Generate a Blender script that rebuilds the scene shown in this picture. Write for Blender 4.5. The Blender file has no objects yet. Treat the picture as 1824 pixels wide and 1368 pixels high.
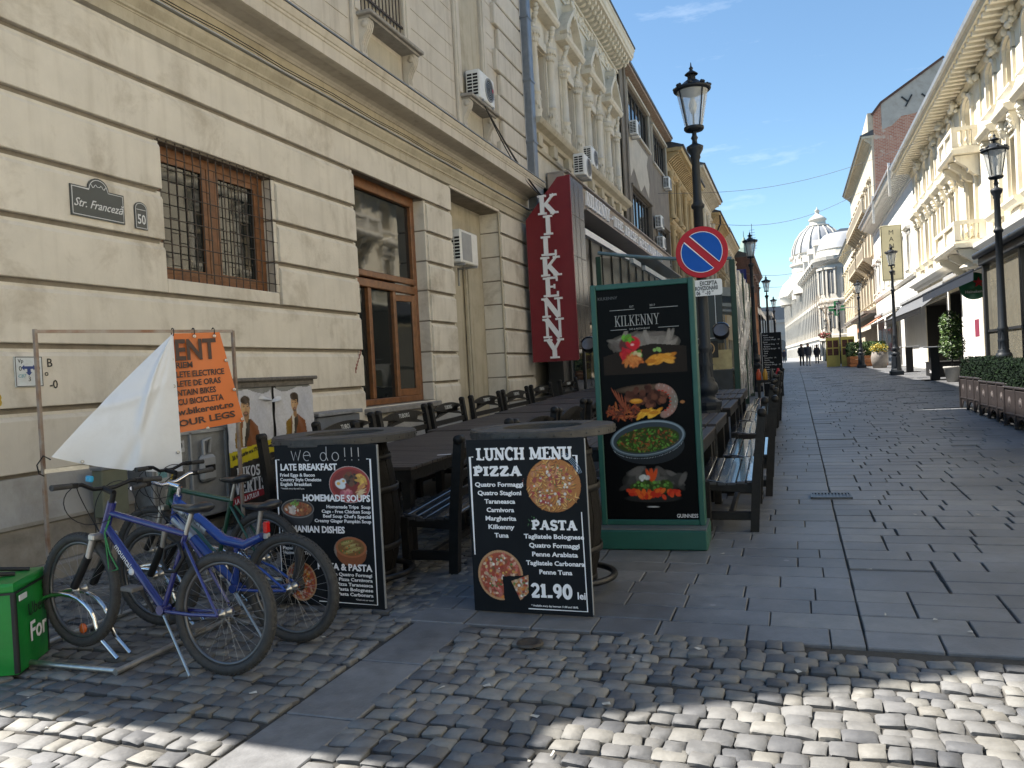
import bpy, bmesh, math, random
import numpy as np
from mathutils import Vector, Matrix
PI = math.pi
rnd = random.Random(7)
sc = bpy.context.scene
COL = sc.collection
# ---------------------------------------------------------------- camera
EYE = 1.5
cd = bpy.data.cameras.new('camera'); cam = bpy.data.objects.new('camera', cd); COL.objects.link(cam)
_p, _r, _y = -.0134, -.0537, -.3415
fw = Vector((math.sin(_y)*math.cos(_p), math.cos(_y)*math.cos(_p), math.sin(_p)))
rt0 = Vector((math.cos(_y), -math.sin(_y), 0)); up0 = rt0.cross(fw)
rt = rt0*math.cos(_r) + up0*math.sin(_r); up = -rt0*math.sin(_r) + up0*math.cos(_r)
mw = Matrix.Identity(4)
for i in range(3):
    mw[i][0] = rt[i]; mw[i][1] = up[i]; mw[i][2] = -fw[i]
mw[2][3] = EYE
cam.matrix_world = mw
cd.sensor_width = 36; cd.lens = 1420/1824*36; cd.clip_start = .05; cd.clip_end = 3000
sc.camera = cam
# ---------------------------------------------------------------- world and sun
SUND = Vector((-1, .02, 1.38)).normalized()
wd = bpy.data.worlds.new('World'); sc.world = wd; wd.use_nodes = True
nt = wd.node_tree; nt.nodes.clear()
wo = nt.nodes.new('ShaderNodeOutputWorld'); bg = nt.nodes.new('ShaderNodeBackground')
sky = nt.nodes.new('ShaderNodeTexSky'); sky.sky_type = 'NISHITA'; sky.sun_disc = False
sky.sun_elevation = math.asin(SUND.z); sky.sun_rotation = math.atan2(SUND.x, SUND.y) % (2*PI)
sky.altitude = 80; sky.air_density = 1.0; sky.dust_density = .1; sky.ozone_density = 1.2
SKY_STRENGTH = .068
bg.inputs[1].default_value = SKY_STRENGTH
# a few thin wisps of cloud, all over the sky
tcw = nt.nodes.new('ShaderNodeTexCoord'); mpw = nt.nodes.new('ShaderNodeMapping'); mpw.inputs['Scale'].default_value = (1.3, 1.0, 5.5)
mpw.inputs['Rotation'].default_value = (.25, .12, .5)
nzw = nt.nodes.new('ShaderNodeTexNoise'); nzw.inputs['Scale'].default_value = 3.4; nzw.inputs['Detail'].default_value = 7; nzw.inputs['Roughness'].default_value = .6
crw = nt.nodes.new('ShaderNodeValToRGB'); crw.color_ramp.elements[0].position = .55; crw.color_ramp.elements[1].position = .82
crw.color_ramp.elements[0].color = (0, 0, 0, 1); crw.color_ramp.elements[1].color = (.5, .5, .5, 1)
mxw = nt.nodes.new('ShaderNodeMix'); mxw.data_type = 'RGBA'; mxw.inputs[7].default_value = (8.5, 9.0, 9.6, 1)
nt.links.new(tcw.outputs['Generated'], mpw.inputs[0]); nt.links.new(mpw.outputs[0], nzw.inputs['Vector'])
nt.links.new(nzw.outputs[0], crw.inputs[0]); nt.links.new(crw.outputs[0], mxw.inputs[0])
tnt = nt.nodes.new('ShaderNodeMix'); tnt.data_type = 'RGBA'; tnt.blend_type = 'MULTIPLY'; tnt.inputs[0].default_value = 1; tnt.inputs[7].default_value = (.88, 1.03, 1.06, 1)
nt.links.new(sky.outputs[0], tnt.inputs[6]); nt.links.new(tnt.outputs[2], mxw.inputs[6]); nt.links.new(mxw.outputs[2], bg.inputs[0]); nt.links.new(bg.outputs[0], wo.inputs[0])
sl = bpy.data.lights.new('sun', 'SUN'); sun = bpy.data.objects.new('sun', sl); COL.objects.link(sun)
sl.energy = 5.0; sl.angle = math.radians(.53); sl.color = (1, .94, .85)
sun.rotation_euler = SUND.to_track_quat('Z', 'Y').to_euler(); sun.location = (-30, 0, 40)
sc.view_settings.view_transform = 'Standard'; sc.view_settings.look = 'None'
sc.view_settings.exposure = 1.5; sc.view_settings.gamma = 1; sc.view_settings.use_curve_mapping = False
# ---------------------------------------------------------------- terrain profile: the street climbs gently away from the camera
GP = [(-60, 0), (-10, 0), (4, .02), (9.75, .13), (20, .36), (32, .6), (48, .72), (63, .83), (120, 1.0), (700, 1.0)]
def gz(y):
    for (a, b), (c, d) in zip(GP, GP[1:]):
        if y <= c: return b + (d-b)*(y-a)/(c-a) if y >= a else b
    return 1.0
# ---------------------------------------------------------------- object helpers
def tag(o, label=None, cat=None, group=None, kind=None):
    if label: o['label'] = label
    if cat: o['category'] = cat
    if group: o['group'] = group
    if kind: o['kind'] = kind
    return o
def empty(name, loc=(0, 0, 0), rz=0, label=None, cat=None, group=None, kind=None):
    o = bpy.data.objects.new(name, None); COL.objects.link(o); o.empty_display_size = .1
    o.location = loc; o.rotation_euler = (0, 0, rz)
    return tag(o, label, cat, group, kind)
def link(name, me, parent=None, loc=None, rot=None):
    o = bpy.data.objects.new(name, me); COL.objects.link(o); o.parent = parent
    if loc is not None: o.location = loc
    if rot is not None: o.rotation_euler = rot
    return o
KIDS = {}
def copy_tree(o, parent=None, label=None, loc=None, rz=None, skip=()):
    c = o.copy(); COL.objects.link(c)
    if parent: c.parent = parent
    if label: c['label'] = label
    if loc is not None: c.location = loc
    if rz is not None: c.rotation_euler = (0, 0, rz)
    for ch in list(o.children):
        if ch.name.split('.')[0] not in skip: copy_tree(ch, c)
    return c
class MB:
    """collects shapes; build() links them as ONE mesh object"""
    def __init__(s, T=None): s.v = []; s.f = []; s.m = []; s.sm = []; s.T = T; s.k = 0
    def add(s, vs, fs, mi=0, smooth=False):
        n = len(s.v)
        for p in vs:
            p = Vector(p)
            s.v.append(s.T @ p if s.T else p)
        for f in fs: s.f.append(tuple(i+n for i in f)); s.m.append(mi); s.sm.append(smooth)
        return s
    def box(s, x0, x1, y0, y1, z0, z1, mi=0, ch=0):
        if x0 > x1: x0, x1 = x1, x0
        if y0 > y1: y0, y1 = y1, y0
        if z0 > z1: z0, z1 = z1, z0
        if ch <= 0:
            v = [(x, y, z) for x in (x0, x1) for y in (y0, y1) for z in (z0, z1)]
            return s.add(v, [(0, 1, 3, 2), (4, 6, 7, 5), (0, 4, 5, 1), (2, 3, 7, 6), (0, 2, 6, 4), (1, 5, 7, 3)], mi)
        c = min(ch, (x1-x0)*.45, (y1-y0)*.45, (z1-z0)*.45); v = []; idx = {}
        for ix, x in enumerate((x0, x1)):
            for iy, y in enumerate((y0, y1)):
                for iz, z in enumerate((z0, z1)):
                    sx, sy, sz = (1 if ix == 0 else -1), (1 if iy == 0 else -1), (1 if iz == 0 else -1)
                    idx[(ix, iy, iz, 0)] = len(v); v.append((x, y+sy*c, z+sz*c))
                    idx[(ix, iy, iz, 1)] = len(v); v.append((x+sx*c, y, z+sz*c))
                    idx[(ix, iy, iz, 2)] = len(v); v.append((x+sx*c, y+sy*c, z))
        g = lambda a, b, d, e: idx[(a, b, d, e)]; f = []
        for a in (0, 1):
            f.append((g(a, 0, 0, 0), g(a, 1, 0, 0), g(a, 1, 1, 0), g(a, 0, 1, 0)))
            f.append((g(0, a, 0, 1), g(1, a, 0, 1), g(1, a, 1, 1), g(0, a, 1, 1)))
            f.append((g(0, 0, a, 2), g(1, 0, a, 2), g(1, 1, a, 2), g(0, 1, a, 2)))
            for b in (0, 1):
                f.append((g(0, a, b, 1), g(1, a, b, 1), g(1, a, b, 2), g(0, a, b, 2)))
                f.append((g(a, 0, b, 0), g(a, 1, b, 0), g(a, 1, b, 2), g(a, 0, b, 2)))
                f.append((g(a, b, 0, 0), g(a, b, 1, 0), g(a, b, 1, 1), g(a, b, 0, 1)))
                for d in (0, 1): f.append((g(a, b, d, 0), g(a, b, d, 1), g(a, b, d, 2)))
        return s.add(v, f, mi)
    def bar(s, p0, p1, w, h, mi=0, upv=(0, 0, 1), ch=0):
        """rectangular bar from p0 to p1, w sideways, h along upv"""
        p0 = Vector(p0); p1 = Vector(p1); d = (p1-p0); L = d.length; d.normalize()
        u = Vector(upv); sx = d.cross(u)
        if sx.length < 1e-4: sx = d.cross(Vector((1, 0, 0)))
        sx.normalize(); u = sx.cross(d).normalized()
        M = Matrix(((sx.x, d.x, u.x, p0.x), (sx.y, d.y, u.y, p0.y), (sx.z, d.z, u.z, p0.z), (0, 0, 0, 1)))
        T = s.T; s.T = (T @ M) if T else M
        s.box(-w/2, w/2, 0, L, -h/2, h/2, mi, ch); s.T = T
        return s
    def tube(s, pts, r, n=8, mi=0, cap=True, closed=False):
        pts = [Vector(p) for p in pts]; N = len(pts)
        rs = r if isinstance(r, (list, tuple)) else [r]*N
        vs = []; fs = []; prev = None
        for i, p in enumerate(pts):
            a = pts[(i-1) % N] if (i > 0 or closed) else p
            b = pts[(i+1) % N] if (i < N-1 or closed) else p
            t = (b-a).normalized()
            if prev is None:
                q = t.cross(Vector((0, 0, 1)))
                if q.length < .01: q = t.cross(Vector((1, 0, 0)))
            else: q = prev - t*prev.dot(t)
            q.normalize(); prev = q; w = t.cross(q)
            for k in range(n):
                a_ = 2*PI*k/n; vs.append(p + (q*math.cos(a_) + w*math.sin(a_))*rs[i])
        for i in range(N if closed else N-1):
            j = (i+1) % N
            for k in range(n):
                l = (k+1) % n; fs.append((i*n+k, i*n+l, j*n+l, j*n+k))
        s.add(vs, fs, mi, True)
        if cap and not closed:
            s.add(vs[:n], [tuple(range(n))[::-1]], mi); s.add(vs[-n:], [tuple(range(n))], mi)
        return s
    def lathe(s, prof, c=(0, 0, 0), n=24, mi=0, smooth=True, a0=0, a1=2*PI, axis='z'):
        vs = []; fs = []; full = abs(a1-a0-2*PI) < 1e-6; m = n if full else n+1
        for (r, z) in prof:
            for k in range(m):
                a = a0+(a1-a0)*k/n; p = (r*math.cos(a), r*math.sin(a), z)
                if axis == 'y': p = (p[0], p[2], p[1])
                if axis == 'x': p = (p[2], p[0], p[1])
                vs.append((p[0]+c[0], p[1]+c[1], p[2]+c[2]))
        for i in range(len(prof)-1):
            for k in range(n):
                l = (k+1) % m; fs.append((i*m+k, i*m+l, (i+1)*m+l, (i+1)*m+k))
        return s.add(vs, fs, mi, smooth)
    def prism(s, poly, d0, d1, plane='xz', mi=0):
        """polygon in a plane extruded along the third axis from d0 to d1"""
        def P(a, b, d): return {'xz': (a, d, b), 'yz': (d, a, b), 'xy': (a, b, d)}[plane]
        n = len(poly); vs = [P(a, b, d0) for a, b in poly]+[P(a, b, d1) for a, b in poly]
        fs = [tuple(range(n))[::-1], tuple(range(n, 2*n))]+[(i, (i+1) % n, n+(i+1) % n, n+i) for i in range(n)]
        return s.add(vs, fs, mi)
    def ribbon(s, pts, w, d0, d1, mi=0):
        """flat stroke in the xz plane (x right, z up) with depth d0..d1 along y"""
        s.k += 1; e = (s.k % 40)*.00025; d1 = d1 + (e if d1 > d0 else -e)
        pts = [Vector((p[0], p[1])) for p in pts]; N = len(pts); L = []; R = []
        ws = w if isinstance(w, (list, tuple)) else [w]*N
        for i, p in enumerate(pts):
            a = pts[max(i-1, 0)]; b = pts[min(i+1, N-1)]; t = (b-a).normalized(); nn = Vector((-t.y, t.x))
            if 0 < i < N-1:
                t1 = (p-a).normalized(); cs = max(.5, abs(t1.dot(t)))
            else: cs = 1
            L.append(p+nn*ws[i]/2/cs); R.append(p-nn*ws[i]/2/cs)
        for i in range(N-1):
            q = [L[i], R[i], R[i+1], L[i+1]]
            s.prism([(a.x, a.y) for a in q], d0, d1, 'xz', mi)
        return s
    def sphere(s, c, r, nu=12, nv=8, mi=0, sc_=(1, 1, 1)):
        vs = []; fs = []
        for j in range(nv+1):
            th = PI*j/nv
            for i in range(nu):
                ph = 2*PI*i/nu
                vs.append((c[0]+r*sc_[0]*math.sin(th)*math.cos(ph), c[1]+r*sc_[1]*math.sin(th)*math.sin(ph), c[2]+r*sc_[2]*math.cos(th)))
        for j in range(nv):
            for i in range(nu):
                fs.append((j*nu+i, j*nu+(i+1) % nu, (j+1)*nu+(i+1) % nu, (j+1)*nu+i))
        return s.add(vs, fs, mi, True)
    def mesh(s, name, mats):
        me = bpy.data.meshes.new(name); me.from_pydata([tuple(v) for v in s.v], [], s.f)
        if not isinstance(mats, (list, tuple)): mats = [mats]
        for m in mats: me.materials.append(m)
        me.polygons.foreach_set('material_index', s.m); me.polygons.foreach_set('use_smooth', s.sm); me.update()
        return me
    def build(s, name, mats, parent=None, loc=None, rot=None):
        return link(name, s.mesh(name, mats), parent, loc, rot)
# ---------------------------------------------------------------- materials (procedural)
MATS = {}
def mat(name, c, r=.6, m=0, v=.12, s=6, b=0, bs=50, c2=None, coat=0, spec=.5, rv=0, world=False, streak=0, rand=0, grime=0, gs=1.2):
    """Principled with noise colour variation, optional bump, rain streaks, blotchy grime and per-object variation"""
    if name in MATS: return MATS[name]
    M = bpy.data.materials.new(name); M.use_nodes = True; N = M.node_tree.nodes; Lk = M.node_tree.links.new
    P = N['Principled BSDF']; P.inputs['Roughness'].default_value = r; P.inputs['Metallic'].default_value = m
    P.inputs['Specular IOR Level'].default_value = spec; P.inputs['Coat Weight'].default_value = coat
    if world: src = N.new('ShaderNodeNewGeometry').outputs['Position']
    else:
        tc = N.new('ShaderNodeTexCoord'); oi = N.new('ShaderNodeObjectInfo'); va = N.new('ShaderNodeVectorMath'); va.operation = 'ADD'
        ml = N.new('ShaderNodeMath'); ml.operation = 'MULTIPLY'; ml.inputs[1].default_value = 37.0
        Lk(oi.outputs['Random'], ml.inputs[0]); Lk(tc.outputs['Object'], va.inputs[0]); Lk(ml.outputs[0], va.inputs[1]); src = va.outputs[0]
    nz = N.new('ShaderNodeTexNoise'); nz.inputs['Scale'].default_value = s; nz.inputs['Detail'].default_value = 6; nz.inputs['Roughness'].default_value = .62
    Lk(src, nz.inputs['Vector'])
    cr = N.new('ShaderNodeValToRGB'); Lk(nz.outputs[0], cr.inputs[0])
    cr.color_ramp.elements[0].position = .3; cr.color_ramp.elements[1].position = .72
    lo = tuple(x*(1-v) for x in c) if c2 is None else c2; hi = tuple(min(1, x*(1+v)) for x in c) if c2 is None else c
    cr.color_ramp.elements[0].color = (*lo, 1); cr.color_ramp.elements[1].color = (*hi, 1)
    out = cr.outputs[0]
    def mul(col, fac_out, amt, dark):
        mx = N.new('ShaderNodeMix'); mx.data_type = 'RGBA'; mx.blend_type = 'MULTIPLY'
        mr = N.new('ShaderNodeMath'); mr.operation = 'MULTIPLY'; mr.inputs[1].default_value = amt
        Lk(fac_out, mr.inputs[0]); Lk(mr.outputs[0], mx.inputs[0]); Lk(col, mx.inputs[6]); mx.inputs[7].default_value = (*dark, 1)
        return mx.outputs[2]
    if grime:
        n2 = N.new('ShaderNodeTexNoise'); n2.inputs['Scale'].default_value = gs; n2.inputs['Detail'].default_value = 9; n2.inputs['Roughness'].default_value = .7
        n2.inputs['Distortion'].default_value = .4; Lk(src, n2.inputs['Vector'])
        r2 = N.new('ShaderNodeMapRange'); r2.inputs[1].default_value = .5; r2.inputs[2].default_value = .74; Lk(n2.outputs[0], r2.inputs[0])
        out = mul(out, r2.outputs[0], grime, (.52, .47, .40))
    if streak:
        mp = N.new('ShaderNodeMapping'); mp.inputs['Scale'].default_value = (5, 5, .35); Lk(src, mp.inputs[0])
        n3 = N.new('ShaderNodeTexNoise'); n3.inputs['Scale'].default_value = 1.6; n3.inputs['Detail'].default_value = 5; Lk(mp.outputs[0], n3.inputs['Vector'])
        r3 = N.new('ShaderNodeMapRange'); r3.inputs[1].default_value = .52; r3.inputs[2].default_value = .72; Lk(n3.outputs[0], r3.inputs[0])
        out = mul(out, r3.outputs[0], streak, (.5, .46, .4))
    if rand:
        oi2 = N.new('ShaderNodeObjectInfo'); hs = N.new('ShaderNodeHueSaturation'); mr2 = N.new('ShaderNodeMapRange')
        mr2.inputs[3].default_value = 1-rand; mr2.inputs[4].default_value = 1+rand; Lk(oi2.outputs['Random'], mr2.inputs[0])
        Lk(mr2.outputs[0], hs.inputs['Value']); Lk(out, hs.inputs['Color']); out = hs.outputs[0]
    Lk(out, P.inputs['Base Color'])
    if rv:
        r4 = N.new('ShaderNodeMapRange'); r4.inputs[3].default_value = max(.03, r-rv); r4.inputs[4].default_value = min(1, r+rv)
        Lk(nz.outputs[0], r4.inputs[0]); Lk(r4.outputs[0], P.inputs['Roughness'])
    if b:
        nb = N.new('ShaderNodeTexNoise'); nb.inputs['Scale'].default_value = bs; nb.inputs['Detail'].default_value = 5; Lk(src, nb.inputs['Vector'])
        bp = N.new('ShaderNodeBump'); bp.inputs['Strength'].default_value = b; bp.inputs['Distance'].default_value = .01
        Lk(nb.outputs[0], bp.inputs['Height']); Lk(bp.outputs[0], P.inputs['Normal'])
    MATS[name] = M; return M
def glassmat(name, tint=(.02, .025, .025), r=.03, mixt=.0, wav=.0, tcol=(.85, .9, .88)):
    """window pane: glossy over a dark interior; mixt lets light through (thin sheet)"""
    if name in MATS: return MATS[name]
    M = bpy.data.materials.new(name); M.use_nodes = True; N = M.node_tree.nodes; Lk = M.node_tree.links.new
    P = N['Principled BSDF']; P.inputs['Base Color'].default_value = (*tint, 1); P.inputs['Roughness'].default_value = r
    P.inputs['Specular IOR Level'].default_value = .6
    if wav:
        tc = N.new('ShaderNodeNewGeometry'); nz = N.new('ShaderNodeTexNoise'); nz.inputs['Scale'].default_value = 2.2; nz.inputs['Detail'].default_value = 2
        bp = N.new('ShaderNodeBump'); bp.inputs['Strength'].default_value = wav; bp.inputs['Distance'].default_value = .05
        Lk(tc.outputs['Position'], nz.inputs['Vector']); Lk(nz.outputs[0], bp.inputs['Height']); Lk(bp.outputs[0], P.inputs['Normal'])
    if mixt:
        tr = N.new('ShaderNodeBsdfTransparent'); tr.inputs[0].default_value = (*tcol, 1); mx = N.new('ShaderNodeMixShader'); mx.inputs[0].default_value = mixt
        Lk(P.outputs[0], mx.inputs[1]); Lk(tr.outputs[0], mx.inputs[2]); Lk(mx.outputs[0], N['Material Output'].inputs[0])
    MATS[name] = M; return M
def colmat(name, r=.45, spec=.5, tr=0):
    """flat print: colours from the mesh's colour attribute"""
    if name in MATS: return MATS[name]
    M = bpy.data.materials.new(name); M.use_nodes = True; N = M.node_tree.nodes; Lk = M.node_tree.links.new
    P = N['Principled BSDF']; P.inputs['Roughness'].default_value = r; P.inputs['Specular IOR Level'].default_value = spec
    a = N.new('ShaderNodeVertexColor'); a.layer_name = 'print'; Lk(a.outputs[0], P.inputs['Base Color'])
    MATS[name] = M; return M
# ---------------------------------------------------------------- lettering
FONTC = {}
def text_mesh(txt, size, mt, bold=0, depth=.0008, align='LEFT', shear=0, sx=1, res=2, space=1):
    key = (txt, size, mt.name, bold, depth, align, shear, sx, space)
    if key in FONTC: return FONTC[key]
    cu = bpy.data.curves.new('lettering', 'FONT'); cu.body = txt; cu.size = size; cu.offset = bold*size; cu.extrude = depth
    cu.align_x = align; cu.shear = shear; cu.resolution_u = res; cu.space_character = space
    ob = bpy.data.objects.new('lettering', cu); me = bpy.data.meshes.new_from_object(ob)
    bpy.data.objects.remove(ob); bpy.data.curves.remove(cu)
    me.materials.clear(); me.materials.append(mt)
    if sx != 1:
        for v in me.vertices: v.co.x *= sx
    FONTC[key] = me; return me
def text(parent, txt, loc, size, mt, rot=(PI/2, 0, 0), name='lettering', **k):
    return link(name, text_mesh(txt, size, mt, **k), parent, loc, rot)
def arc(cx, cy, rx, ry, a0, a1, n=10):
    return [(cx+rx*math.cos(math.radians(a0+(a1-a0)*i/n)), cy+ry*math.sin(math.radians(a0+(a1-a0)*i/n))) for i in range(n+1)]
# serif letters: width, strokes (points, weight factor), serifs (x, z, width)
SER = {
 'K': (.78, [([(.18, 0), (.18, 1)], 1), ([(.24, .42), (.68, 1)], .55), ([(.34, .52), (.68, 0)], 1.05)], [(.18, 0, .36), (.18, 1, .36), (.66, 1, .28), (.68, 0, .34)]),
 'I': (.44, [([(.22, 0), (.22, 1)], 1)], [(.22, 0, .38), (.22, 1, .38)]),
 'L': (.68, [([(.2, 0), (.2, 1)], 1), ([(.2, .04), (.62, .04)], .5), ([(.6, 0), (.6, .26)], .4)], [(.2, 0, .38), (.2, 1, .38)]),
 'E': (.68, [([(.2, 0), (.2, 1)], 1), ([(.2, .04), (.62, .04)], .5), ([(.6, 0), (.6, .26)], .4), ([(.2, .96), (.6, .96)], .5), ([(.58, .78), (.58, 1)], .4), ([(.2, .51), (.48, .51)], .45), ([(.47, .4), (.47, .63)], .35)], [(.16, 0, .3), (.16, 1, .3)]),
 'N': (.86, [([(.17, 0), (.17, 1)], .55), ([(.14, .98), (.68, .02)], 1.1), ([(.7, 0), (.7, 1)], .55)], [(.17, 0, .34), (.12, 1, .26), (.7, 1, .34)]),
 'Y': (.8, [([(.4, 0), (.4, .46)], 1), ([(.4, .44), (.14, 1)], 1), ([(.4, .44), (.66, 1)], .55)], [(.4, 0, .38), (.15, 1, .34), (.66, 1, .28)]),
 'U': (.8, [([(.18, 1), (.18, .3)]+arc(.4, .3, .22, .27, 180, 360)+[(.62, 1)], .85)], [(.18, 1, .36), (.62, 1, .3)]),
 'C': (.74, [(arc(.42, .5, .3, .47, 50, 310, 16), .9), ([(.63, .7), (.63, 1)], .45)], []),
 'H': (.84, [([(.18, 0), (.18, 1)], 1), ([(.66, 0), (.66, 1)], 1), ([(.18, .5), (.66, .5)], .5)], [(.18, 0, .34), (.18, 1, .34), (.66, 0, .34), (.66, 1, .34)]),
 'M': (1.0, [([(.16, 0), (.16, 1)], .65), ([(.18, .97), (.5, .1)], 1), ([(.5, .1), (.8, .97)], .6), ([(.82, 0), (.82, 1)], 1)], [(.16, 0, .32), (.14, 1, .24), (.84, 1, .24), (.82, 0, .34)]),
 'P': (.7, [([(.2, 0), (.2, 1)], 1), ([(.2, .94), (.4, .94)]+arc(.4, .71, .2, .23, 90, -90)+[(.2, .48)], .8)], [(.2, 0, .38), (.14, 1, .26)]),
 'Z': (.72, [([(.1, .94), (.62, .94)], .6), ([(.6, .94), (.12, .06)], 1.05), ([(.1, .06), (.64, .06)], .6), ([(.12, .72), (.12, 1)], .5), ([(.62, 0), (.62, .28)], .5)], []),
 'A': (.86, [([(.16, 0), (.42, 1)], .55), ([(.42, 1), (.7, 0)], 1.1), ([(.25, .33), (.6, .33)], .5)], [(.15, 0, .28), (.7, 0, .32)]),
 'S': (.66, [(arc(.34, .72, .2, .23, 20, 250, 12)+arc(.34, .26, .22, .24, 80, -170, 12), .85), ([(.55, .78), (.55, 1)], .4), ([(.11, .02), (.11, .26)], .4)], []),
 'T': (.74, [([(.37, 0), (.37, 1)], 1), ([(.06, .95), (.68, .95)], .55), ([(.07, .72), (.07, 1)], .4), ([(.67, .72), (.67, 1)], .4)], [(.37, 0, .36)]),
 '2': (.66, [(arc(.32, .7, .21, .25, 165, -40, 10)+[(.1, .08)], .8), ([(.08, .07), (.6, .07)], .8), ([(.58, .02), (.58, .24)], .4)], []),
 '1': (.5, [([(.27, 0), (.27, 1)], 1), ([(.27, .95), (.08, .8)], .6)], [(.27, 0, .4)]),
 '9': (.68, [(arc(.33, .68, .2, .26, 0, 360, 16), .8), ([(.53, .68), (.5, .3), (.3, .04)], .85)], []),
 '0': (.7, [(arc(.35, .5, .23, .44, 0, 360, 20), .9)], []),
 '.': (.42, [([(.21, 0), (.21, .2)], 1.3)], []),
 ' ': (.35, [], []), '-': (.5, [([(.1, .45), (.4, .45)], .8)], []),
 'X': (.8, [([(.16, 1), (.64, 0)], 1), ([(.62, 1), (.16, 0)], .55)], [(.16, 1, .3), (.62, 1, .26), (.16, 0, .26), (.64, 0, .3)]),
 'O': (.82, [(arc(.41, .5, .3, .46, 0, 360, 20), .8)], []),
 'R': (.78, [([(.2, 0), (.2, 1)], 1), ([(.2, .94), (.4, .94)]+arc(.4, .72, .19, .22, 90, -90)+[(.2, .5)], .8), ([(.4, .5), (.66, .02)], 1)], [(.2, 0, .36), (.14, 1, .26), (.68, 0, .22)]),
 'V': (.82, [([(.15, 1), (.41, 0)], 1), ([(.41, 0), (.66, 1)], .55)], [(.15, 1, .32), (.66, 1, .28)]),
 'F': (.66, [([(.2, 0), (.2, 1)], 1), ([(.2, .96), (.6, .96)], .5), ([(.58, .76), (.58, 1)], .4), ([(.2, .51), (.48, .51)], .45)], [(.2, 0, .38), (.16, 1, .3)]),
 'G': (.8, [(arc(.42, .5, .3, .47, 50, 310, 16), .9), ([(.62, .1), (.62, .42)], .8)], [(.62, .43, .3)]),
 'D': (.8, [([(.2, 0), (.2, 1)], 1), ([(.2, .95), (.34, .95)]+arc(.34, .5, .3, .45, 90, -90, 12)+[(.2, .05)], .8)], [(.13, 0, .22), (.13, 1, .22)]),
 'B': (.74, [([(.2, 0), (.2, 1)], 1), ([(.2, .95), (.36, .95)]+arc(.36, .73, .2, .22, 90, -90)+[(.2, .52)], .75), ([(.2, .51), (.38, .51)]+arc(.38, .28, .23, .23, 90, -90)+[(.2, .05)], .8)], [(.13, 0, .22), (.13, 1, .22)]),
}
def serif(mb, txt, x, z, h, w=.16, d0=0, d1=-.001, sx=1, sp=.04, ser=.07, mi=0):
    """draw serif capitals into mb: x right, z up, print towards -y"""
    for ch in txt:
        W, st, se = SER.get(ch, SER[' '])
        for pts, f in st: mb.ribbon([(x+a*h*sx, z+b*h) for a, b in pts], w*h*f, d0, d1, mi)
        for (a, b, ww) in se:
            b2 = b+ser/2 if b < .5 else b-ser/2
            mb.ribbon([(x+(a-ww/2)*h*sx, z+b2*h), (x+(a+ww/2)*h*sx, z+b2*h)], ser*h, d0, d1, mi)
        x += (W+sp)*h*sx
    return x
def serif_w(txt, h, sx=1, sp=.04): return sum((SER.get(c, SER[' '])[0]+sp)*h*sx for c in txt)-sp*h*sx
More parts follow.
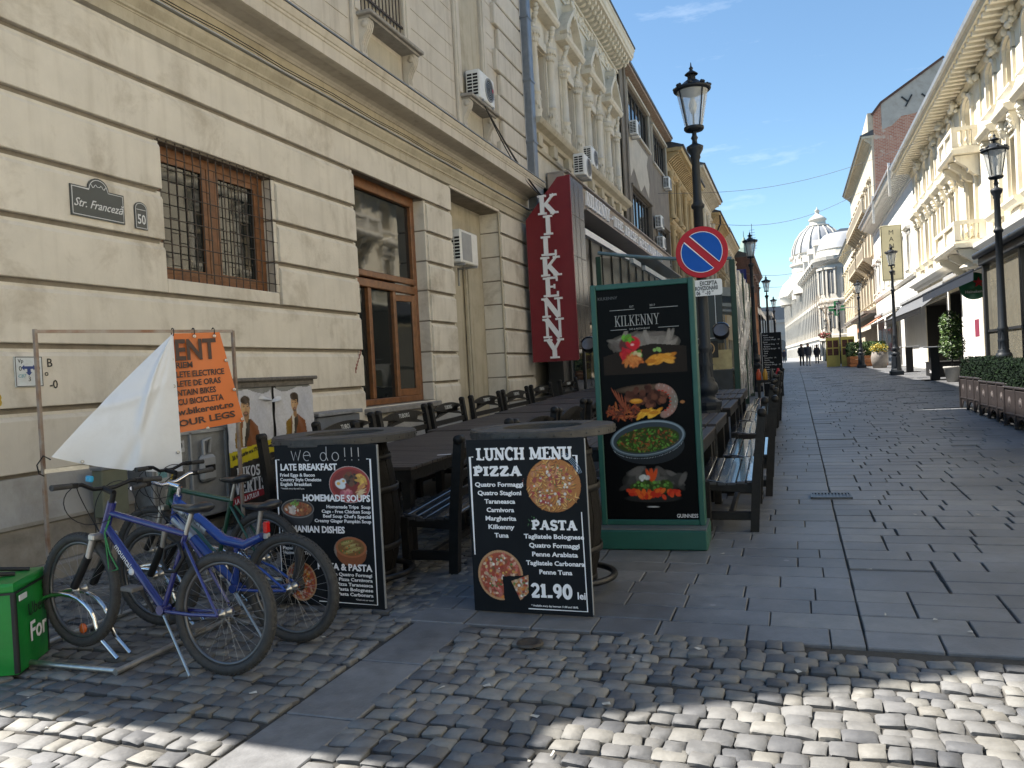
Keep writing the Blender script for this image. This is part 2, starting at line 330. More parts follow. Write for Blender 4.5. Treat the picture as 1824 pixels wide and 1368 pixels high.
# ---------------------------------------------------------------- painted prints (colour attribute meshes)
class Pic:
    def __init__(s, w, h, bgc=None, seed=1):
        s.w, s.h = w, h; s.rgb = np.zeros((h, w, 3)); s.a = np.zeros((h, w)); s.r = np.random.RandomState(seed)
        s.Y, s.X = np.mgrid[0:h, 0:w]; s.X = (s.X+.5)/w; s.Y = (s.Y+.5)/w   # both in widths
        if bgc is not None: s.rgb[:] = bgc; s.a[:] = 1
    def ell(s, cx, cy, rx, ry, c, rot=0, soft=.04, al=1, clip=None):
        dx, dy = s.X-cx, s.Y-cy; ca, sa = math.cos(rot), math.sin(rot)
        d = np.sqrt(((dx*ca+dy*sa)/rx)**2+((-dx*sa+dy*ca)/ry)**2)
        m = np.clip((1-d)/soft, 0, 1)*al
        if clip is not None: m = m*clip
        s.rgb = s.rgb*(1-m[..., None])+np.array(c)*m[..., None]; s.a = np.maximum(s.a, m); return m
    def poly(s, pts, c, al=1):
        m = np.zeros(s.X.shape, bool); n = len(pts); j = n-1
        for i in range(n):
            xi, yi = pts[i]; xj, yj = pts[j]
            if yi != yj:
                t = ((yi > s.Y) != (yj > s.Y)) & (s.X < (xj-xi)*(s.Y-yi)/(yj-yi)+xi); m ^= t
            j = i
        m = m*al; s.rgb = s.rgb*(1-m[..., None])+np.array(c)*m[..., None]; s.a = np.maximum(s.a, m); return m
    def scatter(s, n, cx, cy, rx, ry, sz, cols, clip=None, asp=(1, 1), soft=.4, al=.95):
        for i in range(n):
            a = s.r.rand()*2*PI; q = math.sqrt(s.r.rand()); z = sz*(.6+.8*s.r.rand())
            c = np.array(cols[s.r.randint(len(cols))])*(.75+.5*s.r.rand())
            s.ell(cx+rx*q*math.cos(a), cy+ry*q*math.sin(a), z*asp[0], z*asp[1], c, s.r.rand()*PI, soft, al, clip)
    def noise(s, amt=.12, cell=3):
        k = s.r.rand(s.h//cell+2, s.w//cell+2); n = np.kron(k, np.ones((cell, cell)))[:s.h, :s.w]
        s.rgb *= (1+amt*(n*2-1))[..., None]
    def build(s, name, parent, loc, width, rot=(PI/2, 0, 0), mt=None, warp=None, flip=False):
        """mesh lies in local xy (x right, y up), origin at its top-left corner"""
        w, h = s.w, s.h; st = width/w
        gx, gy = np.meshgrid(np.arange(w+1)*st, -np.arange(h+1)*st)
        co = np.stack([gx.ravel(), gy.ravel(), np.zeros(gx.size)], 1)
        if warp is not None: co[:, 2] = warp(gx, gy).ravel()
        jj, ii = np.nonzero(s.a > .5)
        q = np.stack([jj*(w+1)+ii, (jj+1)*(w+1)+ii, (jj+1)*(w+1)+ii+1, jj*(w+1)+ii+1], 1)
        used, inv = np.unique(q.ravel(), return_inverse=True); co = co[used]; q = inv.reshape(-1, 4)
        me = bpy.data.meshes.new(name); me.vertices.add(len(co)); me.vertices.foreach_set('co', co.ravel().astype(np.float32))
        me.loops.add(q.size); me.loops.foreach_set('vertex_index', q.ravel().astype(np.int32))
        me.polygons.add(len(q)); me.polygons.foreach_set('loop_start', np.arange(0, q.size, 4, dtype=np.int32))
        try: me.polygons.foreach_set('loop_total', np.full(len(q), 4, np.int32))
        except Exception: pass
        me.update(calc_edges=True)
        ca = me.color_attributes.new('print', 'FLOAT_COLOR', 'CORNER')
        cc = np.ones((len(q), 4, 4), np.float32); cc[:, :, :3] = np.clip(s.rgb[jj, ii], 0, 1)[:, None, :]
        ca.data.foreach_set('color', cc.ravel()); me.materials.append(mt or colmat('print_ink')); me.validate()
        return link(name, me, parent, loc, rot)
# ================================================================ materials used in many places
plaster = mat('plaster_beige', (.66, .612, .53), .85, v=.09, s=1.7, b=.35, bs=38, world=True, grime=.8, gs=1.3, streak=.22)
groove_m = mat('dirty_joint_plaster', (.24, .21, .17), .95, v=.2, s=5, b=.3, world=True, grime=.6)
plaster_up = mat('plaster_upper', (.57, .52, .44), .85, v=.07, s=2.2, b=.2, bs=45, world=True, grime=.4, gs=.8, streak=.35)
plaster_och = mat('plaster_ochre', (.47, .42, .32), .85, v=.1, s=2.5, b=.25, bs=40, world=True, grime=.55, gs=1.1, streak=.3)
plinth_st = mat('plinth_stone', (.27, .25, .22), .9, v=.3, s=4, b=.8, bs=22, world=True, grime=.7, gs=2)
stucco_w = mat('stucco_white', (.62, .57, .47), .8, v=.07, s=3, b=.3, bs=30, world=True, grime=.4, gs=1.5, streak=.3)
wood_win = mat('varnished_wood', (.20, .085, .034), .38, v=.35, s=9, b=.15, bs=60)
wood_dk = mat('painted_dark_wood', (.013, .012, .0115), .48, spec=.28, v=.35, s=12, b=.35, bs=35, rv=.12)
wood_top = mat('weathered_table_wood', (.052, .043, .040), .55, spec=.35, v=.3, s=14, b=.4, bs=40, rv=.12, rand=.15)
wood_seat = mat('lacquered_seat_wood', (.07, .068, .072), .17, coat=.8, v=.3, s=12, b=.08, bs=18, rv=.06, rand=.15)
black_p = mat('black_paint', (.008, .008, .009), .45, v=.2, b=.05)
iron = mat('cast_iron_paint', (.013, .017, .023), .48, spec=.3, v=.2, s=20, b=.2, bs=60)
iron_r = mat('grille_iron', (.06, .045, .035), .7, v=.3, s=20)
zinc = mat('galvanised_zinc', (.22, .24, .265), .45, m=.6, v=.15, s=5, b=.1, bs=20)
steel = mat('bare_steel', (.45, .44, .42), .35, m=.9, v=.2, s=20)
chrome = mat('chrome', (.75, .75, .76), .12, m=1, v=.05)
rusty = mat('rusty_steel', (.34, .32, .29), .5, m=.3, v=.2, s=7, c2=(.20, .10, .055))
rubber = mat('tyre_rubber', (.036, .035, .034), .75, v=.3, s=30, b=.3, bs=80)
plastic_b = mat('black_plastic', (.009, .009, .010), .45, spec=.3, v=.1)
white_pl = mat('white_plastic', (.72, .72, .70), .4, v=.05, grime=.3)
grey_pl = mat('grey_plastic', (.30, .31, .32), .5, v=.08, grime=.3)
white_l = mat('white_lettering', (.80, .80, .82), .5, v=.03)
cream_l = mat('print_white', (.62, .63, .65), .5, v=.02)
green_p = mat('green_paint', (.010, .075, .058), .45, v=.12, s=8, b=.05)
red_p = mat('red_sign_paint', (.17, .010, .018), .35, v=.08, s=3)
dark_glass = glassmat('window_glass', (.010, .013, .014), .04, wav=.02)
far_glass = glassmat('far_window_glass', (.03, .03, .032), .08)
concrete = mat('concrete', (.32, .31, .29), .85, v=.15, s=6, b=.5, bs=40)
def stone_mat(name, stops, r=.6, b=.6, bs=35, world=True, spots=0):
    M = bpy.data.materials.new(name); M.use_nodes = True; N = M.node_tree.nodes; Lk = M.node_tree.links.new
    P = N['Principled BSDF']; P.inputs['Roughness'].default_value = r; P.inputs['Specular IOR Level'].default_value = .5
    at = N.new('ShaderNodeAttribute'); at.attribute_name = 'tint'; oi = N.new('ShaderNodeObjectInfo')
    ad = N.new('ShaderNodeMath'); ad.operation = 'ADD'; fr = N.new('ShaderNodeMath'); fr.operation = 'FRACT'
    Lk(at.outputs['Fac'], ad.inputs[0]); Lk(oi.outputs['Random'], ad.inputs[1]); Lk(ad.outputs[0], fr.inputs[0])
    cr = N.new('ShaderNodeValToRGB'); Lk(fr.outputs[0], cr.inputs[0]); el = cr.color_ramp.elements
    while len(el) < len(stops): el.new(.5)
    for e, (p, c) in zip(el, stops): e.position = p; e.color = (*c, 1)
    ge = N.new('ShaderNodeNewGeometry'); nz = N.new('ShaderNodeTexNoise'); nz.inputs['Scale'].default_value = 9; nz.inputs['Detail'].default_value = 8; nz.inputs['Roughness'].default_value = .7
    Lk(ge.outputs['Position'], nz.inputs['Vector']); mr = N.new('ShaderNodeMapRange'); mr.inputs[1].default_value = .3; mr.inputs[2].default_value = .7; mr.inputs[3].default_value = .72; mr.inputs[4].default_value = 1.22
    Lk(nz.outputs[0], mr.inputs[0])
    n4 = N.new('ShaderNodeTexNoise'); n4.inputs['Scale'].default_value = .7; n4.inputs['Detail'].default_value = 5; Lk(ge.outputs['Position'], n4.inputs['Vector'])
    m4 = N.new('ShaderNodeMapRange'); m4.inputs[1].default_value = .35; m4.inputs[2].default_value = .65; m4.inputs[3].default_value = .74; m4.inputs[4].default_value = 1.18; Lk(n4.outputs[0], m4.inputs[0])
    mm = N.new('ShaderNodeMath'); mm.operation = 'MULTIPLY'; Lk(mr.outputs[0], mm.inputs[0]); Lk(m4.outputs[0], mm.inputs[1])
    hs = N.new('ShaderNodeHueSaturation'); Lk(mm.outputs[0], hs.inputs['Value']); Lk(cr.outputs[0], hs.inputs['Color']); out = hs.outputs[0]
    if spots:   # trodden gum and small pale stains
        vo = N.new('ShaderNodeTexVoronoi'); vo.inputs['Scale'].default_value = 2.3; Lk(ge.outputs['Position'], vo.inputs['Vector'])
        sm = N.new('ShaderNodeMapRange'); sm.inputs[1].default_value = .055; sm.inputs[2].default_value = .035; sm.inputs[3].default_value = 0; sm.inputs[4].default_value = spots; Lk(vo.outputs['Distance'], sm.inputs[0])
        mxs = N.new('ShaderNodeMix'); mxs.data_type = 'RGBA'; Lk(sm.outputs[0], mxs.inputs[0]); Lk(out, mxs.inputs[6]); mxs.inputs[7].default_value = (.34, .34, .34, 1); out = mxs.outputs[2]
        v2 = N.new('ShaderNodeTexNoise'); v2.inputs['Scale'].default_value = 2.1; v2.inputs['Detail'].default_value = 9; v2.inputs['Roughness'].default_value = .75; Lk(ge.outputs['Position'], v2.inputs['Vector'])
        s2 = N.new('ShaderNodeMapRange'); s2.inputs[1].default_value = .56; s2.inputs[2].default_value = .68; s2.inputs[4].default_value = .5; Lk(v2.outputs[0], s2.inputs[0])
        mx2 = N.new('ShaderNodeMix'); mx2.data_type = 'RGBA'; Lk(s2.outputs[0], mx2.inputs[0]); Lk(out, mx2.inputs[6]); mx2.inputs[7].default_value = (.07, .07, .072, 1); out = mx2.outputs[2]
    Lk(out, P.inputs['Base Color'])
    nb = N.new('ShaderNodeTexNoise'); nb.inputs['Scale'].default_value = bs; nb.inputs['Detail'].default_value = 6; Lk(ge.outputs['Position'], nb.inputs['Vector'])
    bp = N.new('ShaderNodeBump'); bp.inputs['Strength'].default_value = b; bp.inputs['Distance'].default_value = .006
    Lk(nb.outputs[0], bp.inputs['Height']); Lk(bp.outputs[0], P.inputs['Normal'])
    rr = N.new('ShaderNodeMapRange'); rr.inputs[3].default_value = r-.12; rr.inputs[4].default_value = r+.15; Lk(nz.outputs[0], rr.inputs[0]); Lk(rr.outputs[0], P.inputs['Roughness'])
    return M
cob_m = stone_mat('cobble_stone', [(0, (.07, .072, .078)), (.15, (.108, .109, .113)), (.4, (.165, .162, .156)), (.55, (.13, .13, .13)), (.72, (.165, .161, .152)), (.92, (.21, .202, .182)), (1, (.15, .142, .126))], .66, 1.0, 20)
slab_m = stone_mat('paving_slab_stone', [(0, (.125, .130, .140)), (.35, (.155, .159, .168)), (.7, (.138, .141, .148)), (1, (.178, .178, .178))], .48, .3, 70, spots=.45)
joint_m = mat('joint_sand', (.045, .042, .037), .95, v=.3, s=30, b=.5, bs=80, world=True)
# ================================================================ ground
R_, U_, F_ = rt, up, fw
def proj(p):
    v = Vector(p)-Vector((0, 0, EYE)); d = v.dot(F_)
    if d < .1: return None
    return (912+1420*v.dot(R_)/d, 684-1420*v.dot(U_)/d, d)
def strip_mesh(name, x0, x1, ys, dz, m, parent=None):
    vs = []; fs = []
    for y in ys: vs += [(x0, y, gz(y)+dz), (x1, y, gz(y)+dz)]
    for i in range(len(ys)-1): fs.append((2*i, 2*i+1, 2*i+3, 2*i+2))
    mb = MB(); mb.add(vs, fs); return mb.build(name, m, parent)
ysG = [-60, -10, 4, 9.75, 20, 32, 48, 63, 120, 700]
gm = mat('street_surface', (.155, .16, .17), .5, v=.18, s=3, b=.5, bs=14, world=True)
tag(strip_mesh('ground', -500, 500, ysG, -.06, gm), 'grey street ground running on to the horizon', kind='structure')
cob_root = tag(strip_mesh('cobbled_crossing', -1.87, 6.5, [-6, 4, 4.33], -.016, joint_m), 'cobbled crossing in front of the slab paving, partly in sun', kind='structure')
cobl_root = tag(strip_mesh('cobbled_sidewalk', -5.80, -2.26, [-6, 4, 9.75, 18], -.016, joint_m), 'cobbled strip along the wall under the bicycles', kind='structure')
def cob_geo(rs):
    # split stone: nearly flat, slightly rough top with worn arrises; sides have their own vertices so that the arris stays crisp
    n = 5; vs = []; j_ = [[(rs.random()-.5)*.085 for _ in range(4)] for _ in range(2)]; tx, ty = (rs.random()-.5)*.006, (rs.random()-.5)*.006
    g = [-.5, -.41, 0, .41, .5]
    for j in range(n):
        for i in range(n):
            x, y = g[i], g[j]; e = max(abs(x), abs(y))*2; edge = e > .95; cor = abs(x) > .45 and abs(y) > .45
            q = (i > 2)+2*(j > 2); k = .93 if cor else 1
            z = (-.0075 if edge else 0)-(.004 if cor else 0)+(rs.random()-.5)*.0045+tx*x*2+ty*y*2
            vs.append((x*k+(rs.random()-.5)*.04+j_[0][q]*e, y*k+(rs.random()-.5)*.04+j_[1][q]*e, z))
    ring = [i for i in range(n)]+[j*n+n-1 for j in range(1, n)]+[(n-1)*n+i for i in range(n-2, -1, -1)]+[j*n for j in range(n-2, 0, -1)]
    fs = [(j*n+i, j*n+i+1, (j+1)*n+i+1, (j+1)*n+i) for j in range(n-1) for i in range(n-1)]
    L = len(ring); k = len(vs)
    for i in ring: vs.append(vs[i])
    for i in ring: vs.append((vs[i][0]*.97, vs[i][1]*.97, -.05))
    fs += [(k+i, k+L+i, k+L+(i+1) % L, k+(i+1) % L) for i in range(L)]
    return vs, fs
rs_c = random.Random(3)
COBV = [cob_geo(rs_c) for _ in range(14)]
def cobmesh(i):
    me = bpy.data.meshes.new('cobblestone'); me.from_pydata(COBV[i][0], [], COBV[i][1]); me.materials.append(cob_m)
    me.polygons.foreach_set('use_smooth', [True]*len(me.polygons)); return me
COBM = [cobmesh(i) for i in range(14)]
def join_pieces(name, pcs, geo, m, parent, smooth=True):
    """pcs: (x,y,z,rz,sx,sy,tilt_x,tilt_y,variant) -> one mesh with a 'tint' attribute"""
    V = []; F = []; T = []; n = 0
    for (x, y, z, rz, sx, sy, tx, ty, k) in pcs:
        gv, gf = geo[k]; a = np.array(gv); c, s_ = math.cos(rz), math.sin(rz)
        px = a[:, 0]*sx; py = a[:, 1]*sy; zz = a[:, 2]+px*tx+py*ty
        V.append(np.stack([x+px*c-py*s_, y+px*s_+py*c, z+zz], 1)); F += [tuple(i+n for i in f) for f in gf]
        T += [rnd.random()]*len(gf); n += len(gv)
    me = bpy.data.meshes.new(name); me.from_pydata(np.concatenate(V).tolist(), [], F); me.materials.append(m)
    at = me.attributes.new('tint', 'FLOAT', 'FACE'); at.data.foreach_set('value', T)
    me.polygons.foreach_set('use_smooth', [smooth]*len(me.polygons))
    o = link(name, me, parent); o['kind'] = 'stuff'; return o
def place_pieces(pcs, name, meshes, geo, m, root, stuff_name, limit=300, smooth=True):
    def score(p):
        q = proj((p[0], p[1], p[2]))
        if not q: return 1e9
        inside = -30 < q[0] < 1854 and 0 < q[1] < 1390
        return q[2] if inside else 1000+q[2]
    pcs = sorted(pcs, key=score)
    for (x, y, z, rz, sx, sy, tx, ty, k) in pcs[:limit]:
        o = bpy.data.objects.new(name, meshes[k]); COL.objects.link(o); o.parent = root
        o.location = (x, y, z); o.rotation_euler = (ty, -tx, rz); o.scale = (sx, sy, 1)
    if len(pcs) > limit: join_pieces(stuff_name, pcs[limit:], geo, m, root, smooth)
def cob_rows(x0, x1, y0, y1, ang=0, rx=.108, ry=.100, skew=0):
    out = []; y = y0; r = 0
    while y < y1-ry*.5:
        h = ry*rnd.uniform(.84, 1.16); x = x0+rnd.uniform(-.06, 0)
        while x < x1-.03:
            w = rx*rnd.uniform(.72, 1.25); w2 = min(w, x1-x)
            cx, cy = x+w2/2, y+h/2+ang*(x+w/2-x0)+.02*math.sin(x*2.1+r*1.7)+rnd.uniform(-.006, .006)
            if cx > x0 and cy < y1-.02:
                out.append((cx, cy, gz(cy)+rnd.uniform(-.007, .006)+.003, rnd.uniform(-.11, .11)+ang, (w2-.004)*rnd.uniform(.95, 1.02), (h-.004)*rnd.uniform(.95, 1.02),
                            rnd.uniform(-.07, .07), rnd.uniform(-.07, .07)+.02, rnd.randrange(14)))
            x += w
        y += h; r += 1
    return out
place_pieces(cob_rows(-1.87, 3.6, .6, 4.32, -.012), 'cobblestone', COBM, COBV, cob_m, cob_root, 'cobblestones_rest')
place_pieces(cob_rows(-5.80, -2.27, .6, 8.5, .0, .118, .104), 'cobblestone', COBM, COBV, cob_m, cobl_root, 'cobblestones_rest')
# ---- slabs
SLV = []; SLM = []; SLW = [.30, .36, .42, .48, .54, .62]
for w in SLW:
    mb = MB(); mb.box(-w/2+.003, w/2-.003, -.1225, .1225, -.05, 0, ch=.005)
    SLV.append(([tuple(v) for v in mb.v], mb.f)); me = mb.mesh('paving_slab', slab_m); SLM.append(me)
def slab_rows(x0, x1, y0, y1, d=.25, jag=0):
    out = []; y = y0
    while y < y1:
        x = x0-rnd.uniform(0, .4)*(1 if x0 < -2 else .0)
        while x < x1-.02:
            k = rnd.randrange(6); w = SLW[k]
            if x+w > x1: 
                w = x1-x
            elif x1-x-w < .14: w = x1-x
            cy = y+d/2; s_ = (gz(cy+.15)-gz(cy-.15))/.3
            low = rnd.random() < .06
            out.append((x+w/2, cy, gz(cy)+rnd.uniform(-.0025, .0025)-(.012 if low and jag else 0), rnd.uniform(-.004, .004)*(1+jag), w/SLW[k]*(1-rnd.uniform(0, .01)*(1+2*jag)), 1-rnd.uniform(0, .02)*(1+1.5*jag),
                        rnd.uniform(-.004, .004), s_+rnd.uniform(-.006, .006), k))
            x += w
        y += d
    return out
pav1 = tag(strip_mesh('pavement', -2.26, .275, [4.33, 9.75, 20, 32, 48, 60.1], -.02, joint_m), 'slab pavement under the terrace benches and boards', kind='structure')
pav2 = tag(strip_mesh('street_paving', .275, 6.0, [4.33, 9.75, 20, 32, 48, 60.1], -.02, joint_m), 'slab paving of the open street to the right of the long joint', kind='structure')
strip = tag(strip_mesh('slab_strip', -2.26, -1.87, [-6, 4, 4.33], -.016, joint_m), 'smooth slab strip between the two cobbled areas', kind='structure')
place_pieces(slab_rows(-2.25, .274, 4.335, 60), 'paving_slab', SLM, SLV, slab_m, pav1, 'paving_slabs_rest', smooth=False)
place_pieces(slab_rows(.276, 5.9, 4.335, 60, jag=1), 'paving_slab', SLM, SLV, slab_m, pav2, 'paving_slabs_rest', smooth=False)
lm = MB(); lm.box(-.18, .18, -.33, .33, -.05, 0, ch=.005); lme = lm.mesh('paving_slab', slab_m)
y = -1.0
while y < 4.2:
    link('paving_slab', lme, strip, (-2.065, y+.33, gz(y+.33)+rnd.uniform(-.001, .001)), (0, 0, rnd.uniform(-.004, .004))); y += .67
# drain grate and manhole lid, cigarette ends
dg = MB(); dg.box(-.19, .19, -.13, .13, -.01, .004)
for i in range(11): dg.box(-.165+i*.031, -.150+i*.031, -.11, .11, .004, .016)
dg.box(-.19, .19, -.13, -.112, .004, .018); dg.box(-.19, .19, .112, .13, .004, .018); dg.box(-.19, -.172, -.13, .13, .004, .018); dg.box(.172, .19, -.13, .13, .004, .018)
o = dg.build('drain_grate', mat('cast_grate', (.10, .10, .105), .4, m=.7, v=.2, s=30), loc=(.28, 8.48, gz(8.48)+.002), rot=(.02, 0, 0))
tag(o, 'slotted iron drain grate let into the slabs beside the benches', 'drain grate')
mh = MB(); mh.lathe([(0, .012), (.045, .012), (.05, .016), (.07, .016), (.075, .006)], n=20)
tag(mh.build('valve_cover', mat('old_iron', (.07, .06, .05), .6, m=.5, v=.3, s=20, b=.4), loc=(-1.42, 4.06, gz(4.06)+.006)), 'small round iron cover among the dark cobbles', 'valve cover')

lt = MB()
for _ in range(60):
    x, y = rnd.choice([(rnd.uniform(-4.5, -2.4), rnd.uniform(2.6, 5)), (rnd.uniform(-1.8, 1.8), rnd.uniform(2.6, 4.3)), (rnd.uniform(-1.8, 3), rnd.uniform(4.4, 11))])
    a = rnd.uniform(0, 3.1); c, s_ = math.cos(a), math.sin(a); l, w = rnd.choice([(.022, .004), (.012, .01), (.006, .006), (.018, .012)]); z = gz(y)+.008
    lt.add([(x-c*l-s_*w, y-s_*l+c*w, z), (x+c*l-s_*w, y+s_*l+c*w, z+.003), (x+c*l+s_*w, y+s_*l-c*w, z), (x-c*l+s_*w, y-s_*l-c*w, z+.002)], [(0, 1, 2, 3)])
tag(lt.build('litter', mat('paper_litter', (.45, .43, .38), .8, v=.3, s=30)), 'scattered cigarette ends and paper scraps on the ground', 'litter', kind='stuff')
# ================================================================ corner building on the left (facade faces +x, plane x = -5.83)
WX = -5.83
corner = empty('corner_building', (WX, 3, 0), label='beige rusticated corner building with grilled window and brown door window', cat='building')
Tc = Matrix.Translation((-WX, -3, 0))   # parts are written in world coordinates and shifted under the root
def cpart(mb, name, m, parent=None, **k):
    o = mb.build(name, m, parent or corner)
    if parent is None: o.matrix_parent_inverse = Matrix.Identity(4); o.location = (-WX, -3, 0)
    return o
YC0, YC1 = 2.8, 18.12
LZ = [.912, 1.435, 1.957, 2.487, 3.01, 3.515, 4.035, 4.56]
# backing wall with openings (W1, W2, niche)
OPEN = [(6.36, 8.20, 2.63, 4.02, .24), (10.1, 12.47, 1.12, 4.59, .30), (13.58, 16.2, 0.0, 4.98, .42)]
def wall_grid(mb, u0, u1, v0, v1, opens, n0=0, mi=0, fn=None, rmi=None):
    """wall in the plane with rectangular openings and reveals; fn(u, v, n) -> point, n outward"""
    us = sorted({u0, u1, *[o[0] for o in opens], *[o[1] for o in opens]}); vs_ = sorted({v0, v1, *[o[2] for o in opens], *[o[3] for o in opens]})
    us = [u for u in us if u0 <= u <= u1]; vs_ = [v for v in vs_ if v0 <= v <= v1]
    for a, b in zip(us, us[1:]):
        for c, d in zip(vs_, vs_[1:]):
            mu, mv = (a+b)/2, (c+d)/2
            if any(o[0] < mu < o[1] and o[2] < mv < o[3] for o in opens): continue
            mb.add([fn(a, c, n0), fn(b, c, n0), fn(b, d, n0), fn(a, d, n0)], [(0, 1, 2, 3)], mi)
    for (a, b, c, d, dep) in opens:
        q = [(a, c), (b, c), (b, d), (a, d)]
        for i in range(4):
            p0, p1 = q[i], q[(i+1) % 4]
            mb.add([fn(p0[0], p0[1], n0), fn(p1[0], p1[1], n0), fn(p1[0], p1[1], n0-dep), fn(p0[0], p0[1], n0-dep)], [(0, 1, 2, 3)], rmi if rmi is not None else mi)
fL = lambda X: (lambda u, v, n: (X+n, u, v))
mb = MB(); wall_grid(mb, YC0, YC1, -.3, 5.0, OPEN, 0, fn=fL(WX-.052))
mb.add([(WX-.052, YC0, -.3), (WX-9, YC0, -.3), (WX-9, YC0, 5.0), (WX-.052, YC0, 5.0)], [(0, 1, 2, 3)])
cpart(mb, 'wall', groove_m)
mb = MB(); mb.box(WX-.95, WX-.052-.42, 13.4, 16.4, -.1, 5.0); cpart(mb, 'niche_back', plaster_och)
def course(y0, y1, z0, z1, d=.052):
    """one rusticated course: flat face, bevelled top, groove above it"""
    mb = MB(); x = WX-d; H = z1-z0; b0 = .006
    prof = [(0, 0), (d-b0, 0), (d, b0), (d, H-.108), (d-.016, H-.076), (.02, H-.072), (.02, H-.046), (0, H-.046)]
    sag = [0, 0]
    mb.prism([(x+a, z0+b) for a, b in prof], y0, y1, 'xz')
    return cpart(mb, 'stone_course', plaster)
zs = [.40]+LZ
for i in range(len(zs)):
    z0 = zs[i]; z1 = zs[i+1] if i+1 < len(zs) else 5.05
    segs = [(YC0, YC1)]
    for (a, b, c, d, dep) in OPEN:
        if z0 < d-.05 and z1 > c+.05:
            ns = []
            for s0, s1 in segs:
                if a > s0 and b < s1: ns += [(s0, a), (b, s1)]
                else: ns.append((s0, s1))
            segs = ns
    for s0, s1 in segs:
        m0 = .012 if abs(s0-YC0) > .01 else 0
        if i == 0: continue
        ra = .055 if s0 > YC0+.1 else 0
        course(s0+ra*.9, s1-(0.0 if s1 == YC1 else .004), z0, z1)
        # jamb return blocks inside the reveal on the far side of each opening
for (a, b, c, d, dep) in OPEN:
    for z0, z1 in zip([.0]+zs, zs+[5.0]):
        lo, hi = max(z0, c), min(z1, d)
        if hi-lo > .12:
            mb = MB(); mb.box(WX-.052-dep, WX-.03, b-.012, b+.045, lo+.004, hi-.022, ch=.006); cpart(mb, 'jamb_block', plaster)
            mb = MB(); mb.box(WX-.052-dep, WX-.03, a-.045, a+.008, lo+.004, hi-.022, ch=.006); cpart(mb, 'jamb_block', plaster)
for (y0, y1, z0, z1) in ((6.365, 8.195, 2.487, 2.625), (10.105, 12.465, .915, 1.115), (13.58, 16.2, 4.982, 5.04)):
    mb = MB(); mb.box(WX-.052, WX-.004, y0, y1, z0, z1, ch=.006); cpart(mb, 'apron_plaster', plaster)
# plinth: sloped weathering, rough stone, footing
for (y0, y1) in ((YC0, 13.56), (16.2, YC1)):
    mb = MB()
    mb.prism([(WX-.06, .50), (WX+.10, .50), (WX+.105, .53), (WX+.05, .66), (WX+.015, .80), (WX+.0, .88), (WX-.06, .88)], y0, y1, 'xz'); cpart(mb, 'plinth_moulding', mat('plinth_plaster', (.36, .35, .33), .8, v=.12, s=3, b=.3, world=True, grime=.7, gs=1.6))
    yy = y0
    while yy < y1-.05:
        w = min(rnd.uniform(.9, 1.5), y1-yy); mb = MB(); dx = rnd.uniform(-.01, .012)
        mb.box(WX-.05, WX+.085+dx, yy+.004, yy+w-.004, gz(yy)+.14, .495, ch=.012); cpart(mb, 'plinth_block', plinth_st)
        yy += w
    mb = MB(); mb.box(WX-.05, WX+.15, y0, y1, -.1, gz(y0)+.15, ch=.02); cpart(mb, 'footing', plinth_st)
# band of mouldings, frieze, main cornice: one extruded profile each
def strand(prof, name, m, y0=YC0-.02, y1=YC1+.02):
    mb = MB(); mb.prism([(WX+a, b) for a, b in prof], y0, y1, 'xz'); return cpart(mb, name, m)
strand([(-.06, 5.03), (.012, 5.03), (.012, 5.15), (-.06, 5.15)], 'band', plaster_och)
strand([(-.06, 5.15), (.02, 5.15), (.02, 5.165), (.04, 5.175), (.04, 5.20), (.06, 5.23), (.085, 5.27), (.085, 5.315), (-.06, 5.325)], 'lower_moulding', plaster_och)
strand([(-.06, 5.325), (.125, 5.325), (.125, 5.338), (-.06, 5.345)], 'zinc_flashing', mat('pale_flashing', (.42, .44, .45), .5, m=.3, v=.1))
strand([(-.06, 5.345), (.0, 5.345), (.0, 5.57), (-.06, 5.57)], 'frieze', plaster_och)
strand([(-.06, 5.57), (.02, 5.57), (.035, 5.59), (.05, 5.60), (.06, 5.62), (.12, 5.645), (.30, 5.655), (.30, 5.64), (.40, 5.64), (.43, 5.645), (.43, 5.80), (.445, 5.81), (.445, 5.84), (.46, 5.85), (.48, 5.90), (.48, 5.935), (-.06, 6.02)], 'main_cornice', plaster_up)
strand([(-.02, 6.022), (.50, 5.938), (.50, 5.955), (-.02, 6.045)], 'cornice_sheet', zinc)
mb = MB()
for k, (y0, y1, zoff) in enumerate([(YC0, YC1, .0), (YC0, YC1, .03)]):
    pts = [(WX+.13, YC0+(13.9-YC0)*i/20, 5.36+.012*math.sin(i*1.7)+zoff) for i in range(21)]
    mb.tube(pts, .006, 5)
cpart(mb, 'cable', black_p)
# upper storey: courses between thin grooves, raised end pilaster, windows
UOP = [(10.5, 11.95, 6.92, 9.6, .28), (14.35, 15.55, 6.92, 9.9, .28)]
mb = MB(); wall_grid(mb, 5.3, YC1, 5.9, 11.5, UOP, 0, fn=fL(WX-.012)); cpart(mb, 'upper_wall', plaster_up)
z = 6.06
while z < 11.3:
    z1 = z+.335
    segs = [(5.3, 10.2), (12.25, 14.05), (15.85, 16.35)]
    if z > 9.7: segs = [(5.3, 14.05), (15.85, 16.35)]
    for s0, s1 in segs:
        mb = MB(); mb.box(WX-.014, WX, s0, s1, z+.008, z1-.008, ch=.004); cpart(mb, 'upper_course', plaster_up)
    z = z1
z = 6.05; k = 0
while z < 11.2:
    w = 0 if k % 2 else .22
    mb = MB(); mb.box(WX-.01, WX+.09, 16.5-w, 18.05, z+.012, z+.47, ch=.015); cpart(mb, 'quoin', plaster_up); z += .50; k += 1
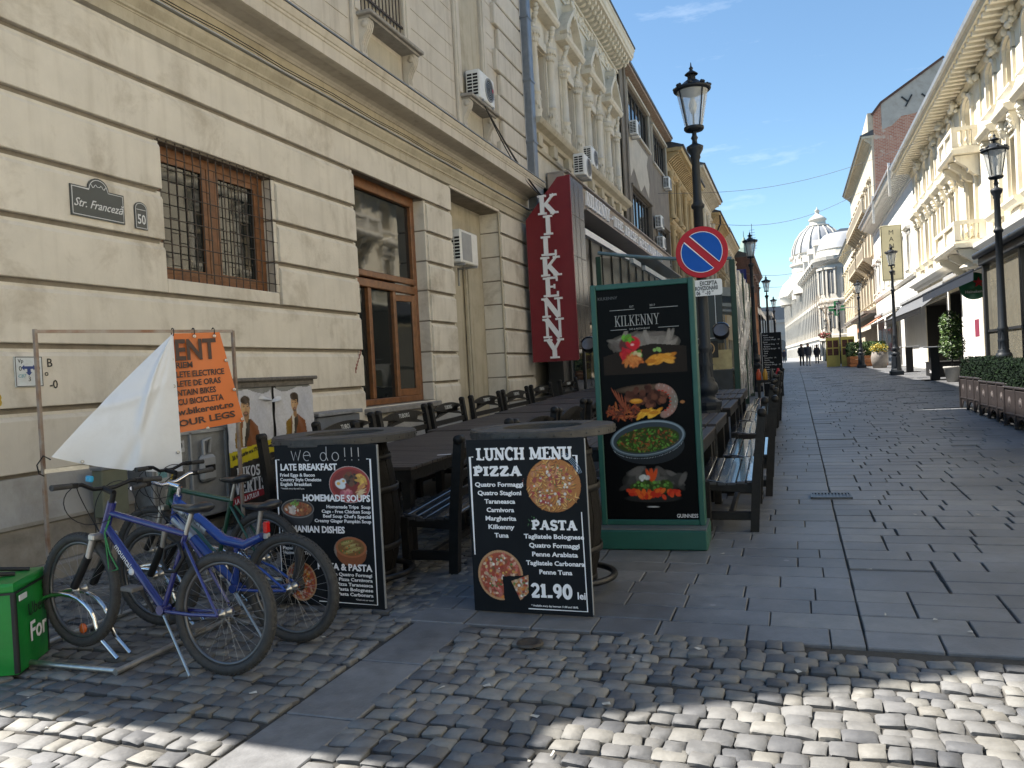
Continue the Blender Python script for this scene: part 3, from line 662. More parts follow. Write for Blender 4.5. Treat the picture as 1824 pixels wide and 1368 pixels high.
def scroll_bracket(mb, yc, zt, w=.16, h=.62, dep=.20, X=WX):
    pr = [(0, zt), (dep, zt), (dep+.02, zt-.06), (dep-.01, zt-.16), (dep*.62, zt-.26), (dep*.42, zt-.36), (dep*.45, zt-.46), (dep*.55, zt-.54), (dep*.4, zt-h), (0, zt-h)]
    mb.prism([(X+a, b) for a, b in pr], yc-w/2, yc+w/2, 'xz')
    for q in (-.3, 0, .3): mb.prism([(X+a+.012, b) for a, b in pr[:7]]+[(X, zt-.36)], yc+q*w-.012, yc+q*w+.012, 'xz')
    mb.lathe([(0, -w/2-.012), (.055, -w/2-.012), (.055, w/2+.012), (0, w/2+.012)], (X+dep-.05, yc, zt-.08), 12, axis='y')
for (a, b, c, d, dep) in UOP:
    mb = MB()
    for y0, y1 in ((a-.24, a-.0), (b, b+.24)): mb.box(WX-.01, WX+.05, y0, y1, c-.75, d+.3, ch=.01); mb.box(WX-.01, WX+.075, y0+.05, y1-.05, c, d+.25, ch=.01)
    cpart(mb, 'architrave', plaster_up)
    mb = MB(); mb.box(WX-.02, WX+.30, a-.16, b+.16, c-.09, c-.03, ch=.012); mb.box(WX-.02, WX+.24, a-.10, b+.10, c-.13, c-.09); cpart(mb, 'window_sill', mat('sill_cement', (.30, .28, .25), .85, v=.2, s=8, b=.3, grime=.5))
    for yc in (a-.02, b+.02): mb = MB(); scroll_bracket(mb, yc, c-.13); cpart(mb, 'bracket', plaster_up)
    mb = MB(); mb.box(WX, WX+.02, a+.18, b-.18, c-.66, c-.22, ch=.008); cpart(mb, 'apron_panel', plaster_och)
    mb = MB(); X = WX-.22
    for y0, y1 in ((a, a+.09), (b-.09, b), ((a+b)/2-.05, (a+b)/2+.05)): mb.box(X, X+.06, y0, y1, c, d)
    for z0 in (c, d-.09, c+1.7): mb.box(X+.002, X+.062, a, b, z0, z0+.09)
    w = cpart(mb, 'window', wood_win)
    pb = MB(); pb.box(X+.01, X+.016, a+.05, b-.05, c+.05, d-.05); o = pb.build('pane', dark_glass, w)
mb = MB()
for i in range(12): yy = 10.58+i*.115; mb.box(WX+.0, WX+.016, yy, yy+.016, 6.93, 9.55)
for z in (7.25, 8.1, 8.9): mb.box(WX-.004, WX+.02, 10.5, 11.95, z, z+.03)
cpart(mb, 'window_bars', iron_r)
# unseen stepped roof end, outline shaped to throw the slanting shadow on the crossing
mb = MB(); mb.prism([(5.3, 5.9), (18.1, 5.9), (18.1, 12.9), (5.95, 12.9), (4.8, 10.6), (4.05, 8.7), (3.4, 7.0), (2.85, 5.9)], WX-8.5, WX-.03, 'yz')
cpart(mb, 'roof_mass', plaster_och)
# grilled window W1
a, b, c, d, dep = OPEN[0]; X = WX-.23
mb = MB(); m_ = (a+b)/2
for y0, y1 in ((a, a+.10), (b-.10, b), (m_-.06, m_+.06)): mb.box(X, X+.06, y0, y1, c, d, ch=.008)
for z0, z1 in ((c, c+.09), (d-.10, d)): mb.box(X+.002, X+.058, a, b, z0, z1, ch=.008)
for y0 in (a+.11, m_+.07):
    y1 = y0+(b-a)/2-.18
    for (p, q) in ((y0, y0+.055), (y1-.055, y1)): mb.box(X+.004, X+.05, p, q, c+.09, d-.1)
    for (p, q) in ((c+.09, c+.15), (d-.16, d-.1)): mb.box(X+.006, X+.048, y0, y1, p, q)
w1 = cpart(mb, 'window_frame', wood_win)
for y0 in (a+.16, m_+.12):
    pb = MB(); pb.box(X+.015, X+.02, y0, y0+(b-a)/2-.28, c+.14, d-.15); pb.build('pane', dark_glass, w1)
mb = MB(); mb.add([(X-.3, a, c), (X-.3, b, c), (X-.3, b, d), (X-.3, a, d)], [(0, 1, 2, 3)]); cpart(mb, 'curtain', mat('dark_interior', (.03, .03, .028), .9))  # dark sheet standing for the unlit room behind the panes
mb = MB(); X2 = WX-.045
n = 15
for i in range(n+1): yy = a+.02+(b-a-.04)*i/n; mb.tube([(X2, yy, c-.02), (X2, yy, d+.02)], .0065, 5)
for i in range(6): zz = c+.10+i*.255; mb.tube([(X2+.01, a-.03, zz), (X2+.01, b+.05, zz)], .0065, 5)
for i in range(n):
    for j in range(5):
        if (i+j) % 2 == 0:
            yy = a+.02+(b-a-.04)*i/n; zz = c+.10+j*.255+.12; mb.tube([(X2+.01, yy, zz), (X2+.01, yy+(b-a-.04)/n, zz)], .005, 4)
cpart(mb, 'window_grille', iron_r)
# tall window W2 with a wood frame, transom and opened casement
a, b, c, d, dep = OPEN[1]; X = WX-.32
mb = MB(); zt = 2.93
for y0, y1 in ((a, a+.13), (b-.13, b)): mb.box(X, X+.09, y0, y1, c, d, ch=.012)
for z0, z1 in ((c, c+.10), (d-.17, d), (zt, zt+.13), (zt+.16, zt+.26)): mb.box(X+.003, X+.095, a+.02, b-.02, z0, z1, ch=.012)
t1 = a+(b-a)*.30; t2 = a+(b-a)*.64
for yy in (t1, t2): mb.box(X+.006, X+.085, yy-.045, yy+.045, c+.1, zt, ch=.01)
w2 = cpart(mb, 'window_frame', wood_win)
for (y0, y1, z0, z1, dx) in ((a+.13, b-.13, zt+.26, d-.17, .02), (a+.13, t1-.045, c+.1, zt, .012), (t1+.045, t2-.045, c+.1, zt, .018)):
    pb = MB(); pb.box(X+dx, X+dx+.005, y0, y1, z0, z1); pb.build('pane', dark_glass, w2)
# white iron lattice behind the lower panes and a dark sheet standing for the unlit room
mb = MB()
for i in range(22): yy = a+.16+i*.097; mb.box(X-.05, X-.044, yy, yy+.008, c+.1, zt)
for i in range(5): zz = c+.3+i*.33; mb.box(X-.056, X-.05, a+.13, b-.13, zz, zz+.008)
o = mb.build('lattice', white_pl, w2)
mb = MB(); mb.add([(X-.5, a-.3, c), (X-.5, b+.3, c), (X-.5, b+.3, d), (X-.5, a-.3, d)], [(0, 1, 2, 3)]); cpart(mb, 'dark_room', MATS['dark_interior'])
# opened casement leaf (right one), swung a little inwards
cs = MB(Matrix.Translation((X+.07, b-.14, 0)) @ Matrix.Rotation(math.radians(-14), 4, 'Z'))
L = b-.14-t2-.045
cs.box(-.02, .03, -.09, 0, c+.1, zt-.02, ch=.008); cs.box(-.02, .03, -L-.02, -L+.07, c+.1, zt-.02, ch=.008)
cs.box(-.018, .028, -L, 0, c+.1, c+.22, ch=.008); cs.box(-.018, .028, -L, 0, zt-.13, zt-.02, ch=.008)
cm = cs.build('casement', wood_win, corner); cm.location = (-WX, -3, 0)
cs = MB(Matrix.Translation((X+.07, b-.14, 0)) @ Matrix.Rotation(math.radians(-14), 4, 'Z')); cs.box(.002, .006, -L+.05, -.07, c+.2, zt-.12); cs.build('pane', dark_glass, cm)
mb = MB(); mb.box(WX-.30, WX+.10, a-.06, b+.03, c-.11, c-.02, ch=.014); cpart(mb, 'stone_sill', mat('grey_sill_stone', (.23, .22, .21), .8, v=.25, s=10, b=.5, bs=60))
# niche: door frame, pipes, torn white conduit
mb = MB(); X = WX-.40
mb.box(X-.04, X, 15.2, 15.28, gz(15), 4.0); mb.box(X-.04, X+.01, 15.05, 15.12, gz(15), 4.0); cpart(mb, 'door_jamb', plaster_och)
mb = MB(); mb.box(X-.05, X-.045, 15.12, 15.2, 1.3, 3.3); cpart(mb, 'door_glass', dark_glass)
mb = MB(); mb.tube([(X+.03, 14.2, 1.1), (X+.035, 14.2, 1.5), (X+.03, 14.21, 2.2), (X+.04, 14.19, 2.9)], [.035, .05, .035, .03], 8); cpart(mb, 'wrapped_pipe', white_pl)
mb = MB(); mb.tube([(WX-.03, 16.18, gz(16)), (WX-.03, 16.18, 4.95)], .02, 6); cpart(mb, 'conduit', plaster_och)
# zinc drainpipe at the end of the building
mb = MB(); mb.box(-.10, .10, -.14, .14, 6.0, 11.4, ch=.02)
for z in (6.95, 8.4, 9.9): mb.box(-.115, .115, -.155, .155, z, z+.05)
mb.box(-.12, .12, -.16, .16, 5.35, 5.98, ch=.03)
tag(mb.build('drainpipe', zinc, loc=(WX+.16, 18.28, 0)), 'square grey zinc drainpipe where the corner building ends', 'drainpipe')
mb = MB()
for k, (off, sagk) in enumerate(((0, .28), (.03, .22), (-.05, .5))):
    p0 = Vector((WX+.28, 14.9, 6.82)); p1 = Vector((WX+.5, 17.9+off, 5.52))
    mb.tube([p0.lerp(p1, t/10)+Vector((0, 0, -sagk*math.sin(PI*t/10)*.5)) for t in range(11)], .012, 5)
tag(mb.build('cable_bundle', black_p), 'black cables sagging from the balcony air conditioner to the red sign', 'cable')
# ---- signs and paint on the wall
blue_gr = mat('enamel_dark', (.045, .055, .06), .3, v=.1)
def wall_plate(name, y0, z0, outline, m, label, cat, X=WX+.004, th=.012, parent=None):
    r = empty(name, (X, y0, z0), PI/2, label, cat)
    mb = MB(); mb.prism(outline, 0, -th, 'xz'); mb.build('plate', m, r); return r
ln = [(0, 0), (.585, 0), (.585, .27)]+arc(.30, .27, .115, .10, 0, 180, 10)+[(0, .27)]
sp_ = wall_plate('street_name_plate', 5.26, 3.075, ln, blue_gr, 'dark street name plate reading Str. Franceza', 'street sign')
mb = MB()
mb.ribbon([(.015, .015), (.57, .015), (.57, .255), (.405, .255)]+arc(.30, .262, .1, .09, 8, 172, 10)+[(.195, .255), (.015, .255), (.015, .015)], .006, -.013, -.0135)
for s_ in (-1, 1): mb.ribbon([(.30, .29)]+[(.30+s_*(.015+.012*i), .292+.016*math.sin(i*1.3)) for i in range(7)], .005, -.013, -.0138)
mb.build('border', cream_l, sp_)
text(sp_, 'Str. Francez\u0103', (.025, -.014, .088), .105, cream_l, shear=.45, bold=.006, sx=.95)
on = [(0, 0), (.155, 0), (.155, .20)]+arc(.0775, .20, .0775, .06, 0, 180, 8)+[(0, .20)]
sn = wall_plate('house_number_plate', 5.97, 3.065, on, blue_gr, 'small arched dark plate with house number 50', 'number plate')
mb = MB(); mb.ribbon([(.01, .01), (.145, .01), (.145, .195)]+arc(.0775, .197, .067, .05, 0, 180, 8)+[(.01, .195), (.01, .01)], .005, -.013, -.0135)
mb.ribbon([(.02, .185), (.135, .185)], .005, -.013, -.0137); mb.build('border', cream_l, sn)
text(sn, '50', (.078, -.014, .05), .13, cream_l, bold=.012, align='CENTER', sx=.8)
vp = wall_plate('survey_sign', 4.64, 1.60, [(0, 0), (.245, 0), (.245, .245), (0, .245)], mat('pale_enamel', (.62, .66, .68), .4, v=.08, grime=.5, gs=8), 'pale blue utility marker sign with arrows and the digits 0 0 3', 'utility sign')
bl = mat('print_navy', (.03, .06, .22), .5); bk = mat('print_black', (.02, .02, .02), .5); tq = mat('print_teal', (.12, .34, .42), .5)
mb = MB(); mb.ribbon([(.075, .155), (.165, .155)], .022, -.0125, -.013); mb.ribbon([(.12, .155), (.12, .115)], .03, -.0125, -.0134)
for pts in ([(.055, .155), (.08, .178), (.08, .132)], [(.185, .155), (.16, .178), (.16, .132)], [(.12, .09), (.092, .118), (.148, .118)]): mb.prism(pts, -.0125, -.0138, 'xz')
mb.build('arrow', bl, vp)
mb = MB()
for q in ([(.01, .005), (.24, .005), (.24, .24), (.005, .24), (.005, .005)],): mb.ribbon(q, .006, -.0125, -.0131)
mb.build('border', bk, vp)
for t_, x_, z_, s_ in (('Vp', .025, .195, .045), ('0', .03, .13, .055), ('0', .195, .13, .055), ('3', .108, .045, .055)): text(vp, t_, (x_, -.0135, z_), s_, bk)
text(vp, 'C87', (.02, -.0135, .075), .04, tq, shear=.2)
gp = empty('wall_marking', (WX+.003, 4.9, 1.6), PI/2, 'faded black stencilled B and dashes on the wall behind the steel pole', 'marking')
for t_, x_, z_, s_ in (('B', .035, .16, .10), ('o', .01, .085, .07), ('-0', .05, -.02, .10)): text(gp, t_, (x_, -.001, z_), s_, bk, bold=.01)
ge_ = empty('wall_marking', (WX+.003, 4.47, 1.46), PI/2, 'yellow painted figure 8 on the wall at the left edge', 'marking')
text(ge_, '8', (0, -.001, 0), .13, mat('yellow_paint', (.50, .34, .02), .6, v=.2, s=30), bold=.02, sx=.8)
rg = MB(); 
for k in range(7):
    y_ = 9.85+.03*k; z_ = 1.62+.05*k; rg.box(WX+.0005, WX+.002, y_, y_+rnd.uniform(.012, .03), z_, z_+rnd.uniform(.04, .09))
tag(rg.build('paint_smear', mat('red_smear', (.22, .04, .03), .7, v=.4, s=20)), 'thin dark red paint smear on the wall left of the door window', 'paint smear')
# ================================================================ street lamps
lampglass = glassmat('lamp_glass', (.55, .58, .60), .12, mixt=.55, tcol=(.95, .97, 1))
def make_lamp(label):
    r = empty('street_lamp', (0, 0, 0), 0, label, 'street lamp', 'cast iron street lamps along the street')
    mb = MB(); mb.box(-.24, .24, -.24, .24, 0, .17, ch=.02)
    mb.lathe([(.21, .17), (.20, .22), (.185, .25)], n=8, smooth=False)
    mb.lathe([(.185, .25), (.18, .3), (.165, .55), (.15, .76), (.165, .79), (.175, .82), (.175, .86), (.15, .88)], n=8, smooth=False)
    for k in range(8):
        a = PI/8+k*PI/4; c, s_ = math.cos(a), math.sin(a)
        mb.bar((c*.172, s_*.172, .32), (c*.152, s_*.152, .72), .07, .012, upv=(c, s_, 0))
    mb.build('pedestal', iron, r)
    mb = MB()
    mb.lathe([(.14, .88), (.10, .91), (.095, .94), (.13, .98), (.145, 1.03), (.13, 1.09), (.10, 1.12), (.105, 1.14), (.085, 1.17), (.082, 1.3), (.095, 1.33), (.082, 1.36), (.078, 1.5),
              (.09, 1.53), (.09, 1.56), (.072, 1.60), (.062, 2.6), (.058, 3.3), (.08, 3.32), (.085, 3.35), (.062, 3.38), (.054, 3.42), (.05, 3.92), (.065, 3.95), (.06, 3.98),
              (.10, 4.05), (.105, 4.09), (.07, 4.11), (.035, 4.13), (.03, 4.17), (.045, 4.2), (.03, 4.23), (.024, 4.30)], n=18)
    for k in range(10):
        a = k*2*PI/10; mb.bar((.083*math.cos(a), .083*math.sin(a), 1.18), (.079*math.cos(a), .079*math.sin(a), 1.48), .018, .012, upv=(math.cos(a), math.sin(a), 0))
    mb.build('shaft', iron, r)
    mb = MB(); mb.lathe([(.024, 4.28), (.11, 4.29), (.125, 4.31), (.125, 4.335), (.10, 4.34), (.02, 4.335)], n=20)
    for k in range(4):
        a = PI/4+k*PI/2; c, s_ = math.cos(a), math.sin(a)
        mb.tube([(.112*c, .112*s_, 4.33), (.205*c, .205*s_, 4.80)], .009, 5)
    mb.tube([(0, 0, 4.33), (0, 0, 4.55)], .012, 6)
    mb.build('lantern_frame', iron, r)
    mb = MB(); mb.lathe([(.108, 4.335), (.198, 4.795)], n=24); mb.build('lantern_glass', lampglass, r)
    mb = MB(); mb.lathe([(.0, 4.50), (.025, 4.51), (.045, 4.56), (.05, 4.62), (.03, 4.68), (.02, 4.72), (0, 4.74)], n=12); mb.build('bulb', mat('opal_glass', (.7, .72, .72), .2), r)
    mb = MB(); mb.lathe([(.0, 4.70), (.205, 4.785), (.225, 4.79), (.235, 4.805), (.23, 4.825), (.19, 4.84), (.14, 4.87), (.09, 4.91), (.07, 4.925), (0, 4.93)], n=24)
    for k in range(8):
        a = k*PI/4; c, s_ = math.cos(a), math.sin(a); mb.sphere((.215*c, .215*s_, 4.84), .028, 8, 5, sc_=(1, 1, .8)); mb.sphere((.19*c, .19*s_, 4.855), .022, 6, 4)
    mb.build('lantern_roof', iron, r)
    mb = MB(); mb.lathe([(.04, 4.92), (.045, 4.935), (.02, 4.94)], n=12)
    for k in range(8): a = k*PI/4; mb.tube([(.045*math.cos(a), .045*math.sin(a), 4.93), (.045*math.cos(a), .045*math.sin(a), 4.995)], .005, 4)
    mb.lathe([(.03, 4.93), (.03, 4.99)], n=8); mb.lathe([(.08, 4.995), (.085, 5.0), (.06, 5.02), (.025, 5.045), (.018, 5.06), (.028, 5.075), (.018, 5.09), (.01, 5.1), (.004, 5.15)], n=14)
    mb.build('finial', iron, r)
    return r
lamp0 = make_lamp('tall black street lamp carrying the round no-parking sign')
lamp0.location = (-1.06, 10.35, gz(10.35))
llab = [(-1.17, 26.8, 'second lamp on the left, black lantern rising behind the blue banner'), (-1.19, 43, 'third lamp on the left, above the roofs of the terrace tents'),
        (-1.2, 59, 'fourth and smallest lamp of the left row'),
        (3.62, 16.8, 'black street lamp at the right edge beside the glass pavilion'), (3.76, 34.6, 'black street lamp standing before the white awning shop'),
        (3.64, 50.2, 'street lamp in front of the orange wooden planter'), (3.52, 68.7, 'street lamp beside the yellow boards'), (3.55, 85.8, 'grey distant lamp just right of the pharmacy cross'),
        (3.7, 103, 'small distant lamp before the domed palace'), (3.6, 122, 'tiny lamp far down the street'), (3.2, 140, 'tiny faint lamp at the far corner of the palace')]
for x, y, lb in llab: copy_tree(lamp0, label=lb, loc=(x, y, gz(y)))
# no-parking disc and plate on the first lamp
blue_s = mat('sign_blue', (.006, .085, .42), .4, v=.12, s=3, spec=.2); red_s = mat('sign_red', (.42, .016, .028), .4, v=.08, s=4, spec=.25); wht_s = mat('sign_white', (.70, .71, .72), .4, v=.04, grime=.3)
ns = empty('no_parking_sign', (-1.03, 10.22, 2.79+gz(10.35)*.0+.095), 0, 'round red and blue no-parking sign clamped to the first lamp post', 'traffic sign')
D = .315
mb = MB(); mb.lathe([(0, 0), (D, 0), (D+.006, .006), (D, .012), (0, .012)], n=48, axis='y', smooth=False); mb.build('disc', red_s, ns)
mb = MB()
def capseg(sgn):
    R = D*.80; off = .050; pts = []
    a0 = math.asin(off/R); u = Vector((math.cos(math.radians(-45)), math.sin(math.radians(-45)))); v = Vector((-u.y, u.x))*sgn
    for i in range(25):
        a = a0+(PI-2*a0)*i/24; pts.append(tuple(u*(R*math.cos(a))+v*(R*math.sin(a))))
    return pts
for s_ in (1, -1): mb.prism(capseg(s_), -.0015, -.004, 'xz')
mb.build('blue_field', blue_s, ns)
mb = MB()
for s_ in (1, -1): q = capseg(s_); mb.ribbon(q+[q[0]], .007, -.0041, -.0050)
mb.build('white_line', white_l, ns)
mb = MB(); 
for z in (.12, -.12): mb.box(-.09, .03, .013, .22, z-.02, z+.02)
mb.build('clamp', steel, ns)
pl = empty('supplementary_plate', (-1.0, 10.2, 2.345+.09), 0, 'white plate under the no-parking sign reading exceptia aprovizionarii', 'traffic sign')
mb = MB(); w, h = .20, .10
mb.prism(arc(w-.03, h-.03, .03, .03, 0, 90, 4)+arc(-w+.03, h-.03, .03, .03, 90, 180, 4)+arc(-w+.03, -h+.03, .03, .03, 180, 270, 4)+arc(w-.03, -h+.03, .03, .03, 270, 360, 4), 0, .006, 'xz'); mb.build('plate', wht_s, pl)
text(pl, 'EXCEPTIA', (.035, -.001, .032), .072, bk, align='CENTER', sx=.66, bold=.03); text(pl, 'APROVIZIONARII', (-.015, -.001, -.028), .068, bk, align='CENTER', sx=.62, bold=.03)
text(pl, '06', (-.115, -.001, -.088), .068, bk, sx=.7, bold=.03); text(pl, '00', (-.045, -.001, -.058), .032, bk, sx=.8); text(pl, '-10', (-.008, -.001, -.088), .068, bk, sx=.7, bold=.03); text(pl, '00', (.07, -.001, -.058), .032, bk, sx=.8)
mb = MB(); mb.box(-.05, .0, .007, .14, -.02, .02); mb.build('clamp', steel, pl)
# flood light and coach lamps on the lamp post
# ================================================================ pub furniture: one bench, then copies
beer_w = mat('stencil_white', (.55, .56, .55), .6)
def make_bench(L=1.25):
    """origin at floor centre; sitter faces -x, back at +x, length along y"""
    r = empty('pub_bench')
    hl = L/2
    for s_ in (-1, 1):
        mb = MB(); mb.prism([(.13, 0), (.20, 0), (.235, .45), (.30, 1.0), (.235, 1.0), (.165, .46)], s_*hl-.035, s_*hl+.035, 'xz')
        mb.lathe([(0, -.036), (.036, -.036), (.036, .036), (0, .036)], (.268, s_*hl, 1.0), 12, axis='y'); mb.build('back_post', wood_dk, r)
        mb = MB(); mb.box(-.25, -.18, s_*(hl-.02)-.035, s_*(hl-.02)+.035, 0, .43, ch=.006); mb.build('leg', wood_dk, r)
        mb = MB(); mb.prism([(-.27, .36), (.19, .33), (.20, .40), (.10, .405), (-.05, .415), (-.2, .44), (-.27, .43)], s_*(hl-.02)-.022, s_*(hl-.02)+.022, 'xz')
        mb.box(-.2, .16, s_*(hl-.02)-.018, s_*(hl-.02)+.018, .10, .17, ch=.005); mb.build('side_rail', wood_dk, r)
    mb = MB(); mb.box(-.262, -.23, -hl+.05, hl-.05, .33, .42, ch=.004); mb.build('apron', wood_dk, r)
    mb = MB(); mb.box(-.04, .0, -hl+.03, hl-.03, .11, .16, ch=.004); mb.build('stretcher', wood_dk, r)
    n = 6
    for i in range(n):
        x0 = -.275+i*.0785; z = .45-.018*math.sin(PI*min(1, i/4.5))+(.0)
        mb = MB(); mb.box(x0, x0+.070, -hl+.0, hl-.0, z-.024, z, ch=.004); o = mb.build('seat_slat', wood_seat, r); o.rotation_euler = (.022, 0, 0)
    top = []; m = 14
    for i in range(m+1): t = -1+2*i/m; top.append((t*(hl-.03), .92+.075*(1-t*t)))
    bot = [(t, z-.13+.02*(1-(t/hl)**2)) for t, z in top][::-1]
    T = Matrix.Translation((.262, 0, 0)) @ Matrix.Rotation(math.radians(6), 4, 'Y')
    T = Matrix.Translation((.155, 0, 0)) @ Matrix.Rotation(math.radians(6.5), 4, 'Y')
    mb = MB(T); mb.prism([(y, z) for y, z in bot+top[::-1]][::-1], -.012, .014, 'yz'); mb.build('top_rail', wood_dk, r)
    for z in (.60, .735):
        mb = MB(T); mb.box(-.012, .010, -hl+.03, hl-.03, z-.035, z+.035, ch=.004); mb.build('back_rail', wood_dk, r)
    me = text_mesh('TUBORG', .075, beer_w, bold=.01, align='CENTER', sx=.9)
    o = link('lettering', me, r); o.matrix_local = T @ Matrix.Translation((-.0135, 0, .905)) @ Matrix.Rotation(-PI/2, 4, 'Z') @ Matrix.Rotation(PI/2, 4, 'X')
    return r
bench0 = make_bench(1.2)
GB = 'black slatted pub benches around the terrace tables'
def bench(x, y, rz, label):
    global bench0
    s_ = (gz(y+.5)-gz(y-.5))
    b = bench0 if not bench.used else copy_tree(bench0)
    bench.used = True; b.location = (x, y, gz(y)); b.rotation_euler = (.032 if abs(rz) < 1 else -.02, 0, rz); tag(b, label, 'bench', GB); return b
bench.used = False
for i, (x, y0, y1, dx, lb) in enumerate([(-.55, 6.95, 8.05, 0, 'nearest bench of the right row, just beside the tall green food board'),
        (-.50, 8.5, 9.75, .02, 'second bench of the right row, its back showing past the first'), (-.56, 10.6, 12.0, 0, 'third bench of the right row counting from the green board'),
        (-.58, 12.35, 13.5, .02, 'fourth bench of the right row from the green board'), (-.54, 13.95, 15.1, 0, 'fifth bench of the right row, next to last'), (-.54, 15.4, 16.5, .03, 'last and farthest bench of the right row, near the bottles')]):
    bench(x+dx, (y0+y1)/2, rnd.uniform(-.025, .025), lb)
# wall side of the left tables: backs to the wall (sitter faces +x)
for y0, y1, lb in [(7.1, 8.25, 'wall bench at the grey utility box, partly hidden by the left barrel'), (8.45, 9.6, 'wall-side bench below the stone window sill'),
        (9.85, 10.95, 'wall-side bench under the right half of the brown window'), (11.35, 12.45, 'wall-side bench in front of the pier right of the brown window'), (12.8, 13.9, 'wall-side bench in front of the niche'),
        (14.35, 15.4, 'wall-side bench before the pier below the red sign'), (16.3, 17.4, 'last wall-side bench under the red sign')]:
    bench(-4.42, (y0+y1)/2, PI+rnd.uniform(-.04, .04), lb)
for y0, y1, lb in [(5.38, 6.55, 'bench seen between the two barrels, back towards the menu board'), (6.75, 7.85, 'bench whose curved back just clears the right barrel top'),
        (8.0, 9.15, 'bench of the middle row touching the green board frame'), (9.35, 10.45, 'bench of the middle row mostly hidden by the green food board')]:
    bench(-2.62, (y0+y1)/2, rnd.uniform(-.04, .04), lb)
bench(-4.05, 6.40, PI-.2, 'dark bench behind the left barrel in front of the torn posters')
# ---- tables
def make_table(x0, x1, y0, y1, along, label, h=.75):
    xc, yc = (x0+x1)/2, (y0+y1)/2; r = empty('pub_table', (xc, yc, gz(yc)), 0, label, 'table', 'dark plank tables on the terrace')
    sl_ = (gz(y1)-gz(y0))/(y1-y0); r.rotation_euler = (math.atan(sl_), 0, 0)
    hx, hy = (x1-x0)/2, (y1-y0)/2; w = .095
    if along == 'x':
        n = int(2*hy/(w+.004)); w = 2*hy/n-.005
        me = None
        for i in range(n):
            yy = -hy+i*(w+.005)
            if me is None: mb = MB(); mb.box(-hx, hx, 0, w, h-.028, h, ch=.004); me = mb.mesh('plank', wood_top)
            link('plank', me, r, (rnd.uniform(-.003, .003), yy, rnd.uniform(-.001, .001)))
    else:
        n = int(2*hx/.105); w = 2*hx/n-.014
        mb = MB(); mb.box(0, w, -hy, hy, h-.028, h, ch=.004); me = mb.mesh('plank', wood_top)
        for i in range(n): link('plank', me, r, (-hx+i*(w+.014), rnd.uniform(-.004, .004), rnd.uniform(-.001, .001)))
    mb = MB()
    mb.box(-hx+.015, hx-.015, -hy+.02, -hy+.05, h-.12, h-.03); mb.box(-hx+.015, hx-.015, hy-.05, hy-.02, h-.12, h-.03)
    mb.box(-hx+.02, -hx+.05, -hy+.05, hy-.05, h-.12, h-.03); mb.box(hx-.05, hx-.02, -hy+.05, hy-.05, h-.12, h-.03); mb.build('table_frame', wood_dk, r)
    me = None
    for sx in (-1, 1):
        for sy in (-1, 1):
            mb = MB(); mb.box(-.04, .04, -.04, .04, 0, h-.03, ch=.006); me = me or mb.mesh('leg', wood_dk); link('leg', me, r, (sx*(hx-.09), sy*(hy-.1), 0))
    return r
make_table(-4.08, -2.90, 5.68, 8.62, 'x', 'long dark plank table just behind the two barrels')
make_table(-4.25, -3.05, 8.80, 11.1, 'x', 'second plank table of the left row below the window sill')
make_table(-4.3, -3.1, 11.25, 12.75, 'x', 'third plank table of the left row')
make_table(-4.35, -3.15, 12.9, 14.2, 'x', 'fourth plank table of the left row')
make_table(-4.45, -3.2, 14.35, 16.3, 'x', 'fifth plank table of the left row')
make_table(-4.45, -3.2, 16.45, 17.9, 'x', 'last plank table of the left row, under the red sign')
make_table(-1.95, -.77, 6.75, 8.30, 'y', 'slatted table right behind the green food board')
make_table(-1.95, -.79, 8.58, 10.02, 'y', 'slatted table in front of the lamp post pedestal')
make_table(-1.95, -.80, 10.72, 12.25, 'y', 'slatted table just beyond the lamp post pedestal')
make_table(-1.95, -.79, 12.65, 13.55, 'y', 'short slatted table, fourth of the right row')
make_table(-1.95, -.81, 13.75, 15.0, 'y', 'farthest slatted table of the right row near the plastic screen')
mb = MB(); mb.prism([(0, 0), (.12, .01), (.125, .05), (.005, .04)], 0, .001, 'xy')
tag(mb.build('paper_slip', white_l, loc=(-2.99, 6.35, .75+gz(6.35)+.002), rot=(0, 0, .4)), 'white paper slip on the edge of the long table', 'paper')
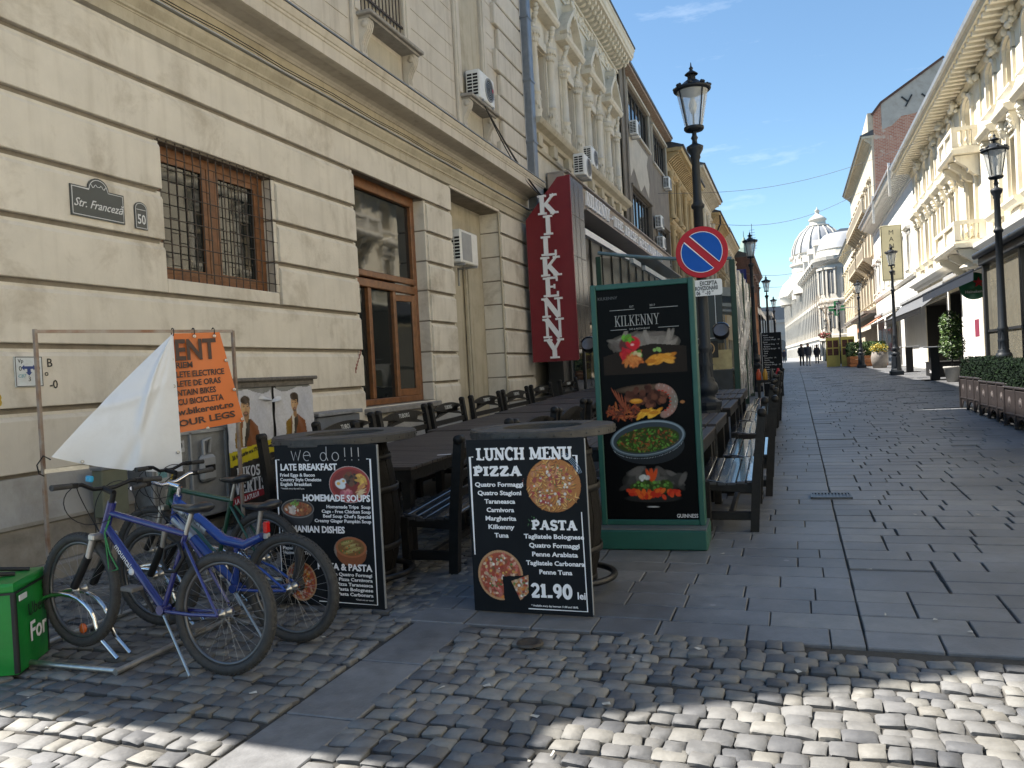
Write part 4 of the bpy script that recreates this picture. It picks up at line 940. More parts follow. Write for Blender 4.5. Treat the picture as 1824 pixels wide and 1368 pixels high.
# ================================================================ barrels with menu boards
barrel_w = mat('barrel_wood', (.010, .009, .0085), .7, spec=.15, v=.4, s=10, b=.4, bs=30); hoop_m = mat('barrel_hoop', (.03, .028, .027), .5, m=.6, v=.3)
lid_w = mat('barrel_lid_wood', (.075, .067, .060), .72, v=.3, s=9, b=.6, bs=26, rand=.12, grime=.4, gs=5)
def barrel(cx, cy, R, h, label):
    r = empty('barrel_table', (cx, cy, gz(cy)), 0, label, 'barrel', 'barrel tables carrying the menu boards')
    n = 20
    for k in range(n):
        a0, a1 = 2*PI*k/n+.008, 2*PI*(k+1)/n-.008; mb = MB()
        mb.lathe([(.28, .03), (.335, .22), (.365, .5), (.335, .80), (.28, h-.05), (.26, h-.05), (.26, .03)], n=2, a0=a0, a1=a1); mb.build('stave', barrel_w, r)
    for z, rr in ((.10, .308), (.30, .354), (.70, .356), (.92, .315)):
        mb = MB(); mb.lathe([(rr, z-.02), (rr+.006, z-.02), (rr+.006, z+.02), (rr, z+.02)], n=32); mb.build('hoop', hoop_m, r)
    # round top: boards with a sunken ring cut in the middle
    nb = 9; w = 2*R/nb
    for k in range(nb):
        a, b = -R+k*w+.002, -R+(k+1)*w-.002; up_, dn = [], []
        for i in range(7):
            x = a+(b-a)*i/6; q = math.sqrt(max(R*R-x*x, 1e-6)); up_.append((x, q)); dn.append((x, -q))
        ri = R*.56; inner = [(x, y) for x, y in up_ if abs(x) < ri]
        hz = rnd.uniform(-.0015, .0015)
        if abs(a) >= ri and abs(b) >= ri or len(inner) < 3:
            mb = MB(); mb.prism(dn+up_[::-1], h-.012+hz, h+hz, 'xy'); mb.build('top_board', lid_w, r)
        else:
            for s_ in (1, -1):
                out = [(x, s_*q) for x, q in up_]; inn = [(x, s_*math.sqrt(max(ri*ri-x*x, 0))) for x, q in up_]
                mb = MB(); mb.prism(inn+out[::-1], h-.012+hz, h+hz, 'xy'); mb.build('top_board', lid_w, r)
    mb = MB(); mb.lathe([(R*.555, h-.006), (R*.555, h-.045), (0, h-.046)], n=40, smooth=False); mb.build('top_recess', mat('sooty_wood', (.05, .045, .04), .8, v=.3, s=10), r)  # recess wood in a darker tone than the lid boards
    mb = MB(); mb.lathe([(R+.002, h-.004), (R+.008, h-.008), (R+.008, h-.052), (R, h-.056), (.26, h-.056), (.26, h-.014), (R, h-.014)], n=48, smooth=False)
    for k in range(28): a = 2*PI*k/28; mb.sphere(((R+.008)*math.cos(a), (R+.008)*math.sin(a), h-.03), .006, 6, 4)
    mb.build('rim', mat('rim_band', (.035, .034, .034), .5, v=.3, s=20, b=.2), r)
    pts = []
    mb = MB(); mb.tube([(.30*math.cos(t)+.12, .30*math.sin(t)+.05, .10) for t in [(-1.2+3.4*i/18) for i in range(19)]], .022, 8); mb.build('foot_ring', black_p, r)
    return r
barrel(-3.06, 4.98, .50, 1.10, 'left barrel table behind the breakfast board, behind the bicycles')
barrel(-1.60, 5.06, .475, 1.10, 'right barrel table behind the lunch menu board')
board_bk = mat('board_black', (.011, .013, .016), .5, v=.25, s=2.5, spec=.1)
board_edge = mat('board_edge', (.25, .26, .27), .5)
heavy = dict(bold=.022)
def menu_root(loc, rz, w, h, label, name='menu_board'):
    r = empty(name, loc, rz, label, 'menu board')
    mb = MB(); mb.box(0, w, .0, .018, 0, h, ch=.002); mb.build('panel', board_bk, r)
    mb = MB(); mb.box(w-.0005, w+.0035, .002, .020, .01, h-.005); mb.build('edge_strip', board_edge, r)
    return r
# colours for painted food
RD, OR, YL, WH, BR, GN, DK = (.30, .035, .02), (.50, .17, .03), (.55, .36, .08), (.60, .58, .54), (.16, .05, .02), (.07, .15, .03), (.02, .015, .012)
def pic_pizza(seed=1, slice_=True, size=110):
    p = Pic(size, size, seed=seed)
    base = p.ell(.46, .5, .44, .46, (.42, .24, .12), soft=.03); p.ell(.46, .5, .40, .42, (.30, .06, .03), soft=.05)
    p.scatter(170, .46, .5, .37, .39, .035, [RD, OR, (.50, .30, .22), (.55, .42, .28), BR, (.45, .12, .10)], base, (1.2, .8))
    p.scatter(40, .46, .45, .30, .3, .022, [GN, YL, WH], base)
    if slice_:
        cut = p.poly([(.50, .52), (1.1, .48), (1.1, 1.1), (.52, 1.1)], (0, 0, 0)); p.a[cut > .5] = 0
        m = p.poly([(.66, .60), (.99, .48), (.98, .80), (.82, .94)], (.40, .22, .12)); p.scatter(60, .86, .70, .14, .2, .03, [RD, OR, (.55, .42, .28), GN, WH], m)
    p.noise(.2, 1); return p
def pic_penne(seed=2, size=120):
    p = Pic(size, size, seed=seed); b = p.ell(.5, .5, .49, .47, (.34, .13, .03), soft=.04)
    p.scatter(40, .5, .5, .40, .38, .07, [(.28, .03, .03), (.36, .10, .05), (.45, .2, .1)], b)
    for i in range(170):
        a = p.r.rand()*2*PI; q = math.sqrt(p.r.rand())*.46; c = np.array([(.52, .24, .05), (.58, .33, .09), (.42, .15, .03), (.60, .38, .14)][p.r.randint(4)])
        x, y, ro = .5+q*math.cos(a), .5+q*math.sin(a), p.r.rand()*PI
        p.ell(x+.006, y+.008, .058, .018, (.14, .05, .015), ro, .3); p.ell(x, y, .055, .015, c, ro, .5)
    p.scatter(16, .48, .5, .34, .34, .05, [(.34, .03, .04), (.30, .05, .05)], b, (1, .7)); p.scatter(30, .5, .5, .36, .36, .024, [WH, (.5, .48, .45)], b); p.scatter(30, .5, .5, .38, .38, .014, [GN], b)
    p.noise(.15, 1); return p
def pic_plate(seed, rim, items, size=(110, 84), rr=(.48, .36)):
    w, h = size; p = Pic(w, h, seed=seed); cy = h/w/2
    p.ell(.5, cy, rr[0]+.012, rr[1]+.012, (.42, .36, .34), soft=.02); p.ell(.5, cy, rr[0], rr[1], rim, soft=.03); b = p.ell(.5, cy, rr[0]*.88, rr[1]*.88, tuple(x*.6 for x in rim), soft=.05)
    items(p, cy, b); p.noise(.12, 1); return p
def it_break(p, cy, b):
    p.ell(.28, cy-.0, .14, .09, (.62, .66, .68), .4, .2); p.ell(.34, cy-.06, .12, .07, (.58, .62, .66), -.3, .2); p.ell(.24, cy-.02, .05, .04, (.62, .36, .08), 0, .3); p.ell(.36, cy-.07, .04, .03, (.62, .36, .08), 0, .3)
    p.scatter(40, .53, cy-.12, .13, .12, .05, [DK, BR, (.1, .05, .03)], b); p.scatter(24, .78, cy-.08, .12, .14, .05, [(.62, .40, .08), (.56, .30, .06)], b, (1.5, .6))
    p.scatter(26, .42, cy+.20, .14, .08, .05, [(.42, .10, .14), (.5, .2, .2)], b)
    for i in range(14): p.ell(.70+p.r.rand()*.12, cy+.1+p.r.rand()*.14, .11, .012, (.60, .44, .24), -.5+p.r.rand()*.3, .4)
    p.ell(.76, cy+.05, .16, .035, (.45, .2, .08), -.7, .3)
def pic_soup(seed=5, size=(110, 80)):
    w, h = size; p = Pic(w, h, seed=seed)
    p.ell(.5, .40, .46, .32, (.03, .03, .032), soft=.03); p.ell(.5, .25, .49, .235, (.16, .155, .15), soft=.03); p.ell(.5, .245, .46, .21, (.04, .03, .03), soft=.04); b = p.ell(.5, .26, .43, .18, (.26, .10, .04), soft=.08)
    p.scatter(70, .5, .26, .40, .16, .035, [RD, BR, (.45, .22, .08), (.30, .12, .05)], b); p.scatter(22, .32, .28, .2, .1, .05, [WH, (.5, .42, .36)], b, (1.2, .7)); p.scatter(26, .42, .12, .12, .07, .035, [(.16, .30, .05), GN], None, (1.3, .5))
    p.noise(.1, 1); return p
def pic_sarmale(seed=6, size=(120, 96)):
    w, h = size; p = Pic(w, h, seed=seed)
    p.ell(.5, .42, .48, .34, (.30, .25, .21), soft=.25, al=.8); p.ell(.52, .50, .37, .26, (.22, .075, .03), soft=.03); p.ell(.52, .36, .39, .22, (.34, .12, .05), soft=.04); b = p.ell(.52, .36, .34, .18, (.18, .09, .03), soft=.06)
    for k, (x, y) in enumerate([(.42, .26), (.52, .33), (.60, .40), (.5, .44)]): p.ell(x, y, .22, .05, (.30, .25, .08), -.25, .4, clip=b); p.ell(x+.02, y-.015, .16, .02, (.42, .37, .16), -.25, .6, clip=b)
    p.scatter(30, .52, .36, .3, .15, .02, [GN, OR, BR], b); p.noise(.12, 1); return p
# --- lunch menu board
m1 = menu_root((-1.94, 4.545, gz(4.5)+.012), math.radians(-.5), .755, 1.06, 'lunch menu board with pizza and pasta list, price 21.90 lei')
for t_, x_, z_, h_, L_, w_ in (('LUNCH', .066, .935, .074, .315, .23), ('MENU', .412, .935, .074, .268, .23), ('PIZZA', .040, .838, .057, .318, .25), ('PASTA', .402, .512, .056, .285, .25), ('21.90', .375, .102, .082, .262, .28)):
    mb = MB(); sx_ = L_/serif_w(t_, h_, 1, 0); serif(mb, t_, x_, z_, h_, w=w_*max(1, sx_*.9), d0=-.0002, d1=-.0012, sx=sx_, ser=.16, sp=0); o = mb.build('heading', white_l, m1)
def fit(parent, t_, x_, z_, L_, size, mt, align='CENTER', **k):
    me = text_mesh(t_, size, mt, align=align, **k); xs = [v.co.x for v in me.vertices]; wd = max(xs)-min(xs)
    return text(parent, t_, (x_, -.001, z_), size, mt, align=align, sx=round(L_/wd, 3), **k)
for i, (t_, L_) in enumerate([('Quatro Formaggi', .315), ('Quatro Stagioni', .285), ('Taraneasca', .20), ('Carnivora', .18), ('Margherita', .20), ('Kilkenny', .17), ('Tuna', .092)]): fit(m1, t_, .205, .772-.052*i, L_, .038, white_l, bold=.028)
for i, (t_, L_) in enumerate([('Tagliatele Bolognese', .375), ('Quatro Formaggi', .315), ('Penne Arabiata', .285), ('Tagliatele Carbonara', .365), ('Penne Tuna', .205)]): fit(m1, t_, .538, .458-.0535*i, L_, .038, white_l, bold=.028)
text(m1, 'lei', (.665, -.001, .102), .058, white_l, **heavy); text(m1, '* Available every day between 11:00 and 18:00.', (.375, -.001, .046), .0165, white_l, bold=.01, sx=.93)
mb = MB(); mb.ribbon([(.045, .955), (.022, .955), (.022, .35)], .007, -.0002, -.0008); mb.ribbon([(.68, .955), (.705, .955), (.705, .86)], .007, -.0002, -.0008); mb.ribbon([(.718, .62), (.724, .030), (.355, .030)], .006, -.0002, -.0008)
mb.build('border_line', white_l, m1)
q = Pic(70, 60, seed=9); q.ell(.5, .45, .42, .30, (.055, .075, .10), .5, .5); q.a[:] = (q.rgb.sum(-1) > .05)
for k in range(4): q.ell(.5, .5, .5, .5, (.0, 0, 0), 0, .01, 0)
mb = MB()
for k in range(4): mb.ribbon(arc(.585, .76, .135+.009*k, .195+.009*k, 80, 25, 10), .0035, -.0014, -.0016)
mb.build('plate_rim_print', mat('rim_blue', (.16, .23, .32), .4), m1)
pic_penne().build('pasta_print', m1, (.378, -.0022, .955), .352)
pic_pizza(3).build('pizza_print', m1, (.028, -.0016, .398), .34)
def splash(parent, cx, cz, cols, n, rx, rz_, seed, name='herb_print'):
    q = Pic(40, 40, seed=seed); q.scatter(n, .5, .5, .42, .42, .06, cols); q.build(name, parent, (cx-rx, -.0013, cz+rz_), 2*rx)
splash(m1, .40, .56, [(.02, .07, .03), (.05, .16, .05)], 14, .04, .04, 4); splash(m1, .39, .80, [(.16, .03, .02), (.10, .02, .015)], 10, .04, .04, 8, 'pepper_print')
# --- breakfast board
m2 = menu_root((-3.32, 4.50, gz(4.4)+.012), math.radians(-3), .80, 1.06, 'black breakfast and soups board with chalk words we do, behind the bicycle wheel')
script = mat('chalk_white', (.42, .42, .43), .7)
mb = MB()
def chalk(x, z, s_, strokes):
    for st in strokes: mb.ribbon([(x+a*s_, z+b*s_) for a, b in st], .0045, -.0002, -.0008)
chalk(.14, .955, .085, [[(0, .8), (.22, .05), (.42, .7), (.62, .05), (.9, .85)]]); chalk(.235, .955, .085, [arc(.35, .38, .32, .36, -10, 300, 14), [(.05, .42), (.62, .46)]])
chalk(.37, .955, .085, [arc(.3, .33, .28, .32, 0, 360, 14), [(.6, 1.1), (.58, .3), (.72, .02)]]); chalk(.46, .955, .085, [arc(.35, .33, .3, .32, 0, 360, 14)])
for k in range(3): chalk(.555+.052*k, .955, .085, [[(.1, 1.0), (.1, .3)], [(.1, .1), (.1, .02)]])
mb.build('chalk_lettering', script, m2)
for t_, x_, z_, L_, al in [('LATE BREAKFAST', .045, .895, .45, 'LEFT'), ('HOMEMADE SOUPS', .735, .692, .52, 'RIGHT'), ('ROMANIAN DISHES', .53, .484, .50, 'RIGHT'), ('PIZZA & PASTA', .72, .243, .42, 'RIGHT')]: fit(m2, t_, x_, z_, L_, .060, white_l, align=al, bold=.032)
for i, (t_, L_) in enumerate([('Fried Eggs & Bacon', .28), ('Country Style Omelette', .33), ('English Breakfast', .25)]): fit(m2, t_, .038, .853-.031*i, L_, .030, white_l, align='LEFT', bold=.018)
text(m2, '* Available every day until 2 p.m.', (.04, -.001, .768), .0145, cream_l)
for i, (t_, L_) in enumerate([('Homemade Tripe  Soup', .335), ('Cage - Free Chicken Soup', .375), ("Beef Soup Chef's Special", .365), ('Creamy Ginger Pumpkin Soup', .435)]): fit(m2, t_, .735, .646-.031*i, L_, .030, white_l, align='RIGHT', bold=.018)
for i, (t_, L_) in enumerate([('Pork Neck', .15), ('Romanian Sarmale', .26), ('Papanasi', .125), ('Homemade Tripe  Soup', .335)]): fit(m2, t_, .030, .427-.031*i, L_, .030, white_l, align='LEFT', bold=.018)
for i, (t_, L_) in enumerate([('Pizza Quatro Formagi', .34), ('Pizza Carnivora', .255), ('Pizza Taraneasca', .275), ('Pasta Bolognese', .27), ('Pasta Carbonara', .27)]): fit(m2, t_, .72, .206-.032*i, L_, .030, white_l, align='RIGHT', bold=.018)
text(m2, '*Check out our menu!', (.72, -.001, .052), .0145, cream_l, align='RIGHT')
mb = MB(); mb.ribbon([(.04, .965), (.012, .965), (.008, .20)], .006, -.0002, -.0008); mb.ribbon([(.725, .965), (.752, .965), (.748, .030), (.30, .030)], .006, -.0002, -.0008); mb.build('border_line', white_l, m2)
pic_plate(11, (.30, .035, .03), it_break).build('breakfast_print', m2, (.425, -.0016, .925), .325)
pic_soup().build('soup_print', m2, (.03, -.0016, .708), .275); pic_sarmale().build('sarmale_print', m2, (.41, -.0016, .505), .31); pic_pizza(21, False, 90).build('pizza_print', m2, (.03, -.0016, .30), .29)
# ================================================================ big green-framed food board on its plinth
g0 = empty('food_board', (-1.125, 6.38, gz(6.3)), math.radians(2.2), 'tall green framed board with four food pictures on a green plinth', 'advertising board')
mb = MB(); mb.box(-.43, .43, -.20, .26, 0, .155, ch=.01); mb.build('plinth', green_p, g0)
mb = MB(); mb.box(-.425, .425, -.195, .255, .156, .166); mb.build('plinth_top', mat('zinc_top', (.10, .115, .12), .5, v=.15), g0)
mb = MB(); mb.box(-.375, .375, -.03, .10, .22, 2.06); mb.build('panel', black_p, g0)
mb = MB(); B0, B1, Hh = .165, 2.11, .41
mb.box(-Hh, -Hh+.045, -.055, .12, B0, B1, ch=.006); mb.box(Hh-.045, Hh, -.055, .12, B0, B1, ch=.006); mb.box(-Hh+.045, Hh-.045, -.053, .118, B1-.045, B1-.002, ch=.005); mb.box(-Hh+.045, Hh-.045, -.053, .118, B0+.002, B0+.045, ch=.005); mb.build('frame', green_p, g0)
gl = mat('glossy_print', (.004, .0045, .005), .35, v=.1, spec=.06); mb = MB(); mb.box(-.366, .366, -.036, -.031, .205, 2.07); mb.build('poster', gl, g0)
Zt, yq = 2.06, -.0375
lk = mat('logo_line', (.30, .30, .29), .5)
mb = MB(); serif(mb, 'KILKENNY', -.225, 1.765, .085, w=.075, d0=-.0365, d1=-.0372, sx=.70, ser=.03, sp=.02)
for (a, b, z) in ((-.26, -.06, 1.895), (.06, .28, 1.895), (-.26, -.13, 1.738), (.12, .28, 1.738)): mb.ribbon([(a, z), (b, z)], .004, -.0365, -.0370)
mb.build('logo', lk, g0); text(g0, 'EST', (-.10, -.037, 1.91), .022, lk); text(g0, '2017', (.06, -.037, 1.91), .022, lk); text(g0, 'KILKENNY', (-.355, -.037, 1.985), .034, mat('dim_grey', (.09, .09, .09), .5)); text(g0, 'BAR & RESTAURANT', (-.11, -.037, 1.732), .018, lk)
text(g0, 'GUINNESS', (.19, -.037, .225), .042, cream_l, sx=.85, bold=.01)
def pic_burger():
    p = Pic(150, 80, seed=31)
    p.ell(.5, .16, .48, .16, (.17, .15, .13), 0, .35); p.scatter(26, .5, .14, .42, .1, .05, [(.24, .21, .18), (.10, .085, .075), (.19, .17, .15)], asp=(2.2, .6)); p.poly([(0, .30), (.3, .22), (.6, .17), (.85, .20), (1, .22), (1, .53), (0, .53)], DK)
    p.ell(.30, .17, .11, .11, (.09, .03, .03), 0, .2); p.ell(.37, .15, .10, .09, (.48, .02, .03), .2, .25); p.ell(.36, .17, .03, .02, (.7, .35, .35), 0, .6); p.scatter(12, .31, .08, .06, .045, .03, [(.10, .30, .03), (.05, .16, .02)], asp=(1.3, .6))
    p.scatter(26, .32, .28, .14, .05, .035, [(.42, .02, .03), (.36, .03, .02)], asp=(1.6, .6)); p.scatter(14, .42, .29, .08, .04, .03, [(.10, .24, .04), (.55, .45, .25)]); p.scatter(30, .36, .37, .11, .045, .04, [(.45, .12, .03), (.5, .18, .05)], asp=(1.4, .6))
    for i in range(16): p.ell(.55+p.r.rand()*.30, .34+p.r.rand()*.10-.02, .08, .030, [(.55, .23, .03), (.62, .30, .05), (.42, .15, .02)][i % 3], -.5+p.r.rand()*.8, .35)
    p.scatter(8, .66, .25, .04, .02, .02, [(.2, .35, .1)]); p.a[:] = p.a > .25; p.noise(.1, 1); return p
def pic_grill():
    p = Pic(150, 80, seed=32); p.ell(.45, .13, .38, .06, (.09, .06, .04), -.05, .5); 
    p.scatter(130, .24, .40, .22, .09, .025, [(.20, .04, .02), (.30, .09, .03), (.09, .03, .02)], asp=(1.8, .5)); p.scatter(60, .5, .22, .26, .12, .04, [(.08, .03, .02), (.13, .05, .03), (.05, .02, .015)])
    for i in range(5): p.ell(.13+.03*i, .2+.03*i, .13, .012, (.22, .06, .03), 1.1+.1*i, .4)
    p.ell(.38, .28, .09, .035, (.5, .2, .02), 0, .3); p.ell(.38, .27, .07, .02, (.6, .3, .05), 0, .4)
    for i in range(40):
        t = i/39; a = math.radians(-75+165*t); p.ell(.66+.17*math.cos(a), .29-.17*math.sin(a)*1.0, .055, .05, (.24+.06*math.sin(t*9), .16, .13), 0, .4)
    for i in range(9): a = math.radians(-60+150*i/8); p.ell(.66+.13*math.cos(a), .29-.13*math.sin(a), .02, .012, (.35, .05, .03), 0, .4); p.ell(.66+.19*math.cos(a), .29-.19*math.sin(a), .012, .02, (.42, .42, .42), 0, .8, .5)
    for i in range(16): p.ell(.40+p.r.rand()*.24, .40+p.r.rand()*.07, .075, .026, [(.60, .30, .03), (.68, .38, .05), (.45, .18, .02)][i % 3], -1.1+p.r.rand()*1.2, .35)
    p.ell(.93, .31, .035, .025, (.30, .13, .05), 0, .4); p.a[:] = p.a > .3; p.noise(.1, 1); return p
def pic_greensoup():
    p = Pic(150, 90, seed=33); p.ell(.5, .34, .47, .25, (.02, .024, .028), 0, .02); p.ell(.5, .25, .49, .235, (.07, .10, .12), -.12, .02); p.ell(.5, .245, .475, .22, (.22, .28, .32), -.12, .03); p.ell(.5, .25, .455, .205, (.04, .055, .065), -.12, .03); b = p.ell(.5, .27, .42, .165, (.035, .05, .015), -.12, .05)
    p.scatter(240, .5, .27, .40, .16, .016, [(.06, .16, .02), (.10, .24, .04), (.03, .08, .015), (.16, .10, .03), (.20, .05, .02)], b, (1.5, .7)); 
    for i in range(60):
        a = math.radians(20+140*i/59); p.ell(.5+.475*math.cos(a), .27+.235*math.sin(a)-.05*math.cos(a), .004, .008, (.3, .35, .38), 0, .5)
    p.a[:] = p.a > .3; return p
def pic_wings():
    p = Pic(150, 90, seed=34); p.ell(.5, .20, .46, .20, (.06, .06, .055), 0, .5, .8); p.scatter(20, .5, .2, .42, .16, .06, [(.09, .085, .08), (.04, .04, .038)], asp=(1.8, .7)); p.ell(.5, .42, .40, .06, (.02, .02, .02), 0, .2)
    p.scatter(60, .5, .27, .26, .07, .04, [(.05, .10, .02), (.03, .05, .015)])
    for i in range(46): p.ell(.5+(p.r.rand()-.5)*.66, .36+(p.r.rand()-.5)*.09, .045, .03, [(.50, .05, .02), (.42, .03, .015), (.58, .11, .02)][i % 3], p.r.rand()*3, .35)
    for x, a in ((.46, 1.2), (.5, 1.57), (.54, 1.9), (.5, 1.4)): p.ell(x, .12, .10, .028, (.52, .07, .02), a, .35)
    p.scatter(7, .40, .16, .05, .03, .03, [(.5, .52, .5)]); p.scatter(20, .5, .24, .25, .05, .02, [(.10, .25, .05)]); p.ell(.5, .53, .10, .015, (.35, .36, .37), 0, .5); p.a[:] = p.a > .25; p.noise(.1, 1); return p
pic_burger().build('burger_print', g0, (-.33, yq, 1.725), .66, mt=colmat('gloss_ink', .4, .08)); pic_grill().build('grill_print', g0, (-.335, yq, 1.345), .66, mt=colmat('gloss_ink', .4, .08))
pic_greensoup().build('soup_print', g0, (-.32, yq, 1.015), .62, mt=colmat('gloss_ink', .4, .08)); pic_wings().build('wings_print', g0, (-.30, yq, .64), .62, mt=colmat('gloss_ink', .4, .08))
# ================================================================ bicycles
def make_bike(x, y, rz, lean, frame_m, label, style=0, lift=0, steer=0, seat_m=None, flip=1, grip_side=1):
    """origin at the rear contact point, front towards local +x"""
    r = empty('bicycle', (x, y, gz(y)+.004), rz, label, 'bicycle'); r.rotation_euler = (lean, -math.atan2(lift, 1.07), rz); r.scale = (.94, .94, .94)
    R = .335; WB = 1.07
    def wheel(cx, cz, rotz=0):
        w = empty('wheel', (cx, 0, cz)); w.parent = r; w.rotation_euler = (0, 0, rotz)
        mb = MB(); mb.tube([(math.cos(a)*(R-.026), 0, math.sin(a)*(R-.026)) for a in [2*PI*i/48 for i in range(48)]], .029, 8, closed=True)
        for i in range(64):
            a = 2*PI*i/64
            for s_ in (-1, 0, 1):
                aa = a+(.05 if s_ == 0 else 0); c, q = math.cos(aa), math.sin(aa); n = Vector((c*.8, s_*.55, q*.8)).normalized()
                p = Vector((c*(R-.026), 0, q*(R-.026)))+n*.024
                mb.bar(p, p+n*.007, .014, .016, upv=(-q, 0, c))
        mb.build('tyre', rubber, w)
        mb = MB(); rr = R-.052
        sec = [(rr+.004, -.011), (rr+.004, .011), (rr-.014, .009), (rr-.018, 0), (rr-.014, -.009), (rr+.004, -.011)]
        mb.lathe(sec, n=48, axis='y'); mb.build('rim', mat('alloy_rim', (.12, .12, .125), .35, m=.7, v=.2, s=12), w)
        mb = MB()
        for i in range(32):
            a = 2*PI*i/32; s_ = .026 if i % 2 else -.026; b = a+(.5 if (i//2) % 2 else -.5)
            mb.tube([(math.cos(b)*.022, s_, math.sin(b)*.022), (math.cos(a)*(rr-.014), 0, math.sin(a)*(rr-.014))], .0010, 3, cap=False)
        mb.build('spokes', mat('spoke_steel', (.35, .35, .36), .35, m=.8), w)
        mb = MB(); mb.lathe([(0, -.052), (.008, -.052), (.008, -.034), (.026, -.030), (.026, -.024), (.014, -.02), (.014, .02), (.026, .024), (.026, .03), (.008, .034), (.008, .052), (0, .052)], n=12, axis='y'); mb.build('hub', steel, w)
        return w
    rw = wheel(0, R); fwh = wheel(WB, R, steer)
    BB = Vector((.43, 0, .30)); ST = Vector((.30, 0, .74)) if style == 0 else Vector((.34, 0, .70)); HT = Vector((.87, 0, .83)); HB = Vector((.905, 0, .70)); RA = Vector((0, 0, R)); FA = Vector((WB, 0, R))
    mb = MB()
    if style == 0:
        mb.tube([BB, HB+Vector((-.01, 0, .03))], .024, 10); mb.tube([ST, HT+Vector((.005, 0, -.02))], .019, 10); mb.tube([BB, ST], .016, 8)
    else:
        mb.tube([BB+Vector((0, 0, .03)), Vector((.60, 0, .47)), HB+Vector((-.005, 0, .03))], [.022, .03, .033], 10)
        mb.tube([HT, Vector((.7, 0, .73)), Vector((.5, 0, .60)), Vector((.33, 0, .58)), Vector((.20, 0, .64))], [.03, .032, .034, .034, .026], 12); mb.tube([BB, Vector((.40, 0, .60))], .02, 8)
    mb.tube([HT+Vector((-.012, 0, .045)), HB+Vector((.008, 0, -.035))], .027, 12); mb.tube([BB+Vector((0, -.035, 0)), BB+Vector((0, .035, 0))], .027, 12)
    fr_ = mb.build('frame', frame_m, r)
    mb = MB()
    for s_ in (-1, 1):
        mb.tube([BB+Vector((-.04, s_*.03, 0)), Vector((.2, s_*.045, .31)), RA+Vector((0, s_*.062, 0))], .011, 8)
        tp = ST+Vector((-.01, s_*.022, -.04)) if style == 0 else Vector((.34, s_*.022, .50))
        mb.tube([tp, Vector((.17, s_*.045, .56 if style == 0 else .44)), RA+Vector((0, s_*.062, 0))], .009, 8)
    mb.build('rear_stays', frame_m, r)
    T = Matrix.Translation(HB) @ Matrix.Rotation(steer, 4, 'Z') @ Matrix.Translation(-HB)
    mb = MB(T)
    for s_ in (-1, 1):
        mb.tube([HB+Vector((.015, s_*.062, -.03)), HB+Vector((.05, s_*.062, -.16))], .019, 10, mi=1)
        mb.tube([HB+Vector((.05, s_*.062, -.15)), FA+Vector((-.005, s_*.062, .02))], .024, 10, mi=0)
    mb.bar(HB+Vector((.01, -.085, -.03)), HB+Vector((.01, .085, -.03)), .05, .04, 1, ch=.008); mb.build('fork', [plastic_b, steel], r)
    mb = MB(T); G = HT+Vector((-.03, 0, .10)); S = G+Vector((.09, 0, .02)); stem_m = chrome if style else plastic_b
    mb.tube([HT+Vector((-.01, 0, .03)), G], .016, 8); mb.tube([G, S], .018, 8); st_ = mb.build('stem', stem_m, r)
    mb = MB(T); hw = .36
    pts = [S+Vector((-.05, -hw, .035)), S+Vector((-.02, -.16, .035)), S+Vector((0, -.07, 0)), S+Vector((0, .07, 0)), S+Vector((-.02, .16, .035)), S+Vector((-.05, hw, .035))]
    mb.tube(pts, .0125, 8); hb = mb.build('handlebar', chrome if style else plastic_b, r)
    for s_ in (-1, 1):
        a = S+Vector((-.05, s_*hw, .035)); b = S+Vector((-.032, s_*(hw-.125), .035)); mb = MB(T); mb.tube([a, a.lerp(b, .1), b], [.018, .017, .016], 10); mb.build('grip', rubber, hb)
        mb = MB(T); c = S+Vector((-.028, s_*(hw-.15), .035)); mb.bar(c+Vector((0, -.02, 0)), c+Vector((0, .02, 0)), .035, .03, ch=.005)
        mb.tube([c+Vector((.02, 0, -.01)), c+Vector((.055, s_*.03, -.015)), c+Vector((.04, s_*.11, -.01))], [.007, .006, .006], 6); mb.build('brake_lever', plastic_b, hb)
    mb = MB(T)
    c = S
    for s_ in (-1, 1):
        q = [c+Vector((.01, s_*.14, .03)), c+Vector((.15, s_*.12, .05)), c+Vector((.17, s_*.0, -.12)), HB+Vector((.04, 0, -.02))]
        mb.tube([q[0]*(1-t)**3+q[1]*3*t*(1-t)**2+q[2]*3*t*t*(1-t)+q[3]*t**3 for t in [k/12 for k in range(13)]], .003, 5)
    q = [c+Vector((.01, .16, .03)), c+Vector((.20, .22, -.05)), c+Vector((.10, .12, -.30)), HT+Vector((-.05, .03, -.05))]
    mb.tube([q[0]*(1-t)**3+q[1]*3*t*(1-t)**2+q[2]*3*t*t*(1-t)+q[3]*t**3 for t in [k/12 for k in range(13)]], .003, 5)
    mb.build('brake_cable', plastic_b, r)
    SP = ST+Vector((-.035, 0, .12)) if style == 0 else Vector((.20, 0, .80)); mb = MB(); mb.tube([ST if style == 0 else Vector((.24, 0, .62)), SP], .014, 8); mb.build('seat_post', steel, r)
    mb = MB(); v = []; 
    secs = [(-.13, .035, .01), (-.11, .068, .03), (-.07, .078, .035), (-.02, .06, .03), (.04, .032, .026), (.10, .020, .022), (.135, .014, .012), (.145, .004, .002)]
    for (sx, hw_, th) in secs:
        for k in range(10):
            a = 2*PI*k/10; v.append((SP.x+sx, hw_*math.cos(a), SP.z+.03+(.018 if sx < -.05 else 0)+ (th*math.sin(a) if math.sin(a) < 0 else th*.75*math.sin(a))))
    f = [(i*10+k, i*10+(k+1) % 10, (i+1)*10+(k+1) % 10, (i+1)*10+k) for i in range(len(secs)-1) for k in range(10)]+[tuple(range(10))[::-1], tuple(range(70, 80))]
    mb.add(v, f, 0, True); mb.build('saddle', seat_m or mat('saddle_vinyl', (.018, .018, .019), .32, v=.2, b=.1), r)
